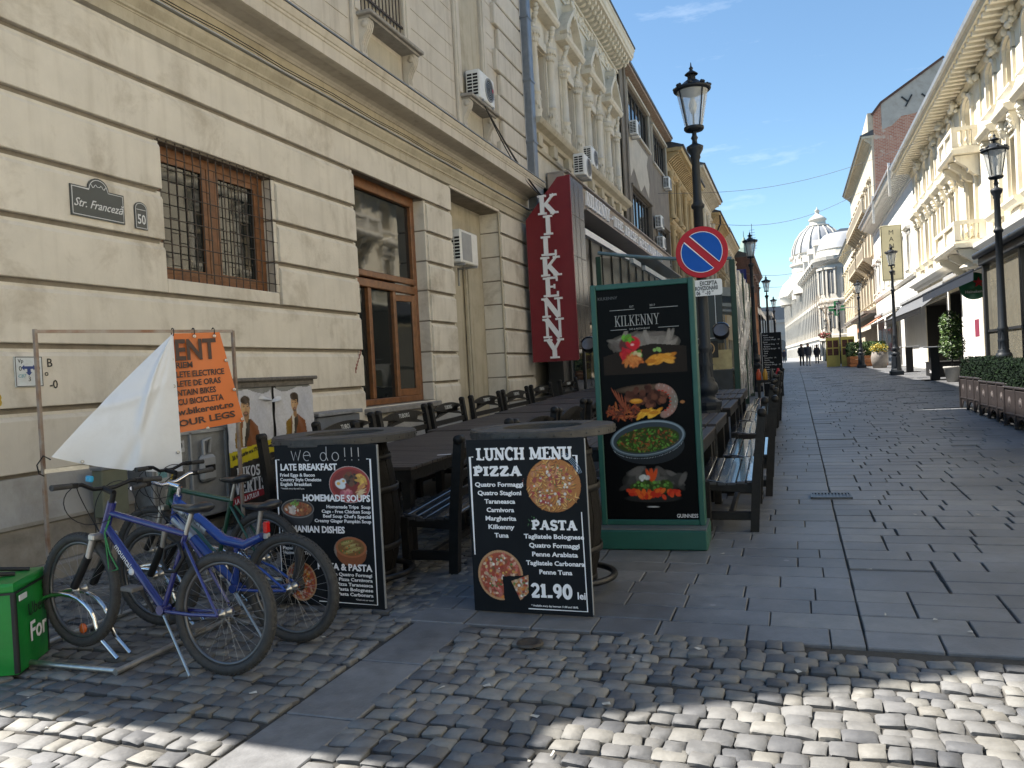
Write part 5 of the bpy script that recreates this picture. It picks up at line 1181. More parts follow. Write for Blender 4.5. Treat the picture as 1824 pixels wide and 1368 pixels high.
    mb = MB(); mb.lathe([(.085, -.002), (.088, 0), (.085, .002)], (BB.x, -.055, BB.z), 28, axis='y'); mb.lathe([(.05, -.002), (.05, .002)], (BB.x, -.06, BB.z), 20, axis='y')
    for k in range(5): a = 2*PI*k/5; mb.bar(BB+Vector((0, -.056, 0)), BB+Vector((.085*math.cos(a), -.056, .085*math.sin(a))), .004, .018, upv=(0, 0, 1))
    mb.lathe([(.045, -.03), (.03, .0)], (0, -.045, R), 20, axis='y')
    for z1, z2 in ((.088, .04), (-.088, -.042)): mb.tube([BB+Vector((0, -.058, z1)), RA+Vector((0, -.05, z2))], .004, 4)
    mb.build('chain_set', mat('oily_steel', (.05, .045, .04), .45, m=.7, v=.3, s=30), r)
    ca = math.radians(-128 if flip > 0 else -40)
    for s_, sg in ((-1, 1), (1, -1)):
        d = Vector((math.cos(ca), 0, math.sin(ca)))*.17*sg; mb = MB(); mb.bar(BB+Vector((0, s_*.075, 0)), BB+d+Vector((0, s_*.085, 0)), .014, .026, ch=.004, upv=(0, 1, 0)); cr_ = mb.build('crank', plastic_b, r)
        mb = MB(); c = BB+d+Vector((0, s_*.14, 0)); mb.box(c.x-.045, c.x+.045, c.y-.045, c.y+.04, c.z-.013, c.z+.013, ch=.006); mb.build('pedal', mat('pedal_grey', (.10, .095, .09), .6, v=.3), cr_)
    mb = MB(); mb.tube([BB+Vector((-.05, .05, -.02)), BB+Vector((-.36, .17, -.27))], .009, 6); mb.build('kickstand', steel, r)
    return r, T
violet = mat('bike_blue_violet', (.016, .020, .13), .25, v=.15, s=4, coat=.6); blue_b = mat('bike_blue', (.010, .035, .20), .25, v=.1, coat=.6); silver_b = mat('bike_silver', (.33, .34, .36), .28, m=.5, v=.08)
b1, T1 = make_bike(-2.87, 3.35, PI-.02, .06, violet, 'nearest blue-violet mountain bike with its front wheel in the steel rack', lift=.085, steer=-.10)
mb = MB(); mb.sphere((0, 0, 0), .018, 8, 6, sc_=(1, 1, .8)); mb.box(-.025, .025, -.012, .012, -.02, .016, ch=.006)
o = mb.build('bell', mat('cyan_plastic', (.02, .28, .48), .3), b1); o.matrix_local = T1 @ Matrix.Translation((.87-.03+.09-.04, .125, .83+.10+.02+.035+.035))
mb = MB(); mb.lathe([(0, -.004), (.03, -.004), (.03, .004), (0, .004)], n=10, axis='y'); o = mb.build('reflector', mat('orange_reflector', (.55, .11, .02), .25), b1); o.location = (1.05, -.012, .335-.235)
ft = MB(); 
text(b1, 'mountain', (.80, .0265, .62), .05, cream_l, rot=(PI/2, math.radians(43), PI), name='decal', sx=1.0)
mb = MB(); mb.lathe([(.0, -.003), (.02, -.003), (.02, .002), (0, .002)], n=16, axis='y'); o = mb.build('badge', cream_l, b1); o.location = (.66, .024, .49)
mb = MB()
lockp = [(.42, .03, .60), (.38, .06, .66), (.30, .05, .70), (.27, .04, .62), (.31, .05, .54), (.38, .05, .53), (.42, .04, .58)]
mb.tube(lockp, .012, 6, closed=True); mb.build('cable_lock', plastic_b, b1)
for k_ in range(2):
    mb = MB(); mb.tube([(.83, .035, .80-.02*k_), (.85, .05, .70), (.80, .05, .58-.1*k_), (.74, .045, .50)], .005, 5); mb.build('green_tie', mat('green_cord', (.02, .16, .05), .6), b1)
b2, T2 = make_bike(-2.79, 3.87, PI-.04, -.03, blue_b, 'blue and silver full suspension bike standing behind the nearest bike', style=1, lift=.03, steer=.05)
mb = MB()   # silver head section, shock absorber, tail light
mb.tube([(.87, 0, .80), (.70, 0, .70), (.62, 0, .655)], [.036, .037, .036], 12); mb.tube([(.895, 0, .72), (.75, 0, .60)], .035, 12); mb.build('silver_front_section', silver_b, b2)
text(b2, 'INSTINCT', (.80, .040, .752), .042, bk, rot=(PI/2, math.radians(27), PI), name='decal', sx=.9)
mb = MB(); mb.tube([(.38, 0, .52), (.26, 0, .42)], .022, 10)
for k in range(6): c = Vector((.38, 0, .52)).lerp(Vector((.26, 0, .42)), k/6+.05); mb.lathe([(.030, -.004), (.034, 0), (.030, .004)], tuple(c), 10, axis='x')
mb.build('shock', chrome, b2)
mb = MB(); mb.box(-.015, .015, -.02, .02, -.035, .035, ch=.006); o = mb.build('tail_light', mat('red_lens', (.45, .012, .012), .2), b2); o.location = (.165, .0, .70)
mb = MB(); mb.box(-.02, .012, -.018, .018, -.018, .018, ch=.006); o = mb.build('light_body', grey_pl, b2); o.location = (.17, .0, .645)
b3, T3 = make_bike(-3.42, 4.45, PI-.06, .04, mat('bike_dark_green', (.01, .06, .035), .3, v=.2, coat=.4), 'dark bicycle farthest from the camera, mostly hidden behind the two blue ones', lift=.02, steer=.1)
# steel wheel rack on the ground
rk = empty('bicycle_rack', (-3.98, 3.92, gz(3.9)), 0, 'low shiny steel bicycle rack holding the front wheels', 'bicycle rack')
mb = MB()
for xx in (-.28, .55): mb.tube([(xx, -.72, .025), (xx, 1.1, .03)], .018, 8)
mb.tube([(-.28, -.7, .025), (.55, -.7, .025)], .018, 8); mb.tube([(-.28, 1.08, .03), (.55, 1.08, .03)], .018, 8); mb.build('base_rail', steel, rk)
for yy in (-.56, -.47, .03, .12, .55, .64):
    mb = MB(); mb.tube([(-.28+.0, yy, .03), (-.22, yy, .16)]+[(.02+.24*math.cos(a), yy, .20+.17*math.sin(a)) for a in [PI-PI*i/12 for i in range(13)]]+[(.30, yy, .12), (.40, yy, .03)], .0125, 8); mb.build('hoop', chrome, rk)
# banner frame and banner
bf = empty('steel_stand', (-4.87, 4.05, gz(4)), 0, 'tall thin rusty steel stand over the bicycles that holds the orange banner', 'stand')
d = Vector((-4.16+4.87, 5.2-4.05, 0)); L = d.length; u = d.normalized()
mb = MB(); mb.box(-.011, .011, -.011, .011, 0, 1.955); mb.build('pole', rusty, bf)
mb = MB(); mb.bar((0, 0, 1.94), tuple(d+Vector((0, 0, 1.93))), .022, .022); mb.build('top_bar', rusty, bf)
mb = MB(); mb.box(d.x-.011, d.x+.011, d.y-.011, d.y+.011, 0, 1.935); mb.build('pole', rusty, bf)
mb = MB(); mb.bar((0, 0, .98), tuple(u*.28+Vector((0, 0, .985))), .02, .03); mb.build('cross_bar', steel, bf)
or_m = mat('orange_vinyl', (.62, .145, .02), .4, v=.06, s=3); wh_m = mat('white_vinyl', (.70, .72, .76), .45, v=.04, s=3, grime=.18, gs=3)
bn = empty('banner', (-4.87, 4.05, gz(4)), math.atan2(u.y, u.x), 'orange bike rental banner with its left half folded over to its white back', 'banner')
nrm_off = -.03
def sheet(name, corners, m, parent, nu=14, nv=14, bulge=None):
    (a, b, c, d_) = [Vector(q) for q in corners]; vs = []; fs = []
    for j in range(nv+1):
        for i in range(nu+1):
            s_, t = i/nu, j/nv; p = a.lerp(b, s_).lerp(d_.lerp(c, s_), t)
            if bulge: p = p+Vector((0, bulge(s_, t), 0))
            vs.append(tuple(p))
    for j in range(nv):
        for i in range(nu): k = j*(nu+1)+i; fs.append((k, k+1, k+nu+2, k+nu+1))
    mb = MB(); mb.add(vs, fs, 0, True); return mb.build(name, m, parent)
# banner plane: local x along the frame, z up
XF = .885
sheet('orange_face', [(XF, -.028, 1.915), (1.235, -.03, 1.92), (1.39, -.05, 1.215), (XF-.02, -.03, 1.165)], or_m, bn, bulge=lambda s_, t: .012*math.sin(s_*5+t*3))
sheet('white_back', [(XF+.004, -.032, 1.915), (XF+.004, -.032, 1.915), (XF+.008, -.10, .985), (.03, -.05, 1.0)], wh_m, bn, 18, 18, bulge=lambda s_, t: -.05*math.sin(PI*t)*math.sin(PI*s_)-.03*t*math.sin(s_*7+1)*(1-s_)*s_*3) if False else None
# triangular fold: apex at the top, pulled to the left pole
vs = []; fs = []; n = 44; ap = Vector((XF+.006, -.040, 1.915)); lo = Vector((.04, -.05, 1.08)); mid = Vector((.45, -.13, .915)); ro = Vector((XF-.0, -.10, .885))
for j in range(n+1):
    t = j/n
    for i in range(n+1):
        s_ = i/n; base = lo*(1-s_)**2+mid*2*s_*(1-s_)+ro*s_**2; p = ap.lerp(base, t)
        p.y += -.06*math.sin(PI*s_)*math.sin(PI*t*.9)-.03*math.sin(9*s_*t+2)*t*(1-s_)-.035*math.exp(-((s_-.30-.35*t)/.05)**2)*t*(1-t)*3-.022*math.exp(-((t-.62+.35*s_)/.045)**2)*(1-s_)+.02*math.exp(-((s_-.72+.2*t)/.05)**2)*t
        p.x -= .02*math.sin(PI*t)*(1-s_)
        vs.append(tuple(p))
for j in range(n):
    for i in range(n): k = j*(n+1)+i; fs.append((k, k+1, k+n+2, k+n+1))
mb = MB(); mb.add(vs, fs, 0, True); mb.build('white_back', wh_m, bn)
br_k = mat('banner_brown_print', (.045, .018, .012), .5)
for t_, L_, z_, s_, rr in (('ENT', .31, 1.715, .215, -.02), ('RIEM', .125, 1.652, .062, -.03), ('LETE ELECTRICE', .36, 1.582, .062, -.04), ('LETE DE ORAS', .33, 1.512, .062, -.05), ('NTAIN BIKES', .29, 1.443, .062, -.06), ('CU BICICLETA', .345, 1.374, .062, -.07), ('w.bikerent.ro', .42, 1.298, .066, -.09), ('OUR LEGS', .43, 1.212, .068, -.11)):
    me = text_mesh(t_, s_, br_k, bold=.03); wd = max(v.co.x for v in me.vertices); text(bn, t_, (XF+.006, -.052, z_), s_, br_k, bold=.03, sx=round(L_/wd, 3), rot=(PI/2, rr, 0))
mb = MB()
for (x_, z_) in ((XF-.02, 1.72), (XF-.02, 1.52), (XF-.025, 1.33), (XF-.03, 1.03), (.22, 1.03)): mb.lathe([(.004, 0), (.012, -.002), (.013, 0)], (x_, -.115 if z_ < 1.2 else -.075 if z_ < 1.6 else -.06, z_), 12, axis='y')
for (x_, z_) in ((1.04, 1.89), (1.19, 1.89), (1.27, 1.70), (1.32, 1.47), (1.37, 1.235), (1.1, 1.185)): mb.lathe([(.004, 0), (.012, -.002), (.013, 0)], (x_, -.055, z_), 12, axis='y')
mb.build('eyelet', steel, bn)
mb = MB()
for x_ in (.89, 1.04, 1.19): mb.tube([(x_, -.03+.03*math.cos(a), 1.925+.03*math.sin(a)) for a in [2*PI*i/12 for i in range(12)]], .004, 5, closed=True)
mb.tube([(.04, -.05, 1.06), (0, -.03, 1.09), (-.04, -.02, 1.03), (-.03, -.02, .97), (.0, -.02, .95)], .005, 5); mb.build('tie', plastic_b, bn)
# green delivery bag
gb = empty('delivery_bag', (-4.30, 3.16, gz(3.1)), .50, 'bright green insulated delivery bag at the lower left edge', 'delivery bag')
gfab = mat('green_nylon', (.010, .20, .030), .38, v=.12, s=9, b=.35, bs=14); bfab = mat('black_webbing', (.012, .012, .013), .6, v=.2)
vs = []; n = 10
def soft(x0, x1, y0, y1, z0, z1, nn=8, puff=.012):
    mb = MB(); 
    def face(o, du, dv, nrm):
        vs = []; fs = []
        for j in range(nn+1):
            for i in range(nn+1):
                s_, t = i/nn, j/nn; b = math.sin(PI*s_)*math.sin(PI*t); p = Vector(o)+Vector(du)*s_+Vector(dv)*t+Vector(nrm)*(puff*b+.006*math.sin(s_*7+t*11)*b)
                vs.append(tuple(p))
        for j in range(nn):
            for i in range(nn): k = j*(nn+1)+i; fs.append((k, k+1, k+nn+2, k+nn+1))
        mb.add(vs, fs, 0, True)
    X, Y, Z = x1-x0, y1-y0, z1-z0
    face((x0, y0, z0), (X, 0, 0), (0, 0, Z), (0, -1, 0)); face((x0, y1, z0), (X, 0, 0), (0, 0, Z), (0, 1, 0)); face((x0, y0, z0), (0, Y, 0), (0, 0, Z), (-1, 0, 0)); face((x1, y0, z0), (0, Y, 0), (0, 0, Z), (1, 0, 0)); face((x0, y0, z1), (X, 0, 0), (0, Y, 0), (0, 0, 1)); face((x0, y0, z0), (X, 0, 0), (0, Y, 0), (0, 0, -1))
    return mb
soft(-.24, .24, -.2, .2, .01, .44).build('body', gfab, gb)
soft(-.235, .235, -.195, .195, .445, .50, puff=.02).build('lid', gfab, gb)
mb = MB(); 
for (a, b) in ((-.243, -.215), (.215, .243)):
    for (c, d_) in ((-.203, -.175), (.175, .203)): mb.box(a, b, c, d_, .01, .45, ch=.006)
mb.box(-.245, .245, -.205, .205, .44, .452); mb.tube([(-.15, -.16, .51), (-.05, -.14, .545), (.08, -.10, .54), (.17, -.02, .515)], .013, 6); mb.tube([(-.2, -.02, .51), (-.02, .02, .55), (.2, .1, .512)], .012, 6); mb.build('piping', bfab, gb)
text(gb, 'For', (.262, -.09, .15), .15, white_l, rot=(PI/2, 0, PI/2), bold=.015); text(gb, 'Uber', (.262, -.10, .29), .10, bfab, rot=(PI/2, 0, PI/2))
text(gb, 's', (-.03, -.218, .16), .08, white_l)
mb = MB(); mb.box(-.10, .12, -.217, -.2135, .415, .437); mb.box(.258, .262, -.19, -.1, .40, .43); mb.build('reflective_tape', white_pl, gb)
# ---- utility cabinets against the wall
cab = empty('utility_cabinet', (-5.80, 7.45, 0), PI/2, 'tall utility cabinet with two torn concert posters of a man in a brown jacket', 'utility cabinet')
cm_ = mat('cabinet_steel', (.20, .21, .22), .55, v=.2, s=6, b=.2, bs=20, grime=.5, gs=5)
mb = MB(); mb.box(-.72, .72, -.34, 0, .30, 1.50, ch=.01); mb.build('body', cm_, cab)
mb = MB(); mb.box(-.86, .80, -.40, .02, 1.56, 1.60, ch=.01); mb.box(-.80, .76, -.36, .0, 1.50, 1.56); mb.build('roof', mat('cabinet_roof', (.12, .11, .10), .7, v=.4, s=20, b=.3), cab)
mb = MB(); mb.box(-.03, .03, -.352, -.34, .3, 1.5); mb.build('door_gap', plastic_b, cab)
def portrait(seed, w=80, h=150, shift=0):
    p = Pic(w, h, (.50, .51, .56), seed=seed); H = h/w; X0_, Y0_ = p.X, p.Y; p.X = (p.X-.5)/.74+.5; p.Y = p.Y/.74
    p.ell(.85, .4, .35, .6, (.40, .42, .50), .3, .8, .5); p.ell(.1, .9, .3, .5, (.56, .56, .58), 0, .8, .5)
    x = .45+shift
    p.poly([(x-.36, 1.14), (x-.30, .74), (x-.10, .62), (x+.12, .60), (x+.36, .76), (x+.44, 1.14)], (.20, .075, .03)); p.poly([(x-.36, 1.14), (x-.30, .74), (x-.16, .66), (x-.14, 1.14)], (.22, .13, .02))
    p.poly([(x-.10, .60), (x+.10, .58), (x+.04, .86), (x-.04, 1.12), (x-.14, 1.12)], (.55, .53, .48)); p.poly([(x-.01, .64), (x+.12, .60), (x+.10, .80), (x-.02, 1.14), (x-.07, 1.14)], (.05, .04, .03))
    p.ell(x+.01, .56, .075, .12, (.30, .17, .08), 0, .1); p.ell(x, .38, .13, .19, (.44, .27, .14), 0, .08); p.ell(x-.06, .40, .06, .13, (.52, .34, .18), 0, .6); p.ell(x+.01, .235, .145, .085, (.045, .03, .02), 0, .1); p.ell(x+.12, .31, .03, .08, (.05, .035, .022), 0, .3)
    p.ell(x, .505, .085, .06, (.13, .075, .045), 0, .3); p.ell(x, .475, .045, .014, (.30, .12, .08), 0, .3); p.ell(x, .50, .05, .008, (.40, .2, .14), 0, .3)
    for s_ in (-.05, .055): p.ell(x+s_, .36, .03, .012, (.06, .04, .03), 0, .4); p.ell(x+s_, .335, .038, .009, (.05, .03, .02), 0, .4)
    p.ell(x+.005, .42, .018, .04, (.36, .2, .1), 0, .5); p.ell(x+.135, .40, .018, .04, (.38, .2, .1), 0, .4)
    p.noise(.06, 2); p.X, p.Y = X0_, Y0_
    return p
def torn(p, tx):
    p.a[p.Y < .02+.10*np.abs(np.sin(p.X*5+tx))*(p.X if tx else 1-p.X)] = 0
    return p
wr = lambda gx, gy: .006*np.sin(gx*16)*np.cos(gy*9)+.004*np.sin(gx*41+gy*23)
pp = mat('posterpaper', (.4, .4, .4), .5)
pr = colmat('poster_paper', .4, .4)
p1 = torn(portrait(41), 1); 
yb = lambda p, z0, z1: p.poly([(0, z0+.10), (1, z0), (1, z1), (0, z1+.14)], (.48, .40, .015))
for (x0, seed, sh) in ((-.83, 41, -.10), (-.04, 43, .04)):
    p = torn(portrait(seed, shift=sh), 1 if x0 < -.3 else 0); p.poly([(-.1, .90), (1.1, .76), (1.1, .96), (-.1, 1.10)], (.50, .42, .02)); p.poly([(-.1, 1.10), (1.1, .96), (1.1, 1.9), (-.1, 1.9)], (.03, .028, .026))
    p.build('poster', cab, (x0+.02, -.362, 1.50), .74, mt=pr, warp=wr)
for (x0, k_) in ((-.81, 0), (-.02, 1)):
    text(cab, '26 februarie ora 19:30', (x0+.03, -.374, .765 if not k_ else .77), .062, bk, bold=.02, sx=.82, rot=(PI/2, -.16, 0)); 
    mb = MB(); serif(mb, 'NIKOS', x0+.08, .57, .11, w=.17, d0=-.374, d1=-.3755, sx=.9); serif(mb, 'VERTIS', x0+.03, .41, .14, w=.17, d0=-.374, d1=-.3755, sx=.85); mb.build('poster_lettering', cream_l, cab)
mb = MB(); mb.prism([(-.80, .30), (-.10, .36), (-.10, .44), (-.80, .38)], -.350, -.372, 'xz'); mb.build('red_band', mat('red_ink', (.30, .02, .03), .5), cab)
text(cab, 'LA PALATULUI', (-.78, -.374, .315), .07, white_l, bold=.015, rot=(PI/2, -.08, 0), sx=.85)
# curled torn paper corners
for (x0, z0, s_) in ((-.2, 1.44, 1), (.02, 1.42, -1)):
    vs = []; fs = []
    for i in range(7):
        for j in range(5): t = i/6; q = j/4; vs.append((x0+.26*t*s_-.1*s_, -.36-.05*math.sin(PI*t)*q, z0-.10*t-.07*q*(1-t)))
    for i in range(6):
        for j in range(4): k = i*5+j; fs.append((k, k+1, k+6, k+5))
    mb = MB(); mb.add(vs, fs, 0, True); mb.build('torn_paper', mat('torn_white_paper', (.55, .56, .58), .7, v=.15, s=12), cab)
cb2 = empty('utility_box', (-5.80, 8.88, 0), PI/2, 'low grey steel box on the wall right of the posters', 'utility box')
mb = MB(); mb.box(-.50, .50, -.28, 0, .35, 1.08, ch=.008); mb.build('body', mat('blue_grey_steel', (.15, .17, .21), .5, v=.15, s=5, b=.1, grime=.4), cb2)
mb = MB(); mb.box(-.53, .52, -.32, .02, 1.09, 1.14, ch=.008); mb.build('roof', mat('lead_sheet', (.22, .23, .25), .5, v=.3, s=10, b=.3), cb2)
mb = MB()
for k in range(7): mb.box(-.15, -.14, -.284, -.28, .45+.08*k, .46+.08*k)
mb.build('rivet', plastic_b, cb2)
mt_ = empty('meter_cabinet', (-5.80, 6.2, 0), PI/2, 'open grey meter cabinet with gas meter and stickers under the banner', 'meter cabinet')
mb = MB(); mb.box(-.52, .50, -.26, 0, .25, 1.10, ch=.006); mb.build('body', cm_, mt_)
mb = MB()
for xx in (-.52, -.02, .49): mb.box(xx, xx+.022, -.285, -.26, .25, 1.10)
mb.box(-.52, .51, -.285, -.26, 1.08, 1.11); mb.build('frame', grey_pl, mt_)
q = Pic(80, 120, (.20, .20, .19), seed=77)
for (cx, cy, rx, ry, c) in [(.2, .1, .12, .05, (.35, .25, .05)), (.48, .12, .14, .07, (.45, .45, .45)), (.78, .2, .15, .12, (.42, .43, .44)), (.3, .35, .16, .1, (.10, .10, .11)), (.75, .42, .12, .05, (.3, .3, .28)), (.25, .75, .18, .12, (.40, .42, .42)), (.7, .9, .2, .2, (.08, .08, .08)), (.25, .72, .12, .08, (.16, .32, .34)), (.5, 1.15, .2, .1, (.35, .34, .30))]: q.poly([(cx-rx, cy-ry), (cx+rx, cy-ry), (cx+rx, cy+ry), (cx-rx, cy+ry)], c)
q.poly([(.55, .68), (.68, .9), (.42, .9)], (.45, .33, .03)); q.ell(.78, .18, .09, .09, (.04, .04, .04)); q.noise(.15, 2); q.build('sticker_sheet', mt_, (-.48, -.264, 1.06), .44, mt=pr)
text(mt_, 'ROB', (-.24, -.268, .985), .06, bk, bold=.02); text(mt_, 'FOR', (-.24, -.268, .93), .06, bk, bold=.02)
mb = MB(); mb.box(.08, .30, -.33, -.26, .60, .86, ch=.03); mb.tube([(.14, -.30, .86), (.14, -.30, 1.0), (.24, -.30, 1.02), (.24, -.28, .88)], .018, 8); mb.build('gas_meter', grey_pl, mt_)
mb = MB(); mb.box(.12, .26, -.335, -.33, .70, .76); mb.build('meter_window', plastic_b, mt_)
pb_ = empty('junction_box', (-5.72, 5.35, 0), PI/2, 'small olive junction box low on the wall behind the handlebars', 'junction box')
mb = MB(); mb.box(-.14, .14, -.12, .0, .45, .86, ch=.01); mb.build('body', mat('olive_box', (.16, .17, .12), .6, v=.15), pb_); mb = MB(); mb.box(-.15, .15, -.13, 0, .86, .88); mb.build('lid', cm_, pb_)
# ================================================================ helpers for facades: side -1 = left row (faces +x), +1 = right row (faces -x)
class Fac:
    def __init__(s, name, X, side, label, y0):
        s.X = X; s.sg = -side; s.root = empty(name, (X, y0, 0), label=label, cat='building'); s.o = (-X, -y0, 0)
    def add(s, mb, name, m, parent=None):
        o = mb.build(name, m, parent or s.root)
        if parent is None: o.location = s.o
        return o
    def box(s, mb, n0, n1, y0, y1, z0, z1, ch=0, mi=0): return mb.box(s.X+s.sg*n0, s.X+s.sg*n1, y0, y1, z0, z1, mi, ch)
    def prof(s, mb, pts, y0, y1): return mb.prism([(s.X+s.sg*a, b) for a, b in pts], y0, y1, 'xz')
    def fn(s, u, v, n): return (s.X+s.sg*n, u, v)
    def bump(s, mb, y, z, r, n=.0, k=.5): mb.sphere((s.X+s.sg*n, y, z), r, 7, 4, sc_=(k, 1, 1))
    def relief(s, mb, y0, y1, z0, z1, cnt, r, n=0):
        for _ in range(cnt): s.bump(mb, rnd.uniform(y0, y1), rnd.uniform(z0, z1), r*rnd.uniform(.6, 1.3), n)
def window(F, y0, y1, z0, z1, dep, wm, gm_, mull=1, trans=None, arch=False):
    mb = MB(); a = -dep+.02
    for (p, q) in ((y0, y0+.06), (y1-.06, y1)): F.box(mb, a, a+.06, p, q, z0, z1)
    for (p, q) in ((z0, z0+.07), (z1-.07, z1)): F.box(mb, a+.001, a+.061, y0, y1, p, q)
    for k in range(mull): yc = y0+(y1-y0)*(k+1)/(mull+1); F.box(mb, a+.002, a+.055, yc-.035, yc+.035, z0, z1)
    if trans: F.box(mb, a+.003, a+.058, y0, y1, z0+(z1-z0)*trans-.04, z0+(z1-z0)*trans+.04)
    w = F.add(mb, 'window', wm); mb = MB(); F.box(mb, a+.012, a+.02, y0+.04, y1-.04, z0+.04, z1-.04); F.add(mb, 'pane', gm_, w); return w
# ================================================================ ornate stucco building above the pub
F = Fac('ornate_pub_building', -5.80, -1, 'ornate cream stucco building with half columns and pediments above the pub', 18.4)
Y0, Y1 = 18.42, 29.9; WC = [19.65, 22.4, 25.15, 27.95]
ops = [(c-.5, c+.5, 7.68, 9.72, .30) for c in WC]
mb = MB(); wall_grid(mb, Y0, Y1, 6.2, 12.6, ops, 0, fn=F.fn); mb.box(F.X-9, F.X-.5, Y0, Y1, 0, 12.55); F.add(mb, 'wall', stucco_w)
for c in WC:
    window(F, c-.5, c+.5, 7.68, 9.72, .28, wood_win, dark_glass, 1, .68)
    mb = MB()
    for s_ in (-1, 1):   # pilaster jamb + engaged column
        F.box(mb, 0, .05, c+s_*.70-.17, c+s_*.70+.17, 7.66, 9.95, ch=.01)
    F.box(mb, 0, .10, c-.46, c+.46, 9.74, 9.98, ch=.015); F.box(mb, 0, .05, c-.42, c+.42, 10.02, 10.42, ch=.02)
    F.add(mb, 'window_surround', stucco_w)
    for s_ in (-1, 1):
        yc = c+s_*.70; xx = F.X+.08; mb = MB()
        mb.lathe([(.17, 7.62), (.17, 7.70), (.135, 7.72), (.145, 7.80), (.14, 8.28), (.125, 8.34), (.15, 8.36), (.15, 8.41), (.122, 8.43), (.118, 9.0), (.105, 9.52), (.125, 9.54), (.11, 9.58), (.16, 9.72), (.20, 9.84), (.21, 9.88), (.21, 9.93), (0, 9.94)], (xx, yc, 0), 16)
        for k in range(9): a = -PI/2+PI*k/8; mb.sphere((xx+.12*math.cos(a), yc+.15*math.sin(a), 9.66), .045, 6, 4, sc_=(1, 1, 1.5)); mb.sphere((xx+.18*math.cos(a+.2), yc+.18*math.sin(a+.2), 9.79), .04, 6, 4)
        for k in range(7): a = -PI/2+PI*k/6; mb.sphere((xx+.135*math.cos(a), yc+.165*math.sin(a), rnd.uniform(7.88, 8.22)), .035, 6, 4, sc_=(1, 1, 1.6))
        F.add(mb, 'half_column', stucco_w)
        mb = MB(); F.box(mb, 0, .16, yc-.16, yc+.16, 9.95, 10.06, ch=.01)
        for k in range(10): F.bump(mb, yc+rnd.uniform(-.07, .07), 10.08+k*.045, rnd.uniform(.06, .08), .12+.012*k, 1)
        F.add(mb, 'console', stucco_w)
    mb = MB(); ph = 1.02
    F.prof(mb, [(0, 10.58), (.28, 10.58), (.34, 10.64), (.36, 10.72), (0, 10.74)], c-ph, c+ph)
    pts = [(c-ph, 10.72), (c-ph+.02, 10.84)]
    for k in range(1, 8): t = k/8; pts.append((c-ph+ph*t, 10.84+1.02*(t**.8)*.95))
    pts += [(c-.12, 11.9), (c, 11.98), (c+.12, 11.9)]
    for k in range(7, 0, -1): t = k/8; pts.append((c+ph-ph*t, 10.84+1.02*(t**.8)*.95))
    pts += [(c+ph-.02, 10.84), (c+ph, 10.72)]
    inn = [(c-ph+.24, 10.80), (c-.34, 11.36), (c-.14, 11.58), (c+.14, 11.58), (c+.34, 11.36), (c+ph-.24, 10.80)]
    q = pts[::-1]
    mb.prism([(y, z) for y, z in pts], F.X+.0, F.X+.12, 'yz')
    # raised thick rim
    rim = pts[1:-1]
    for (a, b) in zip(rim, rim[1:]):
        mb.prism([a, b, (b[0]*.86+c*.14, b[1]-.12), (a[0]*.86+c*.14, a[1]-.12)], F.X+.1, F.X+.34, 'yz')
    F.relief(mb, c-.35, c+.35, 10.85, 11.65, 26, .075, .13); F.relief(mb, c-.12, c+.12, 11.5, 11.95, 8, .09, .30); F.add(mb, 'pediment', stucco_w)
mb = MB(); F.prof(mb, [(0, 7.36), (.10, 7.36), (.14, 7.44), (.30, 7.50), (.34, 7.56), (.36, 7.62), (0, 7.64)], Y0, Y1)
F.prof(mb, [(0, 6.98), (.07, 6.98), (.09, 7.06), (0, 7.08)], Y0, Y1)
for c in WC:
    for s_ in (-1, 1): F.box(mb, 0, .16, c+s_*.66-.17, c+s_*.66+.17, 7.06, 7.37, ch=.01)
F.add(mb, 'sill_cornice', plaster_och)
mb = MB()
F.box(mb, 0, .05, Y0, Y1, 12.02, 12.10); F.relief(mb, Y0+.2, Y1-.3, 12.14, 12.46, 170, .085, .02); F.box(mb, 0, .07, Y0, Y1, 12.52, 12.60); F.add(mb, 'relief_frieze', stucco_w)
mb = MB(); y = Y0+.15
while y < Y1-.1: F.prof(mb, [(0, 12.64), (.18, 12.66), (.34, 12.76), (.50, 12.80), (.52, 12.92), (0, 12.92)], y, y+.16); F.bump(mb, y+.08, 12.72, .07, .36, 1); y += .37
F.add(mb, 'modillions', stucco_w)
mb = MB(); F.prof(mb, [(-.1, 12.93), (.60, 12.93), (.62, 13.0), (.66, 13.03), (.68, 13.2), (.72, 13.24), (.72, 13.30), (-.2, 13.42)], Y0-.0, Y1+.05); F.add(mb, 'roof_cornice', stucco_w)
mb = MB(); F.prof(mb, [(-6, 13.9), (.70, 13.305), (.75, 13.33), (.75, 13.37), (-6, 14.0)], Y0, Y1+.06); F.add(mb, 'roof_edge', mat('dark_sheet', (.05, .05, .055), .5, v=.2))
# pub front: lower wall coloured dark for the dim inside, fascia with raised letters
mb = MB(); mb.box(-5.95, -5.55, 19.6, 38.0, 0, 5.5); F.add(mb, 'pub_front_wall', mat('dark_pub_front', (.022, .022, .024), .35, v=.3, s=2))
mb = MB()
for k in range(12): y = 20.2+k*1.45; mb.box(-5.55, -5.50, y, y+.12, gz(y), 5.4); mb.box(-5.55, -5.52, y+.12, y+1.45, 2.9, 3.0)
F.add(mb, 'pub_door_frames', mat('pub_frame', (.05, .048, .045), .45, v=.2))
for k in range(11): y = 20.35+k*1.45; mb = MB(); mb.box(-5.545, -5.535, y, y+1.25, gz(y)+.3, 2.85); F.add(mb, 'pub_pane', dark_glass)
mb = MB(); mb.box(-5.35, -4.75, 19.7, 37.6, 5.52, 5.56); mb.box(-5.75, -5.30, 19.7, 38.0, 5.66, 6.54, ch=.01); mb.box(-5.76, -5.2, 19.7, 38.1, 6.545, 6.58)
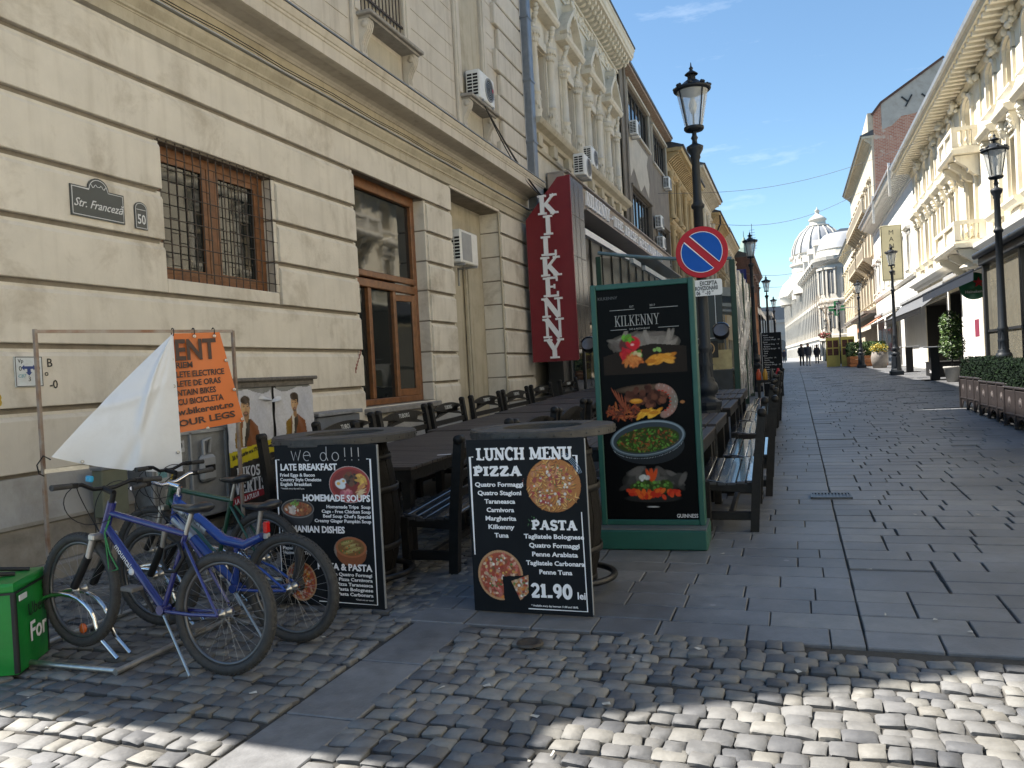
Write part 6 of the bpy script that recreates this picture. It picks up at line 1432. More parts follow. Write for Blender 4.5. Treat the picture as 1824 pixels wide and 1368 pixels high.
F.add(mb, 'fascia', mat('fascia_grey_beige', (.32, .28, .25), .6, v=.08, s=3, grime=.3))
T = Matrix.Translation((-5.295, 20.4, 0)) @ Matrix.Rotation(PI/2, 4, 'Z')
for t_, x_, z_, h_, w_, L_ in (('KILKENNY', 1.35, 6.06, .40, .15, 3.0), ('-', 4.5, 6.06, .36, .16, .3), ('THE', 4.92, 6.04, .32, .19, 1.5), ('IRISH', 6.75, 6.02, .32, .19, 2.2), ('RESTAURANT', 9.3, 6.0, .32, .19, 5.6)):
    mb = MB(T); sx_ = L_/serif_w(t_, h_); serif(mb, t_, x_, z_, h_, w=w_, d0=0, d1=-.07, sx=sx_, ser=.09, sp=.04); F.add(mb, 'fascia_lettering', white_l)
mb = MB()
for (y0, y1, xx) in ((19.8, 25.5, -4.9), (26.2, 27.6, -4.9), (28.4, 33.5, -4.9), (33.6, 34.6, -4.8)): mb.box(xx-.06, xx+.06, y0, y1, 4.92, 5.08)
F.add(mb, 'awning_case', white_l)
# ---- red vertical sign
SX0, SX1, SY0, SY1 = -5.69, -4.61, 17.55, 18.8
sg = empty('projecting_sign', (SX0, SY0, 0), 0, 'tall dark red projecting sign with white letters KILKENNY running down', 'pub sign')
w = SX1-SX0; ZB, ZT = 1.74, 5.92
mb = MB(); mb.prism([(0, ZB), (w, ZB), (w, ZT), (w-.28, ZT-.02), (0, ZT-.92)], 0, .05, 'xz'); mb.build('face', red_p, sg)
mb = MB(); mb.prism([(.01, ZB+.25), (w, ZB+.25), (w, ZT-.01), (w-.28, ZT-.03), (.01, ZT-.93)], .051, SY1-SY0, 'xz'); mb.build('side_panel', mat('smoked_panel', (.022, .02, .02), .25, v=.3, s=2), sg)
mb = MB()
for z in (3.0, 4.1, 5.05): mb.box(w, w+.004, .05, SY1-SY0, z, z+.02)
for y in (.4, .8): mb.box(w, w+.004, y, y+.015, ZB+.3, ZT-.1)
mb.build('panel_joint', mat('joint_grey', (.12, .11, .10), .5), sg)
mb = MB(); mb.prism([(w-.005, ZB), (w+.02, ZB), (w+.02, ZT), (w-.005, ZT)], -.012, .04, 'xz'); mb.box(0, w, -.012, .04, ZB-.02, ZB+.01); mb.build('edge_trim', red_p, sg)
for i, ch in enumerate('KILKENNY'):
    h = .445; pitch = .470; zc = 5.08-i*pitch; wd_ = SER[ch][0]*h*1.28; mb = MB(); xo = .54
    serif(mb, ch, xo-wd_/2, zc, h, w=.22, d0=-.002, d1=-.045, sx=1.28, ser=.10); mb.build('letter', white_l, sg)
# ---- grey 20th century block with dark framed windows
F = Fac('grey_plaster_block', -5.75, -1, 'grey-brown plaster block with dark ribbon windows and peeling eaves', 29.95)
G0, G1 = 29.95, 41.9; gp_m = mat('grey_brown_plaster', (.19, .165, .135), .9, v=.25, s=1.2, b=.3, bs=20, world=True, grime=.6, gs=.6, streak=.5)
pale = mat('pale_patch_plaster', (.46, .42, .35), .9, v=.12, s=2, b=.2, world=True)
wins = [(31.4, 36.3, 11.15, 12.75), (37.3, 41.4, 10.95, 12.6), (31.4, 35.9, 6.4, 8.6), (37.4, 41.2, 6.6, 8.2)]
mb = MB(); wall_grid(mb, G0, G1, 5.6, 13.1, [(a, b, c, d, .2) for a, b, c, d in wins], 0, fn=F.fn); mb.box(F.X-9, F.X-.5, G0, G1, 0, 13.1); mb.box(F.X-.02, F.X+.001, 38, G1, 0, 5.6); F.add(mb, 'wall', gp_m)
mb = MB(); mb.prism([(31.3, 8.9), (32.2, 9.5), (33.6, 8.8), (34.6, 9.3), (35.6, 8.9), (35.9, 9.6), (35.4, 10.3), (35.8, 10.8), (31.2, 10.9), (31.0, 10.0)], F.X, F.X+.012, 'yz'); F.add(mb, 'pale_patch', pale)
mb = MB(); F.box(mb, 0, .05, G0, 30.5, 5.6, 13.0); F.box(mb, 0, .12, 30.5, 30.75, 5.6, 13.0); F.box(mb, 0, .08, 30.9, 31.05, 5.6, 11); F.add(mb, 'corner_pilaster', gp_m)
dkf = mat('dark_window_frame', (.035, .03, .026), .5, v=.3, s=5)
for a, b, c, d in wins:
    w_ = window(F, a, b, c, d, .18, dkf, dark_glass, 5)
    mb = MB(); F.box(mb, 0, .10, a-.1, b+.1, c-.12, c-.02, ch=.01); F.box(mb, 0, .12, a-.12, b+.12, d+.02, d+.12, ch=.01); F.box(mb, 0, .06, a-.1, a, c, d); F.box(mb, 0, .06, b, b+.1, c, d); F.add(mb, 'window_surround', pale if c > 10 else gp_m)
mb = MB(); F.prof(mb, [(-.2, 13.0), (.30, 13.02), (.32, 13.1), (-3, 13.6)], G0, G1); F.add(mb, 'eaves', mat('brick_eaves', (.22, .11, .07), .9, v=.3, s=8, b=.5, c2=(.30, .27, .22)))
mb = MB(); F.prof(mb, [(.28, 13.10), (.36, 13.10), (.38, 13.18), (-3, 13.7), (-3, 13.62)], G0, G1); F.add(mb, 'gutter', MATS['dark_sheet'])
# ---- ochre building with bracketed eaves, then its taller neighbour and smaller houses
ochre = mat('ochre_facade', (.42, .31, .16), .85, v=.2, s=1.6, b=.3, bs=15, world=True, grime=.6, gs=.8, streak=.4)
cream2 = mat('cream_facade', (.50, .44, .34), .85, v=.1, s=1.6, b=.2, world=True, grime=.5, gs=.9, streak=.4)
def old_house(name, label, X, side, y0, y1, ze, m, wcs, rows, over=.6, roof=(.045, .045, .05), cols=False, gfl=None, ww=.9, z0w=0, frame=None, arch=False):
    F = Fac(name, X, side, label, y0); fr_m = frame or dkf
    ops = [(c-ww/2, c+ww/2, a, b, .3) for (a, b) in rows for c in wcs]
    if gfl: ops += [(a, b, gz((a+b)/2)+.05, gfl, .5) for (a, b) in zip([y0+.5+3*k for k in range(int((y1-y0)/3))], [y0+2.9+3*k for k in range(int((y1-y0)/3))])]
    mb = MB(); wall_grid(mb, y0, y1, -.2, ze, ops, 0, fn=F.fn)
    xa, xb = sorted((F.X-F.sg*9, F.X-F.sg*.6)); mb.box(xa, xb, y0+.001, y1-.001, 0, ze-.02)
    for yy in (y0, y1): mb.add([F.fn(yy, -.2, 0), F.fn(yy, -.2, -9), F.fn(yy, ze, -9), F.fn(yy, ze, 0)], [(0, 1, 2, 3)])
    F.add(mb, 'wall', m)
    for o in ops:
        w_ = window(F, o[0], o[1], o[2], o[3], .28, fr_m, far_glass, 1, .7)
    for (a, b) in rows:
        for c in wcs:
            mb = MB(); h_ = ww/2
            for s_ in (-1, 1): F.box(mb, 0, .07, c+s_*(h_+.10)-.09, c+s_*(h_+.10)+.09, a-.05, b+.12)
            F.prof(mb, [(0, a-.20), (.12, a-.18), (.20, a-.08), (.20, a-.02), (0, a)], c-h_-.22, c+h_+.22)
            F.prof(mb, [(0, b+.22), (.15, b+.26), (.26, b+.34), (.26, b+.40), (0, b+.44)], c-h_-.28, c+h_+.28)
            F.box(mb, 0, .06, c-h_, c+h_, b+.03, b+.2)
            if arch: 
                mb.prism([(c-h_-.2, b+.42), (c, b+.78), (c+h_+.2, b+.42)], *sorted((F.X, F.X+F.sg*.22)), 'yz')
            F.relief(mb, c-.3, c+.3, b+.45, b+.75, 7, .08, .03)
            for s_ in (-1, 1): F.relief(mb, c+s_*(h_+.1)-.05, c+s_*(h_+.1)+.05, b, b+.25, 3, .06, .1)
            F.add(mb, 'window_surround', m)
    if cols:
        mb = MB(); ed = [y0+.25]+[(p+q)/2 for p, q in zip(wcs, wcs[1:])]+[y1-.25]
        for yy in ed:
            for (a, b) in rows:
                xx = F.X+F.sg*.10; mb.lathe([(.2, a-.3), (.18, a-.1), (.14, a), (.13, b), (.2, b+.25), (.2, b+.35)], (xx, yy, 0), 10)
                for k in range(5): F.bump(mb, yy+rnd.uniform(-.12, .12), b+.12, .07, .2, 1)
        F.add(mb, 'half_columns', m)
    mb = MB()
    for (a, b) in rows: F.prof(mb, [(0, a-.55), (.10, a-.52), (.16, a-.42), (.16, a-.36), (0, a-.34)], y0, y1)
    F.add(mb, 'string_course', m)
    mb = MB(); y = y0+.1
    while y < y1-.1: F.prof(mb, [(0, ze-.62), (.12, ze-.6), (over*.55, ze-.36), (over*.8, ze-.3), (over*.8, ze-.18), (0, ze-.18)], y, y+.16); y += .42
    F.box(mb, 0, .06, y0, y1, ze-.74, ze-.64); F.add(mb, 'brackets', m)
    mb = MB(); F.prof(mb, [(-.2, ze-.17), (over, ze-.17), (over+.05, ze-.02), (over+.05, ze), (-.2, ze+.02)], y0-.02, y1+.02); F.add(mb, 'cornice', m)
    mb = MB(); F.prof(mb, [(over+.0, ze+.005), (over+.14, ze+.01), (over+.15, ze+.10), (over+.05, ze+.12), (-5, ze+2.2), (-9, ze+2.2), (-9, ze+.03)], y0-.03, y1+.03); F.add(mb, 'roof', mat('roof_'+name, roof, .55, v=.2, s=3))
    return F
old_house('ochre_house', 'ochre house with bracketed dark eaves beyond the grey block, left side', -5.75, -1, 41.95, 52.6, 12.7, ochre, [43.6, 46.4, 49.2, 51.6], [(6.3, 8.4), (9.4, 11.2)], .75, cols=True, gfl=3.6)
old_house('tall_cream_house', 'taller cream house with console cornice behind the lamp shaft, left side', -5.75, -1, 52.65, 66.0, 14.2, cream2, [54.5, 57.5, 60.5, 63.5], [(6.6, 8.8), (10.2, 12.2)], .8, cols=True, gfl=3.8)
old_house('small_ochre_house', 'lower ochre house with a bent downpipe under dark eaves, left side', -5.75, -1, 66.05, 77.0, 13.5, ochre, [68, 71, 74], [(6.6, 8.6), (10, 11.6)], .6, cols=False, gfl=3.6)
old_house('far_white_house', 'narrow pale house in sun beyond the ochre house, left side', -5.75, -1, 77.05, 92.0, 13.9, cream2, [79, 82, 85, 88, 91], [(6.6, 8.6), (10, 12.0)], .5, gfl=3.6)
F = old_house('brick_turret_house', 'dark brick house with a green turret roof and antenna, far left side', -4.2, -1, 92.1, 118.0, 13.0, mat('dark_brick', (.10, .055, .042), .9, v=.3, s=3, b=.4, world=True), [95, 99, 103, 107, 111, 115], [(5, 7.2), (8.8, 11)], .4, roof=(.05, .05, .05))
mb = MB(); mb.lathe([(1.0, 12.9), (.95, 13.4), (.7, 14.1), (.3, 14.9), (.05, 15.4), (.03, 16), (0, 16.1)], (-4.75, 93.5, 0), 8, smooth=False)
F.add(mb, 'turret_roof', mat('copper_green', (.12, .20, .17), .6, v=.2))
mb = MB(); mb.tube([(-3.9, 95, 13), (-3.9, 95, 17.0)], .03, 5)
for k in range(8): mb.tube([(-4.4+.03*k, 95, 14.2+k*.3), (-3.4-.03*k, 95, 14.2+k*.3)], .018, 4)
tag(mb.build('tv_antenna', plastic_b), 'spiky TV antenna on the dark brick house', 'antenna')
mb = MB(); mb.tube([(-5.1, 66.4, 13.3), (-5.1, 66.4, 12.6), (-5.7, 66.4, 11.4), (-5.7, 66.4, 5)], .07, 8)
tag(mb.build('downpipe', plastic_b), 'dark bent downpipe at the small ochre house', 'downpipe')
# ---- air conditioners
def make_ac(label, w=.80, h=.56, d=.30):
    r = empty('air_conditioner', label=label, cat='air conditioner', group='outdoor air conditioner units on the facades')
    mb = MB(); mb.box(0, d, -w/2, w/2, 0, h, ch=.02); mb.build('case', white_pl, r)
    mb = MB(); mb.lathe([(.0, 0), (.05, .002), (.05, .012)], (d+.0, .10, h/2), 14, axis='x'); mb.lathe([(.215, 0), (.215, .018), (.235, .018), (.24, .0)], (d, .10, h/2), 28, axis='x')
    for k in range(4): mb.lathe([(.07+.04*k, .010), (.074+.04*k, .012), (.078+.04*k, .010)], (d, .10, h/2), 24, axis='x')
    mb.build('fan_guard', grey_pl, r)
    mb = MB(); mb.lathe([(0, .002), (.212, .002)], (d, .10, h/2), 24, axis='x'); mb.build('fan_opening', plastic_b, r)
    mb = MB()
    for k in range(7):
        for c in (0, 1): mb.box(.035+.12*c, .135+.12*c, -w/2-.004, -w/2+.002, .07+.062*k, .11+.062*k)
    mb.build('side_grille', plastic_b, r)
    mb = MB()
    for y in (-w/2+.12, w/2-.12): mb.box(-.12, d+.02, y-.02, y+.02, -.04, 0); mb.box(-.12, -.09, y-.02, y+.02, -.35, 0)
    mb.build('bracket', grey_pl, r); return r
ac = make_ac('white air conditioner with round fan standing on the upper balcony sill'); ac.location = (WX+.02, 14.98, 6.90)
text(ac, 'LG', (.312, .26, .16), .09, mat('logo_grey', (.2, .2, .2), .5), rot=(PI/2, 0, PI/2), bold=.01, name='logo'); mb = MB(); mb.lathe([(0, .012), (.045, .012), (.045, 0)], (.30, .32, .33), 16, axis='x'); mb.build('round_logo', mat('logo_magenta', (.45, .02, .08), .4), ac)
def ac_copy(lb, loc): return copy_tree(ac, label=lb, loc=loc, skip=('logo', 'round_logo'))
ac_copy('large white air conditioner on top of the black sign panel', (-5.25, 20.9, 6.62)); ac_copy('white air conditioner next to the half column on the cream building', (-5.75, 24.0, 7.66))
ac_copy('air conditioner under the upper ribbon window of the grey block', (-5.68, 31.7, 10.6)); ac_copy('air conditioner near the roof end of the grey block', (-5.72, 40.4, 10.25))
ac_copy('upper one of two stacked air conditioners on the grey block', (-5.68, 36.9, 7.75)); ac_copy('lower one of two stacked air conditioners on the grey block', (-5.68, 37.2, 6.85))
nc = make_ac('flat white air conditioner cabinet inside the niche of the corner building', .85, .62, .28); nc.location = (-6.02, 14.15, 3.62)
for ch in list(nc.children):
    if ch.name.split('.')[0] in ('fan_guard', 'fan_opening'): bpy.data.objects.remove(ch)
mb = MB(); mb.box(.281, .286, -.36, .10, .05, .57); mb.build('vent_panel', grey_pl, nc)
# ================================================================ pub terrace enclosure with clear plastic walls
te = empty('terrace_enclosure', (-4.2, 18.3, gz(18.3)), 0, 'green framed terrace tent with dark and clear plastic walls', 'terrace tent')
H = 3.45; wx = 3.0; dl = 6.2
for (x, y) in ((0, 0), (wx, 0), (wx, dl), (0, dl), (wx, dl/2)): mb = MB(); mb.box(x-.06, x+.06, y-.06, y+.06, 0, H-.02+(.35 if x == 0 else 0), ch=.01); mb.build('post', mat('terrace_green', (.008, .04, .022), .45, v=.2), te)
mb = MB(); pts = [(x/12*wx, -.02, H+.42*(1-x/12)-.06*math.sin(PI*x/12)) for x in range(13)]; mb.tube(pts, .045, 6)
mb.build('top_rope', mat('pale_blue_plastic', (.12, .19, .22), .35), te)
smoke = glassmat('smoked_film', (.02, .022, .022), .14, mixt=.72, wav=.6, tcol=(.72, .75, .74))
mb = MB(); mb.add([(.06, 0, .9), (wx-.06, 0, .9), (wx-.06, 0, H-.05), (.06, 0, H+.3)], [(0, 1, 2, 3)]); mb.build('front_film', smoke, te)
clear = glassmat('clear_film', (.50, .51, .52), .10, mixt=.35, tcol=(.9, .9, .88))
def film(name, m, x, y0, y1, z0, z1, nu, nv, amp, parent, seed):
    rs = np.random.RandomState(seed); vs = []; fs = []
    ph = rs.rand(8)*6
    for j in range(nv+1):
        for i in range(nu+1):
            u_, v_ = i/nu, j/nv; a = amp*(math.sin(u_*23+ph[0]+math.sin(v_*4)*1.5)+.7*math.sin(u_*47+v_*9+ph[1])+.5*math.sin(u_*80-v_*14+ph[2]))+amp*.5*(rs.rand()-.5)
            vs.append((x+a, y0+(y1-y0)*u_+.02*math.sin(v_*9+u_*30), z0+(z1-z0)*v_))
    for j in range(nv):
        for i in range(nu): k = j*(nu+1)+i; fs.append((k, k+1, k+nu+2, k+nu+1))
    mb = MB(); mb.add(vs, fs, 0, True); return mb.build(name, m, parent)
film('side_film', clear, wx+.02, .05, dl, .25, H-.1, 90, 24, .03, te, 5)
mb = MB(); mb.box(1.5, 2.75, -.06, -.02, 1.6, 2.95); mb.build('black_screen', mat('screen_black', (.012, .012, .013), .3), te)
mb = MB(); mb.ribbon([(1.9, 1.72), (2.55, 1.72), (2.6, 1.77), (2.6, 2.8)], .012, -.061, -.063); mb.build('chalk_line', cream_l, te)
mb = MB(); mb.box(.1, 2.9, -.05, 1.0, .0, 1.0); mb.build('bar_counter', mat('counter_dark', (.03, .03, .03), .5, v=.3), te)
mb = MB(); mb.box(1.95, 2.9, -.052, -.04, 1.02, 1.45); mb.build('lit_inner_wall', mat('warm_plaster', (.40, .34, .18), .7, v=.3, s=4), te)  # panel in a warm plaster tone on the terrace front
for (x, y, z, lb) in ((-1.42, 17.3, 2.12, 'black round spotlight on the terrace front right of the lamp'), (-4.35, 17.6, 2.02, 'black round spotlight beside the foot of the red sign')):
    r = empty('spotlight', (x, y, z), 0, lb, 'spotlight'); T_ = Matrix.Rotation(-.5, 4, 'X')
    mb = MB(T_); mb.lathe([(0, .12), (.12, .10), (.17, .02), (.17, -.10), (.15, -.12)], n=20, axis='y'); mb.build('housing', plastic_b, r)
    mb = MB(T_); mb.lathe([(.15, -.115), (.10, -.10), (0, -.09)], n=20, axis='y'); mb.build('lens', mat('spot_lens', (.10, .10, .11), .12), r)
    mb = MB(T_); mb.lathe([(.172, -.08), (.185, -.085), (.185, -.12), (.172, -.125)], n=20, axis='y', a0=.3, a1=PI-.3); mb.build('rim', chrome, r)
hp = empty('harp_sign', (-1.72, 17.5, 1.78), .15, 'small dark beer sign with a golden harp outline beside the lamp shaft', 'beer sign'); mb = MB(); mb.box(-.2, .2, 0, .02, -.18, .18); mb.build('plate', plastic_b, hp)
gold = mat('gold_print', (.42, .25, .10), .4); mb = MB(); mb.ribbon([(-.12, .10), (0, -.13), (.04, -.12)]+arc(.02, .02, .10, .12, -60, 110, 10)+[(-.12, .10)], .022, -.001, -.004); mb.ribbon([(-.06, .09), (.02, -.08)], .01, -.001, -.004); mb.build('harp', gold, hp)
# hanging banners, menu column, bottles, far tents
def hang(name, lb, x0, x1, y, z0, z1, m, cat='banner'):
    vs = []; fs = []; n = 8
    for j in range(9):
        for i in range(n+1): t = i/n; vs.append((x0+(x1-x0)*t, y+.05*math.sin(t*7+j*.3), z0+(z1-z0)*j/8))
    for j in range(8):
        for i in range(n): k = j*(n+1)+i; fs.append((k, k+1, k+n+2, k+n+1))
    mb = MB(); mb.add(vs, fs, 0, True); return tag(mb.build(name, m), lb, cat)
hang('blue_banner', 'narrow blue banner hanging in front of the third terrace', -1.75, -1.35, 27.2, 2.2, 4.5, mat('navy_cloth', (.02, .03, .16), .6, v=.15))
hang('green_banner', 'dark green hanging banner next to the blue one', -1.5, -1.2, 28.2, 1.9, 3.3, mat('green_cloth', (.01, .09, .03), .6, v=.15))
hang('orange_banner', 'faded orange and white hanging banner at the terrace row', -1.55, -1.2, 31, 1.7, 4.0, mat('salmon_cloth', (.45, .20, .10), .6, v=.3, s=5))
mc = empty('menu_column', (-.86, 24.0, gz(24)), 0, 'tall black menu board with lines of white text at the end of the terraces', 'menu board')
mb = MB(); mb.box(0, .53, 0, .5, 0, 1.83, ch=.01); mb.build('board', board_bk, mc)
for i in range(22):
    z = 1.74-.065*i; text(mc, ['Snacks', 'Onion Rings', 'Chicken Wings   22', 'Soups', 'Tomato Soup   14', 'Burgers', 'Kilkenny Burger   32', 'Pasta', 'Grill', 'Beer', 'Stout Pint   19'][i % 11], (.03+(.02 if i % 3 else 0), -.003, z), .05, cream_l, sx=1.1)
mb = MB(); mb.box(-.02, .0, -.02, .0, 0, 1.85); mb.build('edge', grey_pl, mc)
bt_ = empty('side_stand', (-.62, 20.9, gz(20.9)), 0, 'small dark stand carrying sauce bottles behind the benches', 'stand'); mb = MB(); mb.box(-.3, .3, -.1, .25, .55, .62); mb.box(-.28, -.22, -.05, 0, 0, .55); mb.box(.22, .28, -.05, 0, 0, .55); mb.box(-.28, -.22, .15, .2, 0, .55); mb.box(.22, .28, .15, .2, 0, .55); mb.build('stand_frame', wood_dk, bt_)
for i, (nm, c) in enumerate([('orange-red', (.40, .05, .01)), ('mustard yellow', (.42, .22, .02)), ('black', (.02, .02, .02)), ('bright red', (.42, .01, .02))]):
    mb = MB(); mb.lathe([(0, 0), (.055, 0), (.06, .02), (.06, .17), (.045, .21), (.03, .24), (.03, .27), (0, .28)], (-.86+.155*i, 20.85, gz(20.9)+.62), 14)
    tag(mb.build('sauce_bottle', mat('bottle_'+str(i), c, .3)), nm+' sauce bottle on the small stand by the black menu board', 'bottle', 'sauce bottles on the stand')
def tent(lb, x0, x1, y0, y1, z, m, mp):
    r = empty('terrace_tent', ((x0+x1)/2, y0, gz(y0)), 0, lb, 'terrace tent'); w = (x1-x0)/2; d = y1-y0
    mb = MB(); mb.add([(-w, 0, z), (w, 0, z-.35), (w, d, z-.35), (-w, d, z), (-w, 0, z-.25), (w, 0, z-.62), (w, d, z-.62)], [(0, 1, 2, 3), (0, 1, 5, 4), (1, 2, 6, 5)]); mb.build('canopy', m, r)
    for (x, y) in ((w-.05, .05), (w-.05, d-.05), (w-.05, d/2), (-w+.05, .05)): mb = MB(); mb.box(x-.04, x+.04, y-.04, y+.04, 0, z-.3); mb.build('post', mp, r)
    return r
whc = mat('white_canvas', (.58, .56, .52), .7, v=.1, grime=.4)
t_ = tent('pale canvas terrace tent with wrinkled clear side sheet', -4.3, -1.35, 25.2, 33, 3.6, whc, grey_pl); film('side_film', clear, 1.46, 0, 7.8, .2, 3.0, 80, 20, .04, t_, 8); 
tent('second pale terrace tent farther along the left pavement', -4.3, -1.5, 35, 42, 3.7, whc, plastic_b); tent('third pale terrace tent beside the fourth lamp', -4.3, -1.6, 44.5, 54, 3.9, whc, plastic_b); tent('distant white terrace tent with a curved roof', -4.5, -1.3, 57, 70, 4.3, whc, grey_pl)
# ================================================================ right row: cream ornate building (plane x = 6)
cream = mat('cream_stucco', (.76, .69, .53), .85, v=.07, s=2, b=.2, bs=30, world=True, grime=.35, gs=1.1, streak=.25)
cream_t = mat('cream_trim', (.78, .73, .61), .8, v=.06, s=3, b=.15, world=True, grime=.35, gs=1.6, streak=.2)
white_s = mat('white_stucco', (.74, .73, .69), .8, v=.04, s=2, b=.1, world=True, grime=.2)
XR = 6.0; F = Fac('cream_ornate_building', XR, 1, 'sunlit cream building with balconies and arched top windows, right side', 5)
Y0, Y1 = 5.0, 44.9  # near end carried on out of view to throw warm light back
c3 = [14.2, 16.4, 18.6, 21.4, 23.6, 25.65, 27.75, 31.2, 34.3, 36.4, 38.35, 40.5, 42.9]
ops = []
for c in c3: w = .62 if abs(c-31.2) < .1 else .42; ops.append((c-w, c+w, 8.65, 10.0, .45)); ops.append((c-w, c+w, 5.65, 7.35, .45))
ops[0:0] = []
shop = [(33.9, 36.2, .7, 3.75, .9), (36.9, 42.4, .75, 3.65, .9), (27.2, 30.2, .55, 3.5, .7), (20, 25.5, .5, 3.3, .6)]
mb = MB(); wall_grid(mb, Y0, Y1, -.3, 10.6, ops+shop, 0, fn=F.fn); mb.box(XR+.95, XR+9, Y0, Y1, 0, 10.5)
for yy in (Y0, Y1): mb.add([F.fn(yy, -.2, 0), F.fn(yy, -.2, -9), F.fn(yy, 10.6, -9), F.fn(yy, 10.6, 0)], [(0, 1, 2, 3)])
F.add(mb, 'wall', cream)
gold_w = mat('pale_window_frame', (.40, .32, .2), .6)
for c in c3:
    w = .62 if abs(c-31.2) < .1 else .42
    window(F, c-w, c+w, 8.65, 10.0, .4, gold_w, far_glass, 1, .62); window(F, c-w, c+w, 5.65, 7.35, .4, gold_w, far_glass, 1, .66)
    mb = MB()   # arched head of the top-floor window: fill the corners, put an archivolt round it
    for s_ in (-1, 1):
        pts = [(c+s_*w, 10.0)]+[(c+s_*w*math.cos(a), 10.0-w*.55+w*.55*math.sin(a)) for a in [PI/2*k/6 for k in range(7)]]
        mb.prism(pts, XR-.0, XR+.42, 'yz')
    F.add(mb, 'arch_spandrel', cream_t)
    mb = MB()
    ar = [(c-w-.06, 9.55)]+[(c-(w+.06)*math.cos(a), 10.0-w*.5+(w*.6+.02)*math.sin(a)) for a in [PI*k/10 for k in range(11)]]+[(c+w+.06, 9.55)]
    for (a, b) in zip(ar, ar[1:]): mb.prism([a, b, (c+(b[0]-c)*1.25, b[1]+.09*(b[1] > 9.7)), (c+(a[0]-c)*1.25, a[1]+.09*(a[1] > 9.7))], XR-.10, XR+.01, 'yz')
    for s_ in (-1, 1): F.box(mb, 0, .10, c+s_*(w+.11)-.07, c+s_*(w+.11)+.07, 8.6, 9.6, ch=.01)
    F.bump(mb, c, 10.2, .12, .1, 1); F.prof(mb, [(0, 8.40), (.14, 8.42), (.22, 8.55), (.22, 8.62), (0, 8.64)], c-w-.3, c+w+.3)
    F.add(mb, 'arched_surround', cream_t)
    mb = MB()
    for s_ in (-1, 1): F.box(mb, 0, .10, c+s_*(w+.14)-.10, c+s_*(w+.14)+.10, 5.5, 7.5, ch=.01); 
    F.box(mb, 0, .07, c-w-.2, c+w+.2, 7.5, 7.72)
    for s_ in (-1, 1):
        F.prof(mb, [(0, 7.35), (.12, 7.38), (.24, 7.6), (.26, 7.86), (0, 7.86)], c+s_*(w+.14)-.08, c+s_*(w+.14)+.08)
        for k in range(6): F.bump(mb, c+s_*(w+.14)+rnd.uniform(-.08, .08), 7.48+.05*k, .07, .14+.02*k, 1)
    F.prof(mb, [(0, 7.86), (.28, 7.88), (.38, 7.98), (.40, 8.06), (0, 8.10)], c-w-.34, c+w+.34)
    pd = [(c-w-.30, 8.10), (c, 8.36), (c+w+.30, 8.10)]
    mb.prism(pd, XR-.34, XR, 'yz'); F.relief(mb, c-w, c+w, 7.5, 7.8, 10, .07, .1)
    F.prof(mb, [(0, 5.36), (.14, 5.38), (.24, 5.50), (.24, 5.58), (0, 5.6)], c-w-.3, c+w+.3); F.box(mb, 0, .04, c-w, c+w, 4.95, 5.3)
    F.add(mb, 'hooded_surround', cream_t)
for i, (a, b) in enumerate(zip(c3, c3[1:])):   # corbel heads under the eave and faces between windows
    yc = (a+b)/2; mb = MB(); F.box(mb, 0, .06, yc-.22, yc+.22, 8.4, 10.1, ch=.01); F.add(mb, 'lesene', cream)
    mb = MB()
    for k in range(14): F.bump(mb, yc+rnd.uniform(-.2, .2), 10.05+rnd.uniform(0, .45), rnd.uniform(.06, .12), rnd.uniform(.08, .3), 1)
    F.add(mb, 'corbel_ornament', cream_t)
mb = MB(); F.prof(mb, [(0, 4.52), (.12, 4.54), (.18, 4.66), (.40, 4.74), (.42, 4.84), (0, 4.90)], Y0, Y1); F.prof(mb, [(0, 4.1), (.06, 4.1), (.08, 4.2), (0, 4.22)], Y0, Y1); F.add(mb, 'lower_cornice', white_s)
mb = MB(); F.prof(mb, [(0, 8.12), (.05, 8.14), (.08, 8.24), (0, 8.26)], Y0, Y1); F.add(mb, 'string_course', cream_t)
mb = MB(); y = Y0+.1
while y < Y1-.1: F.box(mb, .05, .78, y, y+.17, 10.47, 10.60, ch=.01); y += .45
F.add(mb, 'modillions', cream_t)
mb = MB(); F.prof(mb, [(0, 10.25), (.08, 10.27), (.14, 10.42), (.10, 10.46), (0, 10.46)], Y0, Y1); F.prof(mb, [(-.1, 10.605), (.84, 10.605), (.86, 10.66), (.90, 10.72), (-.1, 10.74)], Y0, Y1); F.add(mb, 'eave_soffit', cream)
mb = MB(); F.prof(mb, [(.86, 10.725), (1.0, 10.735), (1.02, 10.86), (.98, 10.90), (-6, 12.6), (-9, 12.6), (-9, 10.7)], Y0-.05, Y1+.02); F.add(mb, 'roof', mat('zinc_roof', (.28, .29, .30), .45, m=.3, v=.15, s=2))
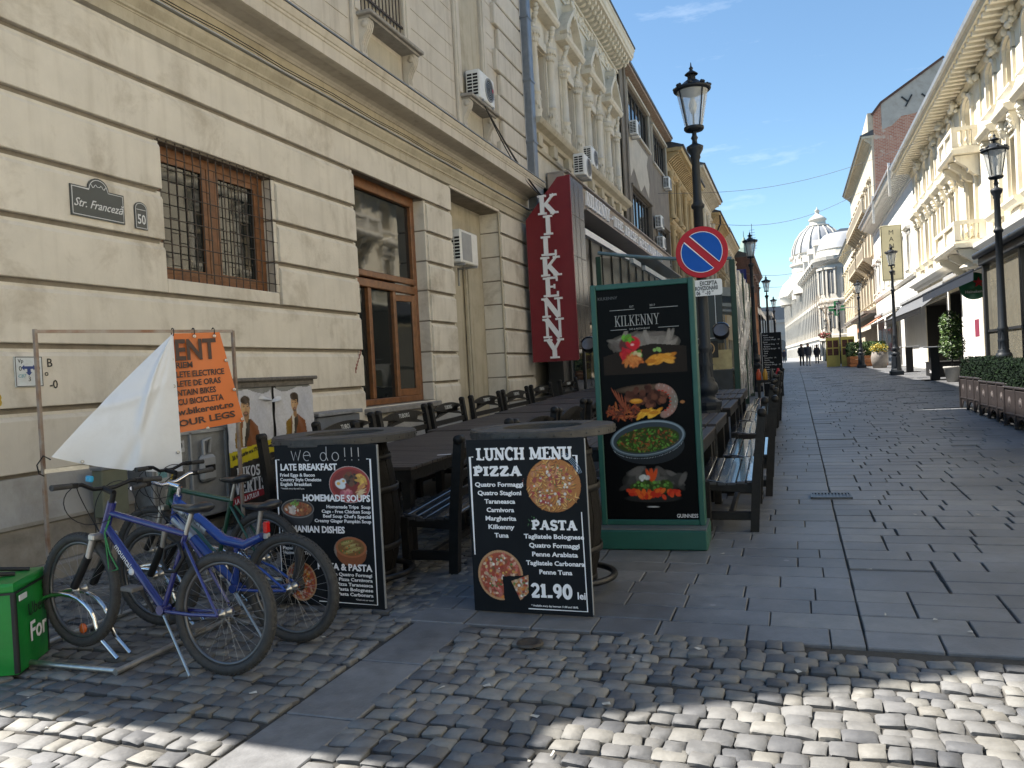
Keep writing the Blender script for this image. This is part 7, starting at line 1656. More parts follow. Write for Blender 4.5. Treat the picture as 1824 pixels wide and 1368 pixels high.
def balcony(zs_, ya, yb, dep, name='balcony', m=None):
    m = m or cream_t; mb = MB(); F.prof(mb, [(0, zs_-.05), (dep, zs_-.02), (dep+.05, zs_+.06), (dep+.05, zs_+.12), (0, zs_+.13)], ya-.05, yb+.05); b = F.add(mb, name, m)
    mb = MB()
    for y in (ya+.3, yb-.3, (ya+yb)/2): F.prof(mb, [(0, zs_-.05), (dep*.9, zs_-.06), (dep*.85, zs_-.2), (dep*.5, zs_-.42), (.15, zs_-.7), (0, zs_-.75)], y-.12, y+.12); F.relief(mb, y-.1, y+.1, zs_-.6, zs_-.15, 8, .07, dep*.4)
    mb.build('bracket', m, b)
    mb = MB(); zt = zs_+.85
    for (a0, a1, b0, b1) in ((dep-.16, dep, ya, yb),): 
        F.box(mb, dep-.16, dep, ya, yb, zs_+.12, zs_+.22); F.box(mb, dep-.18, dep+.02, ya-.02, yb+.02, zt-.12, zt)
        for y in (ya, (ya+yb)/2-.13, yb-.26): F.box(mb, dep-.17, dep+.01, y, y+.26, zs_+.2, zt-.1)
    for yy in (ya, yb-.14): F.box(mb, 0, dep-.16, yy, yy+.14, zs_+.12, zs_+.22); F.box(mb, 0, dep-.18, yy-.02, yy+.16, zt-.12, zt); F.box(mb, 0, .2, yy, yy+.14, zs_+.2, zt-.1)
    y = ya+.34
    while y < yb-.34:
        mb.lathe([(.05, zs_+.2), (.03, zs_+.26), (.065, zs_+.38), (.03, zs_+.58), (.05, zs_+.74)], (XR-dep+.08, y, 0), 8); y += .17
    for yy in (ya+.07, yb-.07):
        x = .3
        while x < dep-.2: mb.lathe([(.05, zs_+.2), (.03, zs_+.26), (.065, zs_+.38), (.03, zs_+.58), (.05, zs_+.74)], (XR-x, yy, 0), 8); x += .17
    mb.build('balustrade', m, b)
balcony(7.95, 29.85, 32.5, .78); balcony(4.82, 29.4, 33.3, .9)
mb = MB(); mb.lathe([(.0, 0), (.55, 0), (.55, .03), (.3, .25), (.1, .5), (0, .52)], (XR-.1, 30.3, 4.2), 14, a0=PI/2, a1=3*PI/2); F.add(mb, 'shell_console', cream_t)
# shop fronts
blk = mat('shopfront_black', (.008, .008, .009), .6, v=.2, spec=.3)
for (a, b, c, d, dp) in shop:
    mb = MB()
    F.box(mb, -dp+.0, -dp+.03, a, b, c-.3, d); F.box(mb, -dp, -.01, a, a+.03, c-.3, d); F.box(mb, -dp, -.01, b-.03, b, c-.3, d); F.box(mb, -dp, -.01, a, b, d-.03, d)  # black back and reveal linings give the openings their inner darkness
    n = max(2, int((b-a)/1.1)); 
    for k in range(n+1): y = a+(b-a)*k/n; F.box(mb, -dp+.02, -dp+.12, y-.05, y+.05, gz(y), d)
    F.box(mb, -dp+.02, -dp+.10, a, b, 2.9, 3.0)
    F.add(mb, 'shopfront', blk)
mb = MB(); F.box(mb, -.05, .02, 36.3, 36.9, .7, 3.9, ch=.01); F.add(mb, 'white_pier', white_s); mb = MB(); F.box(mb, -.02, .03, 30.3, 33.8, .6, 4.1); F.add(mb, 'white_pier', white_s); mb = MB(); F.box(mb, -.02, .03, 42.5, 44.9, .6, 4.1); F.add(mb, 'white_pier', white_s)
mb = MB(); F.box(mb, .02, .035, 30.9, 31.6, 1.9, 2.5); F.add(mb, 'pier_panel', mat('plum_panel', (.20, .03, .06), .5))
def awning(lb, ya, yb, zt, zf, dep, m, val=None, txt=None, X=XR-.02):
    r = empty('awning', (X, ya, 0), 0, lb, 'awning'); L = yb-ya
    mb = MB(); n = 6; vs = []; fs = []
    for i in range(n+1):
        t = i/n; x = -dep*t; z = zt+(zf-zt)*t-.06*math.sin(PI*t); vs += [(x, 0, z), (x, L, z)]
    for i in range(n): fs.append((2*i, 2*i+1, 2*i+3, 2*i+2))
    mb.add(vs, fs, 0, True); vs2 = [(x, y, z-.012) for x, y, z in vs]; mb.add(vs2, fs, 0, True); mb.build('canopy', m, r)
    mb = MB(); mb.add([(-dep, 0, zf), (-dep, L, zf), (-dep-.01, L, zf-.24), (-dep-.01, 0, zf-.24)], [(0, 1, 2, 3)]); mb.box(-dep-.015, -dep+.015, 0, L, zf-.01, zf+.03); mb.build('valance', val or m, r)
    mb = MB()
    for y in (.1, L-.1): mb.tube([(0, y, zt-.45), (-dep+.02, y, zf)], .018, 5)
    mb.box(-.18, 0, 0, L, zt-.05, zt+.12, ch=.02); mb.build('awning_frame', grey_pl, r)
    if txt: text(r, txt, (-dep-.014, L-.25, zf-.21), .24, white_l, rot=(PI/2, 0, -PI/2), bold=.02)
    return r
gry = mat('grey_canvas', (.10, .105, .115), .7, v=.1); cnv = mat('cream_canvas', (.60, .56, .48), .75, v=.08, grime=.4); navy = mat('navy_canvas', (.016, .022, .035), .55, v=.15)
awning('grey shop awning with white lettering on its valance, right side', 36.6, 50.5, 4.2, 3.3, 1.0, gry, blk, 'CLUB')
awning('rolled white awning box above the dark door, right side', 33.6, 36.4, 4.3, 3.9, .7, cnv)
awning('dark navy awning beside the glass pavilion', 21.5, 29.4, 4.25, 3.35, 1.9, navy)
# green beer disc
hs_ = empty('round_beer_sign', (5.05, 26.6, 3.33), PI/2*0, 'round green illuminated beer sign with a red star', 'beer sign'); T_ = Matrix.Identity(4)
mb = MB(); mb.lathe([(0, -.09), (.36, -.07), (.40, 0), (.36, .07), (0, .09)], n=32, axis='y'); mb.build('disc', mat('beer_green', (.04, .20, .10), .2, v=.3, s=2), hs_)
mb = MB(); st5 = [(.16*(1 if k % 2 == 0 else .42)*math.sin(k*PI/5)+.10, .16*(1 if k % 2 == 0 else .42)*math.cos(k*PI/5)+.09) for k in range(10)]; mb.prism(st5, -.10, -.115, 'xz'); mb.build('star', mat('star_red', (.50, .01, .02), .4), hs_)
mb = MB(); mb.box(-.28, .28, -.105, -.085, -.24, -.10); mb.build('name_band', mat('band_green', (.02, .14, .05), .4), hs_); text(hs_, 'Heineken', (-.26, -.108, -.21), .115, white_l, bold=.02)
mb = MB(); mb.tube([(.3, .0, .1), (.95, .0, .1)], .025, 6); mb.build('arm', plastic_b, hs_)
# glass pavilion
pv = empty('glass_pavilion', (4.0, 19.8, gz(19.8)), 0, 'dark framed glass terrace pavilion at the right edge behind the hedge', 'pavilion')
pg = glassmat('pavilion_glass', (.35, .33, .27), .05, mixt=.6, wav=.4, tcol=(.9, .88, .80)); drk = mat('charcoal_metal', (.018, .020, .024), .4, v=.15); Lp = 9.0
for (x, y) in ((0, 0), (1.9, 0), (0, -3), (0, -6), (0, -9)): mb = MB(); mb.box(x-.07, x+.07, y-.07, y+.07, 0, 3.0 if x == 0 else 3.6, ch=.01); mb.build('post', drk, pv)
for k in range(3):
    y1 = -3*k-.07; y0 = y1-2.86
    mb = MB(); mb.add([(0, y0, .75), (0, y1, .75), (0, y1, 2.95), (0, y0, 2.95)], [(0, 1, 2, 3)]); mb.build('glass_pane', pg, pv)
    mb = MB(); mb.box(-.03, .03, y0, y1, 1.48, 1.53); mb.box(-.02, .02, y0, y1, .72, .78); mb.build('rail', drk, pv)
    mb = MB(); mb.box(-.03, .03, y0, y1, .0, .72); mb.build('lower_panel', drk, pv)
mb = MB(); mb.box(-.12, .10, -Lp-.1, .15, 2.93, 3.12, ch=.02); mb.tube([(-.16, -Lp, 3.16), (-.16, .2, 3.16)], .07, 10); mb.build('gutter', drk, pv)
mb = MB(); mb.add([(-.2, -Lp-.1, 3.13), (-.2, .2, 3.13), (1.98, .2, 4.15), (1.98, -Lp-.1, 4.15), (-.2, -Lp-.1, 3.19), (-.2, .2, 3.19), (1.98, .2, 4.22), (1.98, -Lp-.1, 4.22)], [(0, 1, 2, 3), (4, 5, 6, 7), (1, 2, 6, 5), (0, 1, 5, 4)]); mb.build('sloping_roof', navy, pv)
mb = MB(); mb.add([(.07, .0, .1), (1.83, .0, .1), (1.83, 0, 3.4), (.07, 0, 2.9)], [(0, 1, 2, 3)]); mb.build('end_glass', pg, pv)
vz = empty('stone_urn', (4.75, 16.3, gz(16.3)), 0, 'dark stone urn standing inside the glass pavilion', 'urn'); mb = MB(); mb.lathe([(.2, .0), (.2, .5), (.12, .6), (.1, .75), (.26, .95), (.3, 1.15), (.24, 1.2), (.16, 1.5), (.14, 1.7), (0, 1.75)], n=18); mb.build('vessel', plinth_st, vz)
# planter boxes with box hedge (one thing per planter), x = 3.15
pl_w = mat('planter_brown', (.024, .019, .019), .5, v=.25, s=8, b=.3); medal = mat('medallion', (.07, .06, .06), .5, v=.3, s=20)
leafM = [mat('box_leaf', (.009, .018, .010), .9, spec=.12, v=.35, s=15, rand=0), mat('box_leaf_light', (.014, .028, .012), .9, spec=.12, v=.3, s=15), mat('box_leaf_dark', (.006, .012, .008), .9, spec=.12, v=.3, s=15)]
def leafy(mb, n, box=None, ell=None, size=.03, mats_n=3, out=.6):
    """many small bent leaves through a volume"""
    for _ in range(n):
        if box: 
            x0, x1, y0, y1, z0, z1 = box; p = Vector((rnd.uniform(x0, x1), rnd.uniform(y0, y1), rnd.uniform(z0, z1)))
            if rnd.random() < out: 
                k = rnd.randrange(3); 
                if k == 0: p.x = (x0 if rnd.random() < .7 else x1)+rnd.uniform(-.02, .02)
                elif k == 1: p.z = z1+rnd.uniform(-.03, .04)
                else: p.y = (y0 if rnd.random() < .5 else y1)+rnd.uniform(-.02, .02)
        else:
            c, r3 = ell; d = Vector((rnd.gauss(0, 1), rnd.gauss(0, 1), rnd.gauss(0, 1))).normalized()*(rnd.random()**.4); p = Vector((c[0]+d.x*r3[0], c[1]+d.y*r3[1], c[2]+d.z*r3[2]))
        s_ = size*rnd.uniform(.6, 1.4); a = Vector((rnd.gauss(0, 1), rnd.gauss(0, 1), rnd.gauss(0, 1))).normalized(); b = a.orthogonal().normalized(); c_ = a.cross(b)
        mb.add([p-a*s_, p+b*s_*.45+c_*s_*.15, p+a*s_, p-b*s_*.45+c_*s_*.15], [(0, 1, 2), (0, 2, 3)], rnd.randrange(mats_n))
PLN = [('planter box nearest the lamp, first of the dark hedge row', 17.35), ('second planter box with hedge from the lamp', 15.55), ('third planter box with hedge, at the right picture edge', 13.75), ('fourth planter box with hedge, beyond the right picture edge', 11.95)]
pl0 = None
for lb, yc in PLN:
    if pl0 is None:
        r = pl0 = empty('hedge_planter', (3.42, yc, gz(yc)), math.radians(1)); h = .90
        mb = MB(); mb.box(-.24, .24, -h, h, .16, .62); mb.build('trough', pl_w, r)
        for k in range(3):
            y0 = -h+k*.6; mb = MB(); mb.box(-.272, -.245, y0+.03, y0+.57, .24, .60, ch=.008); mb.build('panel', pl_w, r)
            mb = MB(); mb.lathe([(0, -.008), (.075, -.006), (.085, .0)], (-.274, y0+.3, .42), 18, axis='x'); mb.lathe([(0, -.012), (.05, -.010), (.055, .0)], (-.276, y0+.3, .42), 12, axis='x'); mb.build('medallion', medal, r)
            mb = MB(); mb.box(-.285, -.24, y0-.035, y0+.035, 0, .66, ch=.01); mb.build('upright', pl_w, r)
            ap = [(y0, .04), (y0+.06, .04), (y0+.10, .10)]+[(y0+.3-.2*math.cos(a), .06+.12*math.sin(a)) for a in [PI*q/8 for q in range(1, 8)]]+[(y0+.5, .10), (y0+.54, .04), (y0+.6, .04), (y0+.6, .22), (y0, .22)]
            mb = MB(); mb.prism(ap, -.262, -.24, 'yz'); mb.build('scalloped_apron', pl_w, r)
        mb = MB(); mb.box(-.29, -.24, h-.035, h+.03, 0, .66, ch=.01); mb.build('upright', pl_w, r)
        mb = MB(); mb.box(-.285, .26, -h-.03, h+.03, .62, .66, ch=.01); mb.box(-.28, -.24, -h, h, .215, .245, ch=.005); mb.build('rail', pl_w, r)
        mb = MB(); leafy(mb, 5200, box=(-.25, .25, -h, h, .62, 1.0), size=.024); o = mb.build('box_hedge', leafM, r)
        mb = MB(); mb.box(-.2, .2, -h+.03, h-.03, .6, .93); mb.build('hedge_core', leafM[2], r)
        r['label'] = lb; r['category'] = 'planter'; r['group'] = 'dark planters with box hedge along the pavilion'
    else: copy_tree(pl0, label=lb, loc=(3.42, yc, gz(yc)))
# potted tree and small furniture in front of the shops
def potted(lb, x, y, h, r_, pot_m, leaf, n=900, name='potted_tree', conc=False):
    t = empty(name, (x, y, gz(y)), 0, lb, 'potted plant'); mb = MB(); mb.lathe([(0, 0), (.16, 0), (.24, .42), (.26, .44), (.25, .48), (.22, .46), (0, .44)], n=16); mb.build('pot', pot_m, t)
    mb = MB(); mb.tube([(0, 0, .4), (.02, .02, .9), (-.02, 0, h*.8)], [.03, .022, .012], 6)
    for k in range(5): a = k*1.3; mb.tube([(0, 0, h*.35+.18*k), (.2*math.cos(a), .2*math.sin(a), h*.5+.2*k)], .008, 4)
    mb.build('trunk', wood_dk, t); mb = MB(); leafy(mb, n//2, ell=((0, 0, h*.78), (r_*.9, r_*.9, h*.2)), size=.055); leafy(mb, n//2, ell=((.03, .02, h*.5), (r_*1.1, r_*1.1, h*.2)), size=.055); mb.build('foliage', leaf, t); return t
lf_g = [mat('laurel_leaf', (.07, .12, .03), .45, v=.3, s=20), mat('laurel_leaf_b', (.10, .17, .04), .45, v=.3, s=20), mat('laurel_leaf_c', (.03, .07, .02), .5, v=.3, s=20)]
potted('tall leafy potted tree in front of the dark shop door', 4.55, 27.6, 2.25, .36, concrete, lf_g, 1500)
potted('thin potted shrub with pale leaves by the white pier', 5.5, 24.5, 1.7, .3, concrete, [lf_g[1], mat('pale_leaf', (.30, .32, .20), .5), lf_g[0]], 260, 'potted_shrub')
def hightable(lb, x, y):
    t = empty('bar_table', (x, y, gz(y)), 0, lb, 'bar table', 'high black bar tables before the shops'); mb = MB(); mb.box(-.13, .13, -.13, .13, .02, 1.05, ch=.01); mb.build('column', blk, t); mb = MB(); mb.box(-.36, .36, -.36, .36, 1.06, 1.10, ch=.008); mb.build('table_top', grey_pl, t)
    mb = MB(); mb.bar((-.35, -.35, .02), (.35, .35, .02), .04, .03); mb.bar((-.35, .35, .02), (.35, -.35, .02), .04, .03); mb.build('foot', blk, t); return t
h1 = hightable('high black bar table with white script beside the potted tree', 4.25, 28.8); text(h1, 'Coca', (-.134, .16, .25), .16, white_l, rot=(PI/2, -PI/2*0, -PI/2), bold=.02)
hightable('high black bar table just right of the second street lamp', 4.55, 37.2)
def stool(lb, x, y):
    t = empty('low_stool', (x, y, gz(y)), 0, lb, 'stool'); mb = MB(); mb.box(-.25, .25, -.25, .25, .44, .48, ch=.006); mb.build('seat', wood_dk, t)
    for sx in (-.22, .22):
        for sy in (-.22, .22): mb = MB(); mb.box(sx-.02, sx+.02, sy-.02, sy+.02, 0, .44); mb.build('leg', wood_dk, t)
stool('black low stool before the white wall of the right shop', 5.3, 34.6)
bx = empty('black_crate', (5.0, 31.6, gz(31.6)), 0, 'black bench box in front of the dark doorway', 'box'); mb = MB(); mb.box(-.5, .5, -.9, .9, 0, .48, ch=.02); mb.build('body', blk, bx); mb = MB(); mb.box(-.52, .52, -.92, .92, .48, .52, ch=.01); mb.build('lid', wood_dk, bx)
cp = empty('cactus_statue', (5.45, 32.8, gz(32.8)), 0, 'small dark potted conifer beside the black box', 'potted plant'); mb = MB(); mb.lathe([(0, 0), (.15, 0), (.2, .3), (0, .3)], n=12); mb.build('pot', blk, cp); mb = MB(); leafy(mb, 260, ell=((0, 0, .75), (.18, .18, .5)), size=.05); mb.build('foliage', leafM, cp)
# half barrel with yellow flowers, orange wooden planter, yellow boards
fb = empty('flower_barrel', (4.35, 47.5, gz(47.5)), 0, 'grey half barrel planted with yellow flowers', 'planter'); mb = MB(); mb.lathe([(0, 0), (.34, 0), (.42, .4), (.43, .6), (.36, .9), (.33, .9), (0, .86)], n=20)
mb.build('barrel', mat('grey_barrel', (.20, .18, .16), .8, v=.25, s=6), fb); mb = MB(); leafy(mb, 700, ell=((0, 0, 1.05), (.48, .48, .3)), size=.06, mats_n=2); mb.build('flowers', [mat('yellow_petal', (.50, .36, .03), .6), lf_g[0]], fb)
ow = mat('orange_wood', (.36, .13, .04), .6, v=.2, s=6, b=.2); ob = empty('wooden_planter', (3.3, 54.5, gz(54.5)), 0, 'long orange wooden planter box with reeds', 'planter')
for z in (0, .22, .44): mb = MB(); mb.box(-.1, 2.0, -1.6, 1.6, z+.01, z+.21, ch=.01); mb.build('plank', ow, ob)
mb = MB(); leafy(mb, 1100, box=(-.1, 1.95, -1.5, 1.5, .65, 1.45), size=.12, out=.3); mb.build('reeds', [lf_g[0], lf_g[1], leafM[1]], ob)
yl = mat('yellow_board', (.52, .42, .10), .5, v=.15, s=4)
for k, (x, y, lb) in enumerate(((2.45, 57.5, 'left yellow wooden booth board before the planter'), (3.35, 57.0, 'right yellow wooden booth board before the planter'))):
    r = empty('yellow_booth', (x, y, gz(y)), 0, lb, 'booth', 'pair of yellow booth boards'); mb = MB(); mb.box(-.42, .42, -.05, .05, 0, .75); mb.box(-.42, -.34, -.05, .05, .75, 1.95); mb.box(.34, .42, -.05, .05, .75, 1.95); mb.box(-.34, .34, -.05, .05, 1.75, 1.95); mb.box(-.03, .03, -.05, .05, .75, 1.75); mb.box(-.34, .34, -.045, .045, 1.2, 1.28); mb.build('board', yl, r)
    mb = MB(); mb.box(-.34, .34, -.01, .01, .75, 1.75); mb.build('dark_pane', mat('dark_fruit', (.10, .03, .02), .6, v=.6, s=12), r)
# ================================================================ white building, MANSION sign
F = old_house('white_shop_building', 'bright white building with the tall Mansion sign, right side', 6.0, 1, 44.95, 66.0, 11.0, white_s, [47, 50, 53, 56, 59, 62, 64.6], [(5.9, 7.7)], .85, roof=(.25, .25, .26), arch=True, gfl=None, frame=gold_w)
mb = MB()
for i, y in enumerate((45.6, 54.5)): F.box(mb, .9, 1.02, y, y+.1, 9.6, 11.3)
F.add(mb, 'white_bracket', white_s)
mb = MB(); 
for y in range(54, 65, 3): F.box(mb, -.3, .02, y, y+2.2, gz(y), 3.2)
F.add(mb, 'shop_opening', far_glass)
ms = empty('mansion_sign', (5.15, 47.0, 5.35), 0, 'tall cream hanging sign reading MANSION vertically', 'shop sign'); mb = MB(); mb.box(-.52, .52, 0, .12, 0, 2.95, ch=.01); mb.build('board', mat('sign_cream', (.62, .56, .36), .6, v=.04), ms)
mb = MB(); mb.ribbon([(-.48, .06), (.48, .06), (.48, 2.9), (-.48, 2.9), (-.48, .06)], .02, -.001, -.004); mb.build('border', bk, ms)
for i, ch in enumerate('MANSION'): text(ms, ch, (0, -.004, 2.45-.36*i), .34, bk, align='CENTER')
awning('dull white awning farther along the white building', 52, 60, 4.1, 3.25, 1.6, cnv); awning('small terracotta edged awning beside the white building', 61, 65.5, 4.2, 3.4, 1.4, mat('terracotta_canvas', (.40, .16, .09), .7))
F2 = F
# ================================================================ tall brick gable building behind
brick_w = bpy.data.materials.new('weathered_brick'); brick_w.use_nodes = True; N = brick_w.node_tree.nodes; Lk = brick_w.node_tree.links.new; P = N['Principled BSDF']; P.inputs['Roughness'].default_value = .9
ge = N.new('ShaderNodeNewGeometry'); mpv = N.new('ShaderNodeMapping'); mpv.inputs['Rotation'].default_value = (PI/2, 0, 0); Lk(ge.outputs['Position'], mpv.inputs[0])
bt2 = N.new('ShaderNodeTexBrick'); bt2.inputs['Scale'].default_value = 1; bt2.inputs['Brick Width'].default_value = .30; bt2.inputs['Row Height'].default_value = .11; bt2.inputs['Mortar Size'].default_value = .012; bt2.inputs['Color1'].default_value = (.36, .13, .075, 1); bt2.inputs['Color2'].default_value = (.46, .22, .14, 1); bt2.inputs['Mortar'].default_value = (.46, .40, .34, 1)
Lk(mpv.outputs[0], bt2.inputs['Vector']); nz = N.new('ShaderNodeTexNoise'); nz.inputs['Scale'].default_value = .55; nz.inputs['Detail'].default_value = 8; nz.inputs['Roughness'].default_value = .65; Lk(ge.outputs['Position'], nz.inputs['Vector'])
cr = N.new('ShaderNodeValToRGB'); cr.color_ramp.elements[0].position = .60; cr.color_ramp.elements[1].position = .64; Lk(nz.outputs[0], cr.inputs[0]); mx = N.new('ShaderNodeMix'); mx.data_type = 'RGBA'; Lk(cr.outputs[0], mx.inputs[0]); Lk(bt2.outputs[0], mx.inputs[6]); mx.inputs[7].default_value = (.50, .40, .32, 1); Lk(mx.outputs[2], P.inputs['Base Color'])
F = old_house('brick_gable_building', 'tall building whose bare brick gable rises above the white one', 6.2, 1, 66.05, 90, 17.9, cream2, [68.5, 71.5, 74.5, 77.5, 80.5, 83.5, 86.5, 89], [(5.6, 7.6), (9.2, 11.2), (12.8, 14.6)], .62, roof=(.07, .07, .075), frame=gold_w)
mb = MB(); mb.prism([(6.25, 0), (15.2, 0), (15.2, 21), (11.35, 21.5), (11.2, 22.75), (6.9, 20.1), (6.4, 19.4)], 65.98, 66.03, 'xz'); F.add(mb, 'brick_gable', brick_w)
mb = MB(); mb.prism([(6.95, 18.2), (7.6, 18.4), (8.3, 19.0), (9.3, 19.1), (9.8, 19.5), (11.2, 19.4), (11.2, 22.8), (6.95, 20.15)], 65.94, 65.979, 'xz'); F.add(mb, 'grey_gable_render', mat('grey_render', (.40, .37, .33), .9, v=.12, s=1.5, b=.3, world=True, grime=.5))
mb = MB(); mb.bar((6.3, 65.95, 19.4), (6.95, 65.95, 20.2), .2, .16); mb.bar((6.95, 65.95, 20.2), (11.25, 65.95, 22.85), .2, .16); F.add(mb, 'gable_coping', MATS['dark_brick'])
mb = MB()
for x in (8.7, 10.05): 
    mb.bar((x-.35, 65.9, 20.4), (x+.05, 65.9, 20.0), .09, .1); mb.bar((x+.35, 65.9, 20.45), (x-.1, 65.9, 19.65), .09, .1)
F.add(mb, 'wall_anchor', black_p)
mb = MB(); mb.prism([(66.1, 17.6), (90, 17.6), (90, 18.6), (66.1, 19.6)], 6.0, 15, 'yz'); F.add(mb, 'attic', cream2)
mb = MB(); mb.box(5.1, 6.2, 66.1, 89, 4.6, 4.8); mb.prism([(4.2, 3.9), (6.2, 4.9), (6.2, 5.0), (4.2, 4.0)], 66.2, 80, 'xz'); F.add(mb, 'canopy', mat('tin_canopy', (.22, .20, .18), .6, v=.3))
def balc2(y0, y1, z, d=.9):
    mb = MB(); mb.box(6.2-d, 6.2, y0, y1, z-.15, z); mb.box(6.2-d, 6.2-d+.1, y0, y1, z+.75, z+.9)
    y = y0
    while y < y1: mb.box(6.2-d, 6.2-d+.08, y, y+.12, z, z+.8); y += .35
    for k in range(int((y1-y0)/1.5)+1): mb.prism([(6.2, z-.15), (6.2-d, z-.15), (6.2, z-.9)], y0+k*1.5, y0+k*1.5+.2, 'xz')
    F.add(mb, 'balcony', cream2)
balc2(67, 73, 8.9); balc2(67, 86, 12.6, .8); balc2(75, 84, 8.9)
F = old_house('distant_yellow_house', 'sunlit yellowish house with awnings just before the palace, right side', 6.3, 1, 90.1, 108, 13.5, cream, [92, 95, 98, 101, 104, 107], [(5.5, 7.5), (9, 11)], .6, frame=gold_w)
# pharmacy cross
px_ = empty('pharmacy_cross', (4.3, 88, 5.6), 0, 'green pharmacy cross sign on a bracket far down the street', 'pharmacy sign'); gcr = mat('cross_green', (.03, .30, .12), .4)
mb = MB(); mb.box(-.75, .75, 0, .2, .5, 1.0); mb.box(-.25, .25, 0, .2, 0, 1.5); mb.build('cross', gcr, px_); mb = MB(); mb.box(-.75, .75, -.03, -.001, .72, .80); mb.box(-.05, .05, -.03, -.001, .1, 1.4); mb.box(.7, 2.0, .05, .15, .7, .8); mb.build('bracket', white_l, px_)
# ================================================================ domed palace far down the street
pal_m = mat('palace_stone', (.54, .51, .45), .85, v=.06, s=.6, world=True, grime=.35, gs=.4); slate = mat('palace_slate', (.26, .27, .29), .6, v=.12, s=.8, world=True); pgl = glassmat('palace_glass', (.10, .11, .12), .2)
pal = empty('domed_palace', (6, 118, 1), 0, 'pale domed palace with rounded corner at the end of the street', 'palace'); pal.scale = (1, 1, .9)
def padd(mb, name, m, parent=None):
    o = mb.build(name, m, parent or pal)
    if parent is None: o.location = (-6, -118, -1)
    return o
cx, cy, R0 = 7.6, 118.6, 4.0
mb = MB(); mb.lathe([(R0, 0), (R0, 4.2), (R0+.25, 4.3), (R0+.25, 4.7), (R0, 4.8), (R0, 9.6), (R0+.2, 9.7), (R0+.2, 10.0), (R0, 10.1), (R0, 15.2), (R0+.3, 15.4), (R0+.8, 15.9), (R0+.9, 16.4), (R0+.2, 16.6), (R0+.1, 17.5), (R0+.2, 17.6)], (cx, cy, 0), 28, smooth=False)
mb.lathe([(R0+.1, 17.5), (R0-.2, 18.4), (R0-.6, 19.6), (R0-1.0, 20.0), (0, 20.3)], (cx, cy, 0), 28, mi=1); padd(mb, 'corner_rotunda', [pal_m, slate])
# facade: from the rotunda receding to the left and far
A = Vector((cx-R0+.2, cy+.5, 0)); B = Vector((-1.6, 205, 0)); dv = (B-A); Lw = dv.length; dv.normalize(); nv = Vector((-dv.y, dv.x, 0))
T = Matrix(((dv.x, nv.x, 0, A.x), (dv.y, nv.y, 0, A.y), (0, 0, 1, 0), (0, 0, 0, 1)))
mb = MB(T); mb.box(0, Lw, -9, 0, 0, 16)
for z, o_ in ((4.3, .25), (9.7, .2), (15.4, .7)): mb.box(-.2, Lw+.2, 0, o_, z, z+.5)
mb.box(0, Lw, 0, 1.0, 15.9, 16.3); k = 0
x = 1.5
while x < Lw-1: mb.box(x-1.15, x-.75, 0, .3, 4.8, 15.2); mb.box(x-.2, x+.2, .3, .95, 15.3, 15.85); x += 3.2
mb.box(-.1, Lw, -.1, .1, 16.4, 17.5); padd(mb, 'facade_wall', pal_m)
x = 3.1
while x < Lw-2:
    for (z0, z1) in ((1.6, 3.7), (6, 8.8), (11, 14)):
        mb = MB(T); mb.box(x-.55, x+.55, .005, .05, z0, z1); padd(mb, 'window', pgl)
    x += 3.2
for a in (205, 232, 262, 290):
    for (z0, z1) in ((1.8, 3.8), (5.8, 8.8), (11, 14.4)):
        T2 = Matrix.Translation((cx, cy, 0)) @ Matrix.Rotation(math.radians(a), 4, 'Z')
        mb = MB(T2); mb.box(R0-.05, R0+.03, -.5, .5, z0, z1); w_ = padd(mb, 'window', pgl); mb = MB(T2); mb.box(R0, R0+.16, -.75, -.5, z0-.2, z1+.2); mb.box(R0, R0+.16, .5, .75, z0-.2, z1+.2); mb.box(R0, R0+.28, -.85, .85, z1+.15, z1+.45); mb.box(R0+.02, R0+.08, -.04, .04, z0, z1); mb.build('window_surround', pal_m, w_)
mb = MB(T); mb.prism([(-0, 16.4), (-.3, 17.6), (-1.4, 20.2), (-3, 21), (-9, 21), (-9, 16.4)], 0, Lw, 'yz'); padd(mb, 'mansard_roof', slate)
x = 4
while x < Lw-3: mb = MB(T); mb.box(x-.8, x+.8, -1.2, .2, 17.2, 19.2); mb.prism([(x-1, 19.2), (x, 20.2), (x+1, 19.2)], -1.5, .3, 'xz'); x += 9.6; padd(mb, 'dormer', pal_m)
mb = MB(); mb.box(cx, 30, 117, 125, 0, 15.5); mb.box(cx, 30, 116.7, 125, 15.5, 16.4); mb.prism([(117, 16.4), (118.2, 20.4), (124, 21), (124, 16.4)], cx, 30, 'yz', 1)
for x_ in (9.4, 12.5): mb.prism([(x_-1, 16.4), (x_-1, 18.4), (x_, 19.4), (x_+1, 18.4), (x_+1, 16.4)], 116.6, 118, 'xz')
padd(mb, 'street_wing', [pal_m, slate])
for (z0, z1) in ((1.8, 3.8), (5.8, 8.8), (11, 14.4)):
    for x_ in (11.4, 14, 17): mb = MB(); mb.box(x_-.5, x_+.5, 116.95, 117, z0, z1); padd(mb, 'window', pgl)
dc = (4.9, 150.0); mb = MB(); mb.lathe([(4.6, 14), (4.6, 19.2), (4.9, 19.4), (4.9, 19.8), (4.4, 19.9), (4.3, 21.4), (4.5, 21.6)], (*dc, 0), 32, smooth=False)
mb.lathe([(4.4, 21.6), (4.2, 23.0), (3.6, 24.6), (2.8, 25.8), (1.9, 26.6), (1.7, 26.8)], (*dc, 0), 32, mi=1)
for k in range(16):
    a = 2*PI*k/16; mb.tube([(dc[0]+q*math.cos(a), dc[1]+q*math.sin(a), z) for q, z in ((4.5, 21.6), (4.3, 23.0), (3.7, 24.6), (2.9, 25.8), (2.0, 26.6))], .12, 5)
    mb.sphere((dc[0]+4.7*math.cos(a), dc[1]+4.7*math.sin(a), 20.9), .5, 8, 5, sc_=(.5, .5, 1))
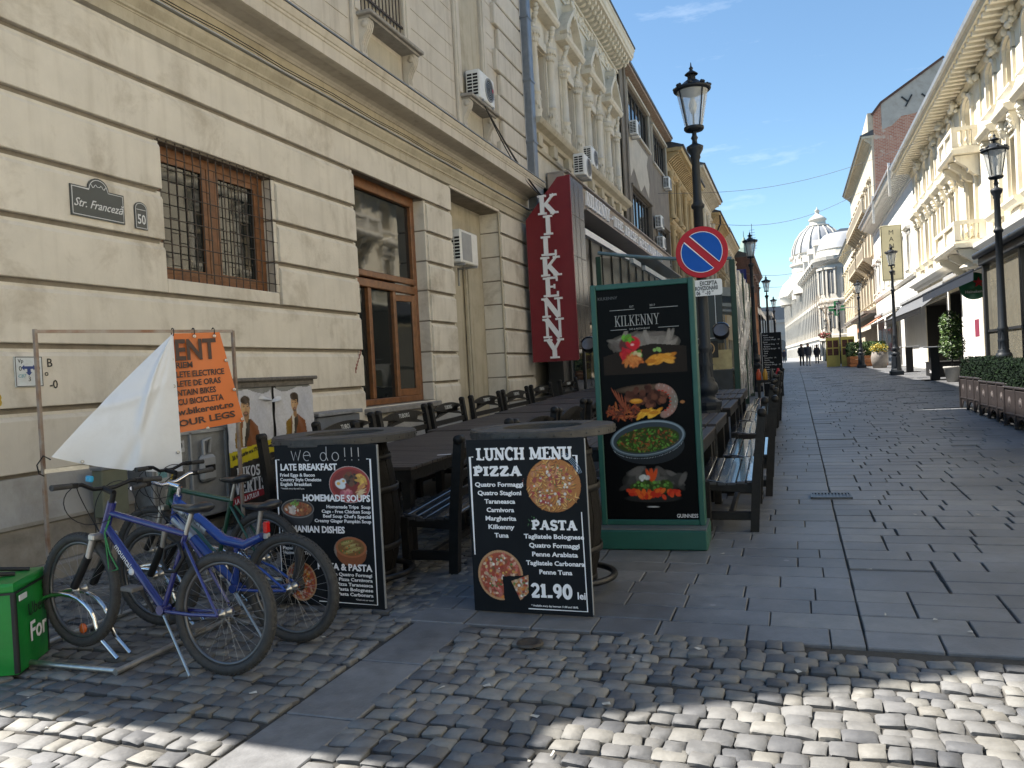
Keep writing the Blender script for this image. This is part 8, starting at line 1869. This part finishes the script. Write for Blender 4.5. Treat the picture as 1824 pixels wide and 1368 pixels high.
mb.lathe([(1.7, 26.7), (1.9, 26.8), (1.9, 27.0), (1.35, 27.1), (1.3, 27.9), (1.5, 28.0), (1.5, 28.2), (1.1, 28.6), (.5, 29.1), (.35, 29.2), (.35, 29.8), (.45, 29.9), (.12, 30.2), (.04, 30.6), (0, 30.7)], (*dc, 0), 20)
padd(mb, 'dome', [pal_m, slate])
for (x_, y_, r_, z_) in ((.0, 178, 2.3, 14.6), (1.9, 163, 1.8, 15.0)): mb = MB(); mb.lathe([(r_, 14), (r_, z_+1), (r_+.3, z_+1.3), (r_, z_+1.6), (r_*.95, z_+2.6), (r_*.7, z_+4), (r_*.3, z_+5), (.2, z_+5.4), (0, z_+6.4)], (x_, y_, 0), 20); padd(mb, 'side_turret', pal_m)
# far grey building closing the street
fg = empty('far_grey_building', (-9, 226, 1), 0, 'low grey building with arched windows closing the street far away', 'building'); mb = MB(); mb.box(-20, 18, 0, 10, 0, 11); mb.box(-20, 18, -.6, 0, 10.2, 11); mb.box(-20, 18, -.3, 0, 6.5, 7); mb.build('wall', mat('far_grey_stone', (.34, .33, .31), .85, v=.1), fg)
mb = MB(); mb.prism([(-20, 11), (-17, 14.6), (15, 14.6), (18, 11)], -.5, 10, 'xz'); mb.build('roof', mat('far_roof', (.16, .165, .175), .6), fg)
for x in range(-18, 17, 4): mb = MB(); mb.prism([(x-.9, 1)]+[(x+1.0*math.cos(a), 4.6+1.0*math.sin(a)) for a in [PI-PI*k/8 for k in range(9)]]+[(x+.9, 1)], -.08, -.01, 'xz'); mb.build('window', pgl, fg)
# bare tree before the palace
tr = empty('bare_tree', (4.2, 106, gz(106)), 0, 'leafless street tree in front of the palace corner', 'tree'); mb = MB()
def twig(p, d, L, r, dep):
    q = p+d*L; mb.tube([p, p.lerp(q, .5)+Vector((rnd.uniform(-.06, .06), 0, rnd.uniform(-.05, .05)))*L, q], [r, r*.85, r*.65], 5 if dep > 2 else 3, cap=False)
    if dep <= 0: return
    for _ in range(3 if dep > 1 else 4):
        n = (d+Vector((rnd.gauss(0, .5), rnd.gauss(0, .5), rnd.gauss(.1, .35)))).normalized(); twig(q, n, L*rnd.uniform(.62, .85), r*.6, dep-1)
twig(Vector((0, 0, 0)), Vector((.03, 0, 1)), 2.8, .13, 0); trunk = mb.build('trunk', mat('pale_bark', (.30, .25, .20), .9, v=.2), tr); mb = MB(); twig(Vector((.08, 0, 2.75)), Vector((-.1, 0, 1)).normalized(), 1.7, .09, 5); mb.build('crown', MATS['pale_bark'], tr)
# ================================================================ people, car
def person(x, y, rz, lb, coat, legs, hair, step=.18, h=1.74, arm=.1, bag=None, hat=False):
    r = empty('person', (x, y, gz(y)), rz, lb, 'person'); k = h/1.74
    me = bpy.data.meshes.new('body'); J = {}; V = []; E = []; RR = []
    def j(n, p, rad): J[n] = len(V); V.append(Vector(p)*k); RR.append(rad*k*1.3)
    def e(a, b): E.append((J[a], J[b]))
    j('pel', (0, 0, .95), .145); j('waist', (0, .01, 1.10), .135); j('chest', (0, .02, 1.30), .165); j('neck0', (0, .02, 1.45), .08); j('neck', (0, .01, 1.52), .055); j('head', (0, -.01, 1.62), .095); j('top', (0, 0, 1.70), .075)
    e('pel', 'waist'); e('waist', 'chest'); e('chest', 'neck0'); e('neck0', 'neck'); e('neck', 'head'); e('head', 'top')
    for s_, n in ((-1, 'l'), (1, 'r')):
        st = step*s_
        j('hip'+n, (.09*s_, 0, .88), .10); j('kn'+n, (.095*s_, -st*.45-.02, .49), .065); j('an'+n, (.10*s_, -st, .09), .045); j('to'+n, (.11*s_, -st-.14, .04), .04); e('pel', 'hip'+n); e('hip'+n, 'kn'+n); e('kn'+n, 'an'+n); e('an'+n, 'to'+n)
        j('sh'+n, (.19*s_, .02, 1.40), .075); j('el'+n, (.25*s_, .03+st*.3, 1.13), .05); j('wr'+n, (.24*s_, -arm+st*.5, .90), .035); j('ha'+n, (.24*s_, -arm-.02+st*.6, .82), .035); e('chest', 'sh'+n); e('sh'+n, 'el'+n); e('el'+n, 'wr'+n); e('wr'+n, 'ha'+n)
    me.from_pydata([tuple(v) for v in V], E, []); ob = bpy.data.objects.new('body', me); COL.objects.link(ob); ob.parent = r
    md = ob.modifiers.new('skin', 'SKIN'); 
    for i, sv in enumerate(me.skin_vertices[0].data): sv.radius = (RR[i], RR[i]*.9); sv.use_root = (i == 0)
    ob.modifiers.new('sub', 'SUBSURF').levels = 1; ob.modifiers['sub'].render_levels = 2
    # colours by height, over one continuous body
    M = bpy.data.materials.new('clothes'); M.use_nodes = True; N = M.node_tree.nodes; Lk = M.node_tree.links.new; tc = N.new('ShaderNodeTexCoord'); sx = N.new('ShaderNodeSeparateXYZ'); Lk(tc.outputs['Object'], sx.inputs[0]); cr = N.new('ShaderNodeValToRGB'); cr.color_ramp.interpolation = 'CONSTANT'
    mr = N.new('ShaderNodeMath'); mr.operation = 'DIVIDE'; mr.inputs[1].default_value = 1.8*k; Lk(sx.outputs[2], mr.inputs[0]); Lk(mr.outputs[0], cr.inputs[0]); el = cr.color_ramp.elements
    stops = [(0, (.02, .02, .02)), (.06, legs), (.50, coat), (.845, (.42, .26, .18))]
    while len(el) < 4: el.new(.5)
    for q, (p, c) in zip(el, stops): q.position = p; q.color = (*c, 1)
    Lk(cr.outputs[0], N['Principled BSDF'].inputs['Base Color']); N['Principled BSDF'].inputs['Roughness'].default_value = .8; me.materials.append(M)
    mb = MB(); mb.sphere((0, .025*k, 1.655*k), .112*k, 12, 8, sc_=(.95, 1.05, 1.0)); mb.build('hair', mat('hair_'+str(len(MATS)), hair, .8), r)
    mb = MB(); mb.tube([(0, .01, z*k) for z in (.80, .95, 1.12, 1.30, 1.42, 1.47)], [.23*k, .23*k, .21*k, .24*k, .20*k, .10*k], 12); mb.build('jacket', mat('coat_'+str(len(MATS)), coat, .8, v=.2), r)
    if bag: mb = MB(); mb.box(.2, .32, -.2, .12, .55*k, .82*k, ch=.02); mb.build('bag', mat('bag_'+str(len(MATS)), bag, .6), r)
    return r
DKc = (.02, .022, .03)
person(1.0, 65.2, 0, 'person walking nearer the middle in dark jacket and pale trousers', (.03, .035, .05), (.40, .40, .40), (.03, .02, .015), .3)
person(.55, 66.5, .1, 'person in black walking half behind the one in pale trousers', DKc, DKc, (.02, .02, .02), .1)
person(1.95, 78, PI, 'small person in dark clothes left of the distant lamp', DKc, (.03, .03, .05), (.03, .02, .02), .2)
person(2.92, 63.6, PI, 'person in a long black coat walking near the yellow boards', (.018, .018, .02), (.02, .02, .02), (.10, .09, .08), .2, 1.78)
person(-1.25, 112, 0, 'tiny person in navy beside the white van', (.03, .04, .08), DKc, (.05, .04, .03), .1, 1.7)
person(4.0, 74, 0, 'person in red top standing partly hidden by the yellow boards', (.30, .03, .04), DKc, (.05, .03, .02), .1)
cr_ = empty('parked_van', (-2.95, 101, gz(101)), 0, 'white van parked far away on the left behind the black menu board', 'van')
mb = MB(); mb.prism([(0, .35), (0, 1.05), (.9, 1.2), (1.5, 1.85), (1.9, 1.95), (4.6, 1.95), (4.8, 1.2), (4.8, .35)], -.92, .92, 'yz'); 
mb.box(-.88, .88, -.08, 0, .35, .62, ch=.03); mb.build('body', mat('van_white', (.55, .56, .57), .3, v=.05, coat=.5), cr_)
mb = MB(); mb.add([(-.8, .93, 1.22), (.8, .93, 1.22), (.72, 1.48, 1.80), (-.72, 1.48, 1.80)], [(0, 1, 2, 3)]); mb.box(.92, .93, 1.6, 3.0, 1.2, 1.75); mb.build('windscreen', dark_glass, cr_)
for x in (-.62, .62): mb = MB(); mb.box(x-.18, x+.18, -.03, .0, .75, .95, ch=.01); mb.build('headlight', chrome, cr_)
mb = MB(); mb.box(-.25, .25, -.10, -.08, .42, .55); mb.build('number_plate', white_l, cr_); mb = MB(); mb.box(-.5, .5, -.02, -.001, .65, .9); mb.build('radiator_grille', plastic_b, cr_)
for x in (-.85, .85):
    for y in (.85, 3.9): mb = MB(); mb.lathe([(0, -.1), (.32, -.1), (.33, 0), (.32, .1), (0, .1)], (x, y, .33), 18, axis='x'); w_ = mb.build('wheel', rubber, cr_)
sb = empty('street_bin', (-1.9, 93, gz(93)), 0, 'round stone litter bin on the left far ahead', 'litter bin'); mb = MB(); mb.lathe([(0, 0), (.45, 0), (.5, .9), (.42, .92), (.38, .85), (0, .85)], n=16); mb.build('bin_body', concrete, sb)
# flower baskets on the far lamp, wires across the street, antennas on the right roof
fbk = empty('hanging_flowers', (2.9, 84.5, 3.6), 0, 'red hanging flower basket on the lamp near the pharmacy cross', 'flower basket'); mb = MB(); leafy(mb, 300, ell=((0, 0, 0), (.6, .5, .35)), size=.10, mats_n=2); mb.build('flowers', [mat('red_petal', (.30, .02, .03), .6), lf_g[2]], fbk); mb = MB(); mb.tube([(0, 0, -.2), (.65, .3, .3)], .02, 4); mb.build('hook', plastic_b, fbk)
for k, (y, z0, z1, sg_, lb) in enumerate(((38, 9.6, 10.6, 1.3, 'thin upper wire spanning the street'), (62, 12.0, 13.5, 2.0, 'thin sagging wire across the street beyond the lamps'), (88, 11.0, 12.2, 2.2, 'faint far wire over the street'), (118, 12.0, 13.0, 1.5, 'faintest far wire over the street'))):
    mb = MB(); mb.tube([(-5.7+11.8*t/16, y, z0+(z1-z0)*t/16-sg_*math.sin(PI*t/16)*.6) for t in range(17)], .009+.006*k, 4); tag(mb.build('street_wire', mat('wire_grey', (.12, .13, .14), .6)), lb, 'wire')
an = empty('roof_antenna', (7.6, 41.5, 11.6), 0, 'thin TV antenna on the cream roof at upper right', 'antenna'); mb = MB(); mb.tube([(0, 0, 0), (0, 0, 3.0)], .02, 5)
for z in (2.2, 2.5, 2.8): mb.tube([(-.25, 0, z), (.25, 0, z+.05)], .01, 4)
mb.build('mast', plastic_b, an)

# unseen house added at the crossing to the right, to throw warm sunlight back
old_house('crossing_house', 'cream house on the far corner of the crossing, behind the camera to the right', 8.5, 1, -16, 2.2, 13.0, cream, [-14, -11, -8, -5, -2, 1], [(5.5, 7.5), (9, 11)], .6, frame=gold_w)
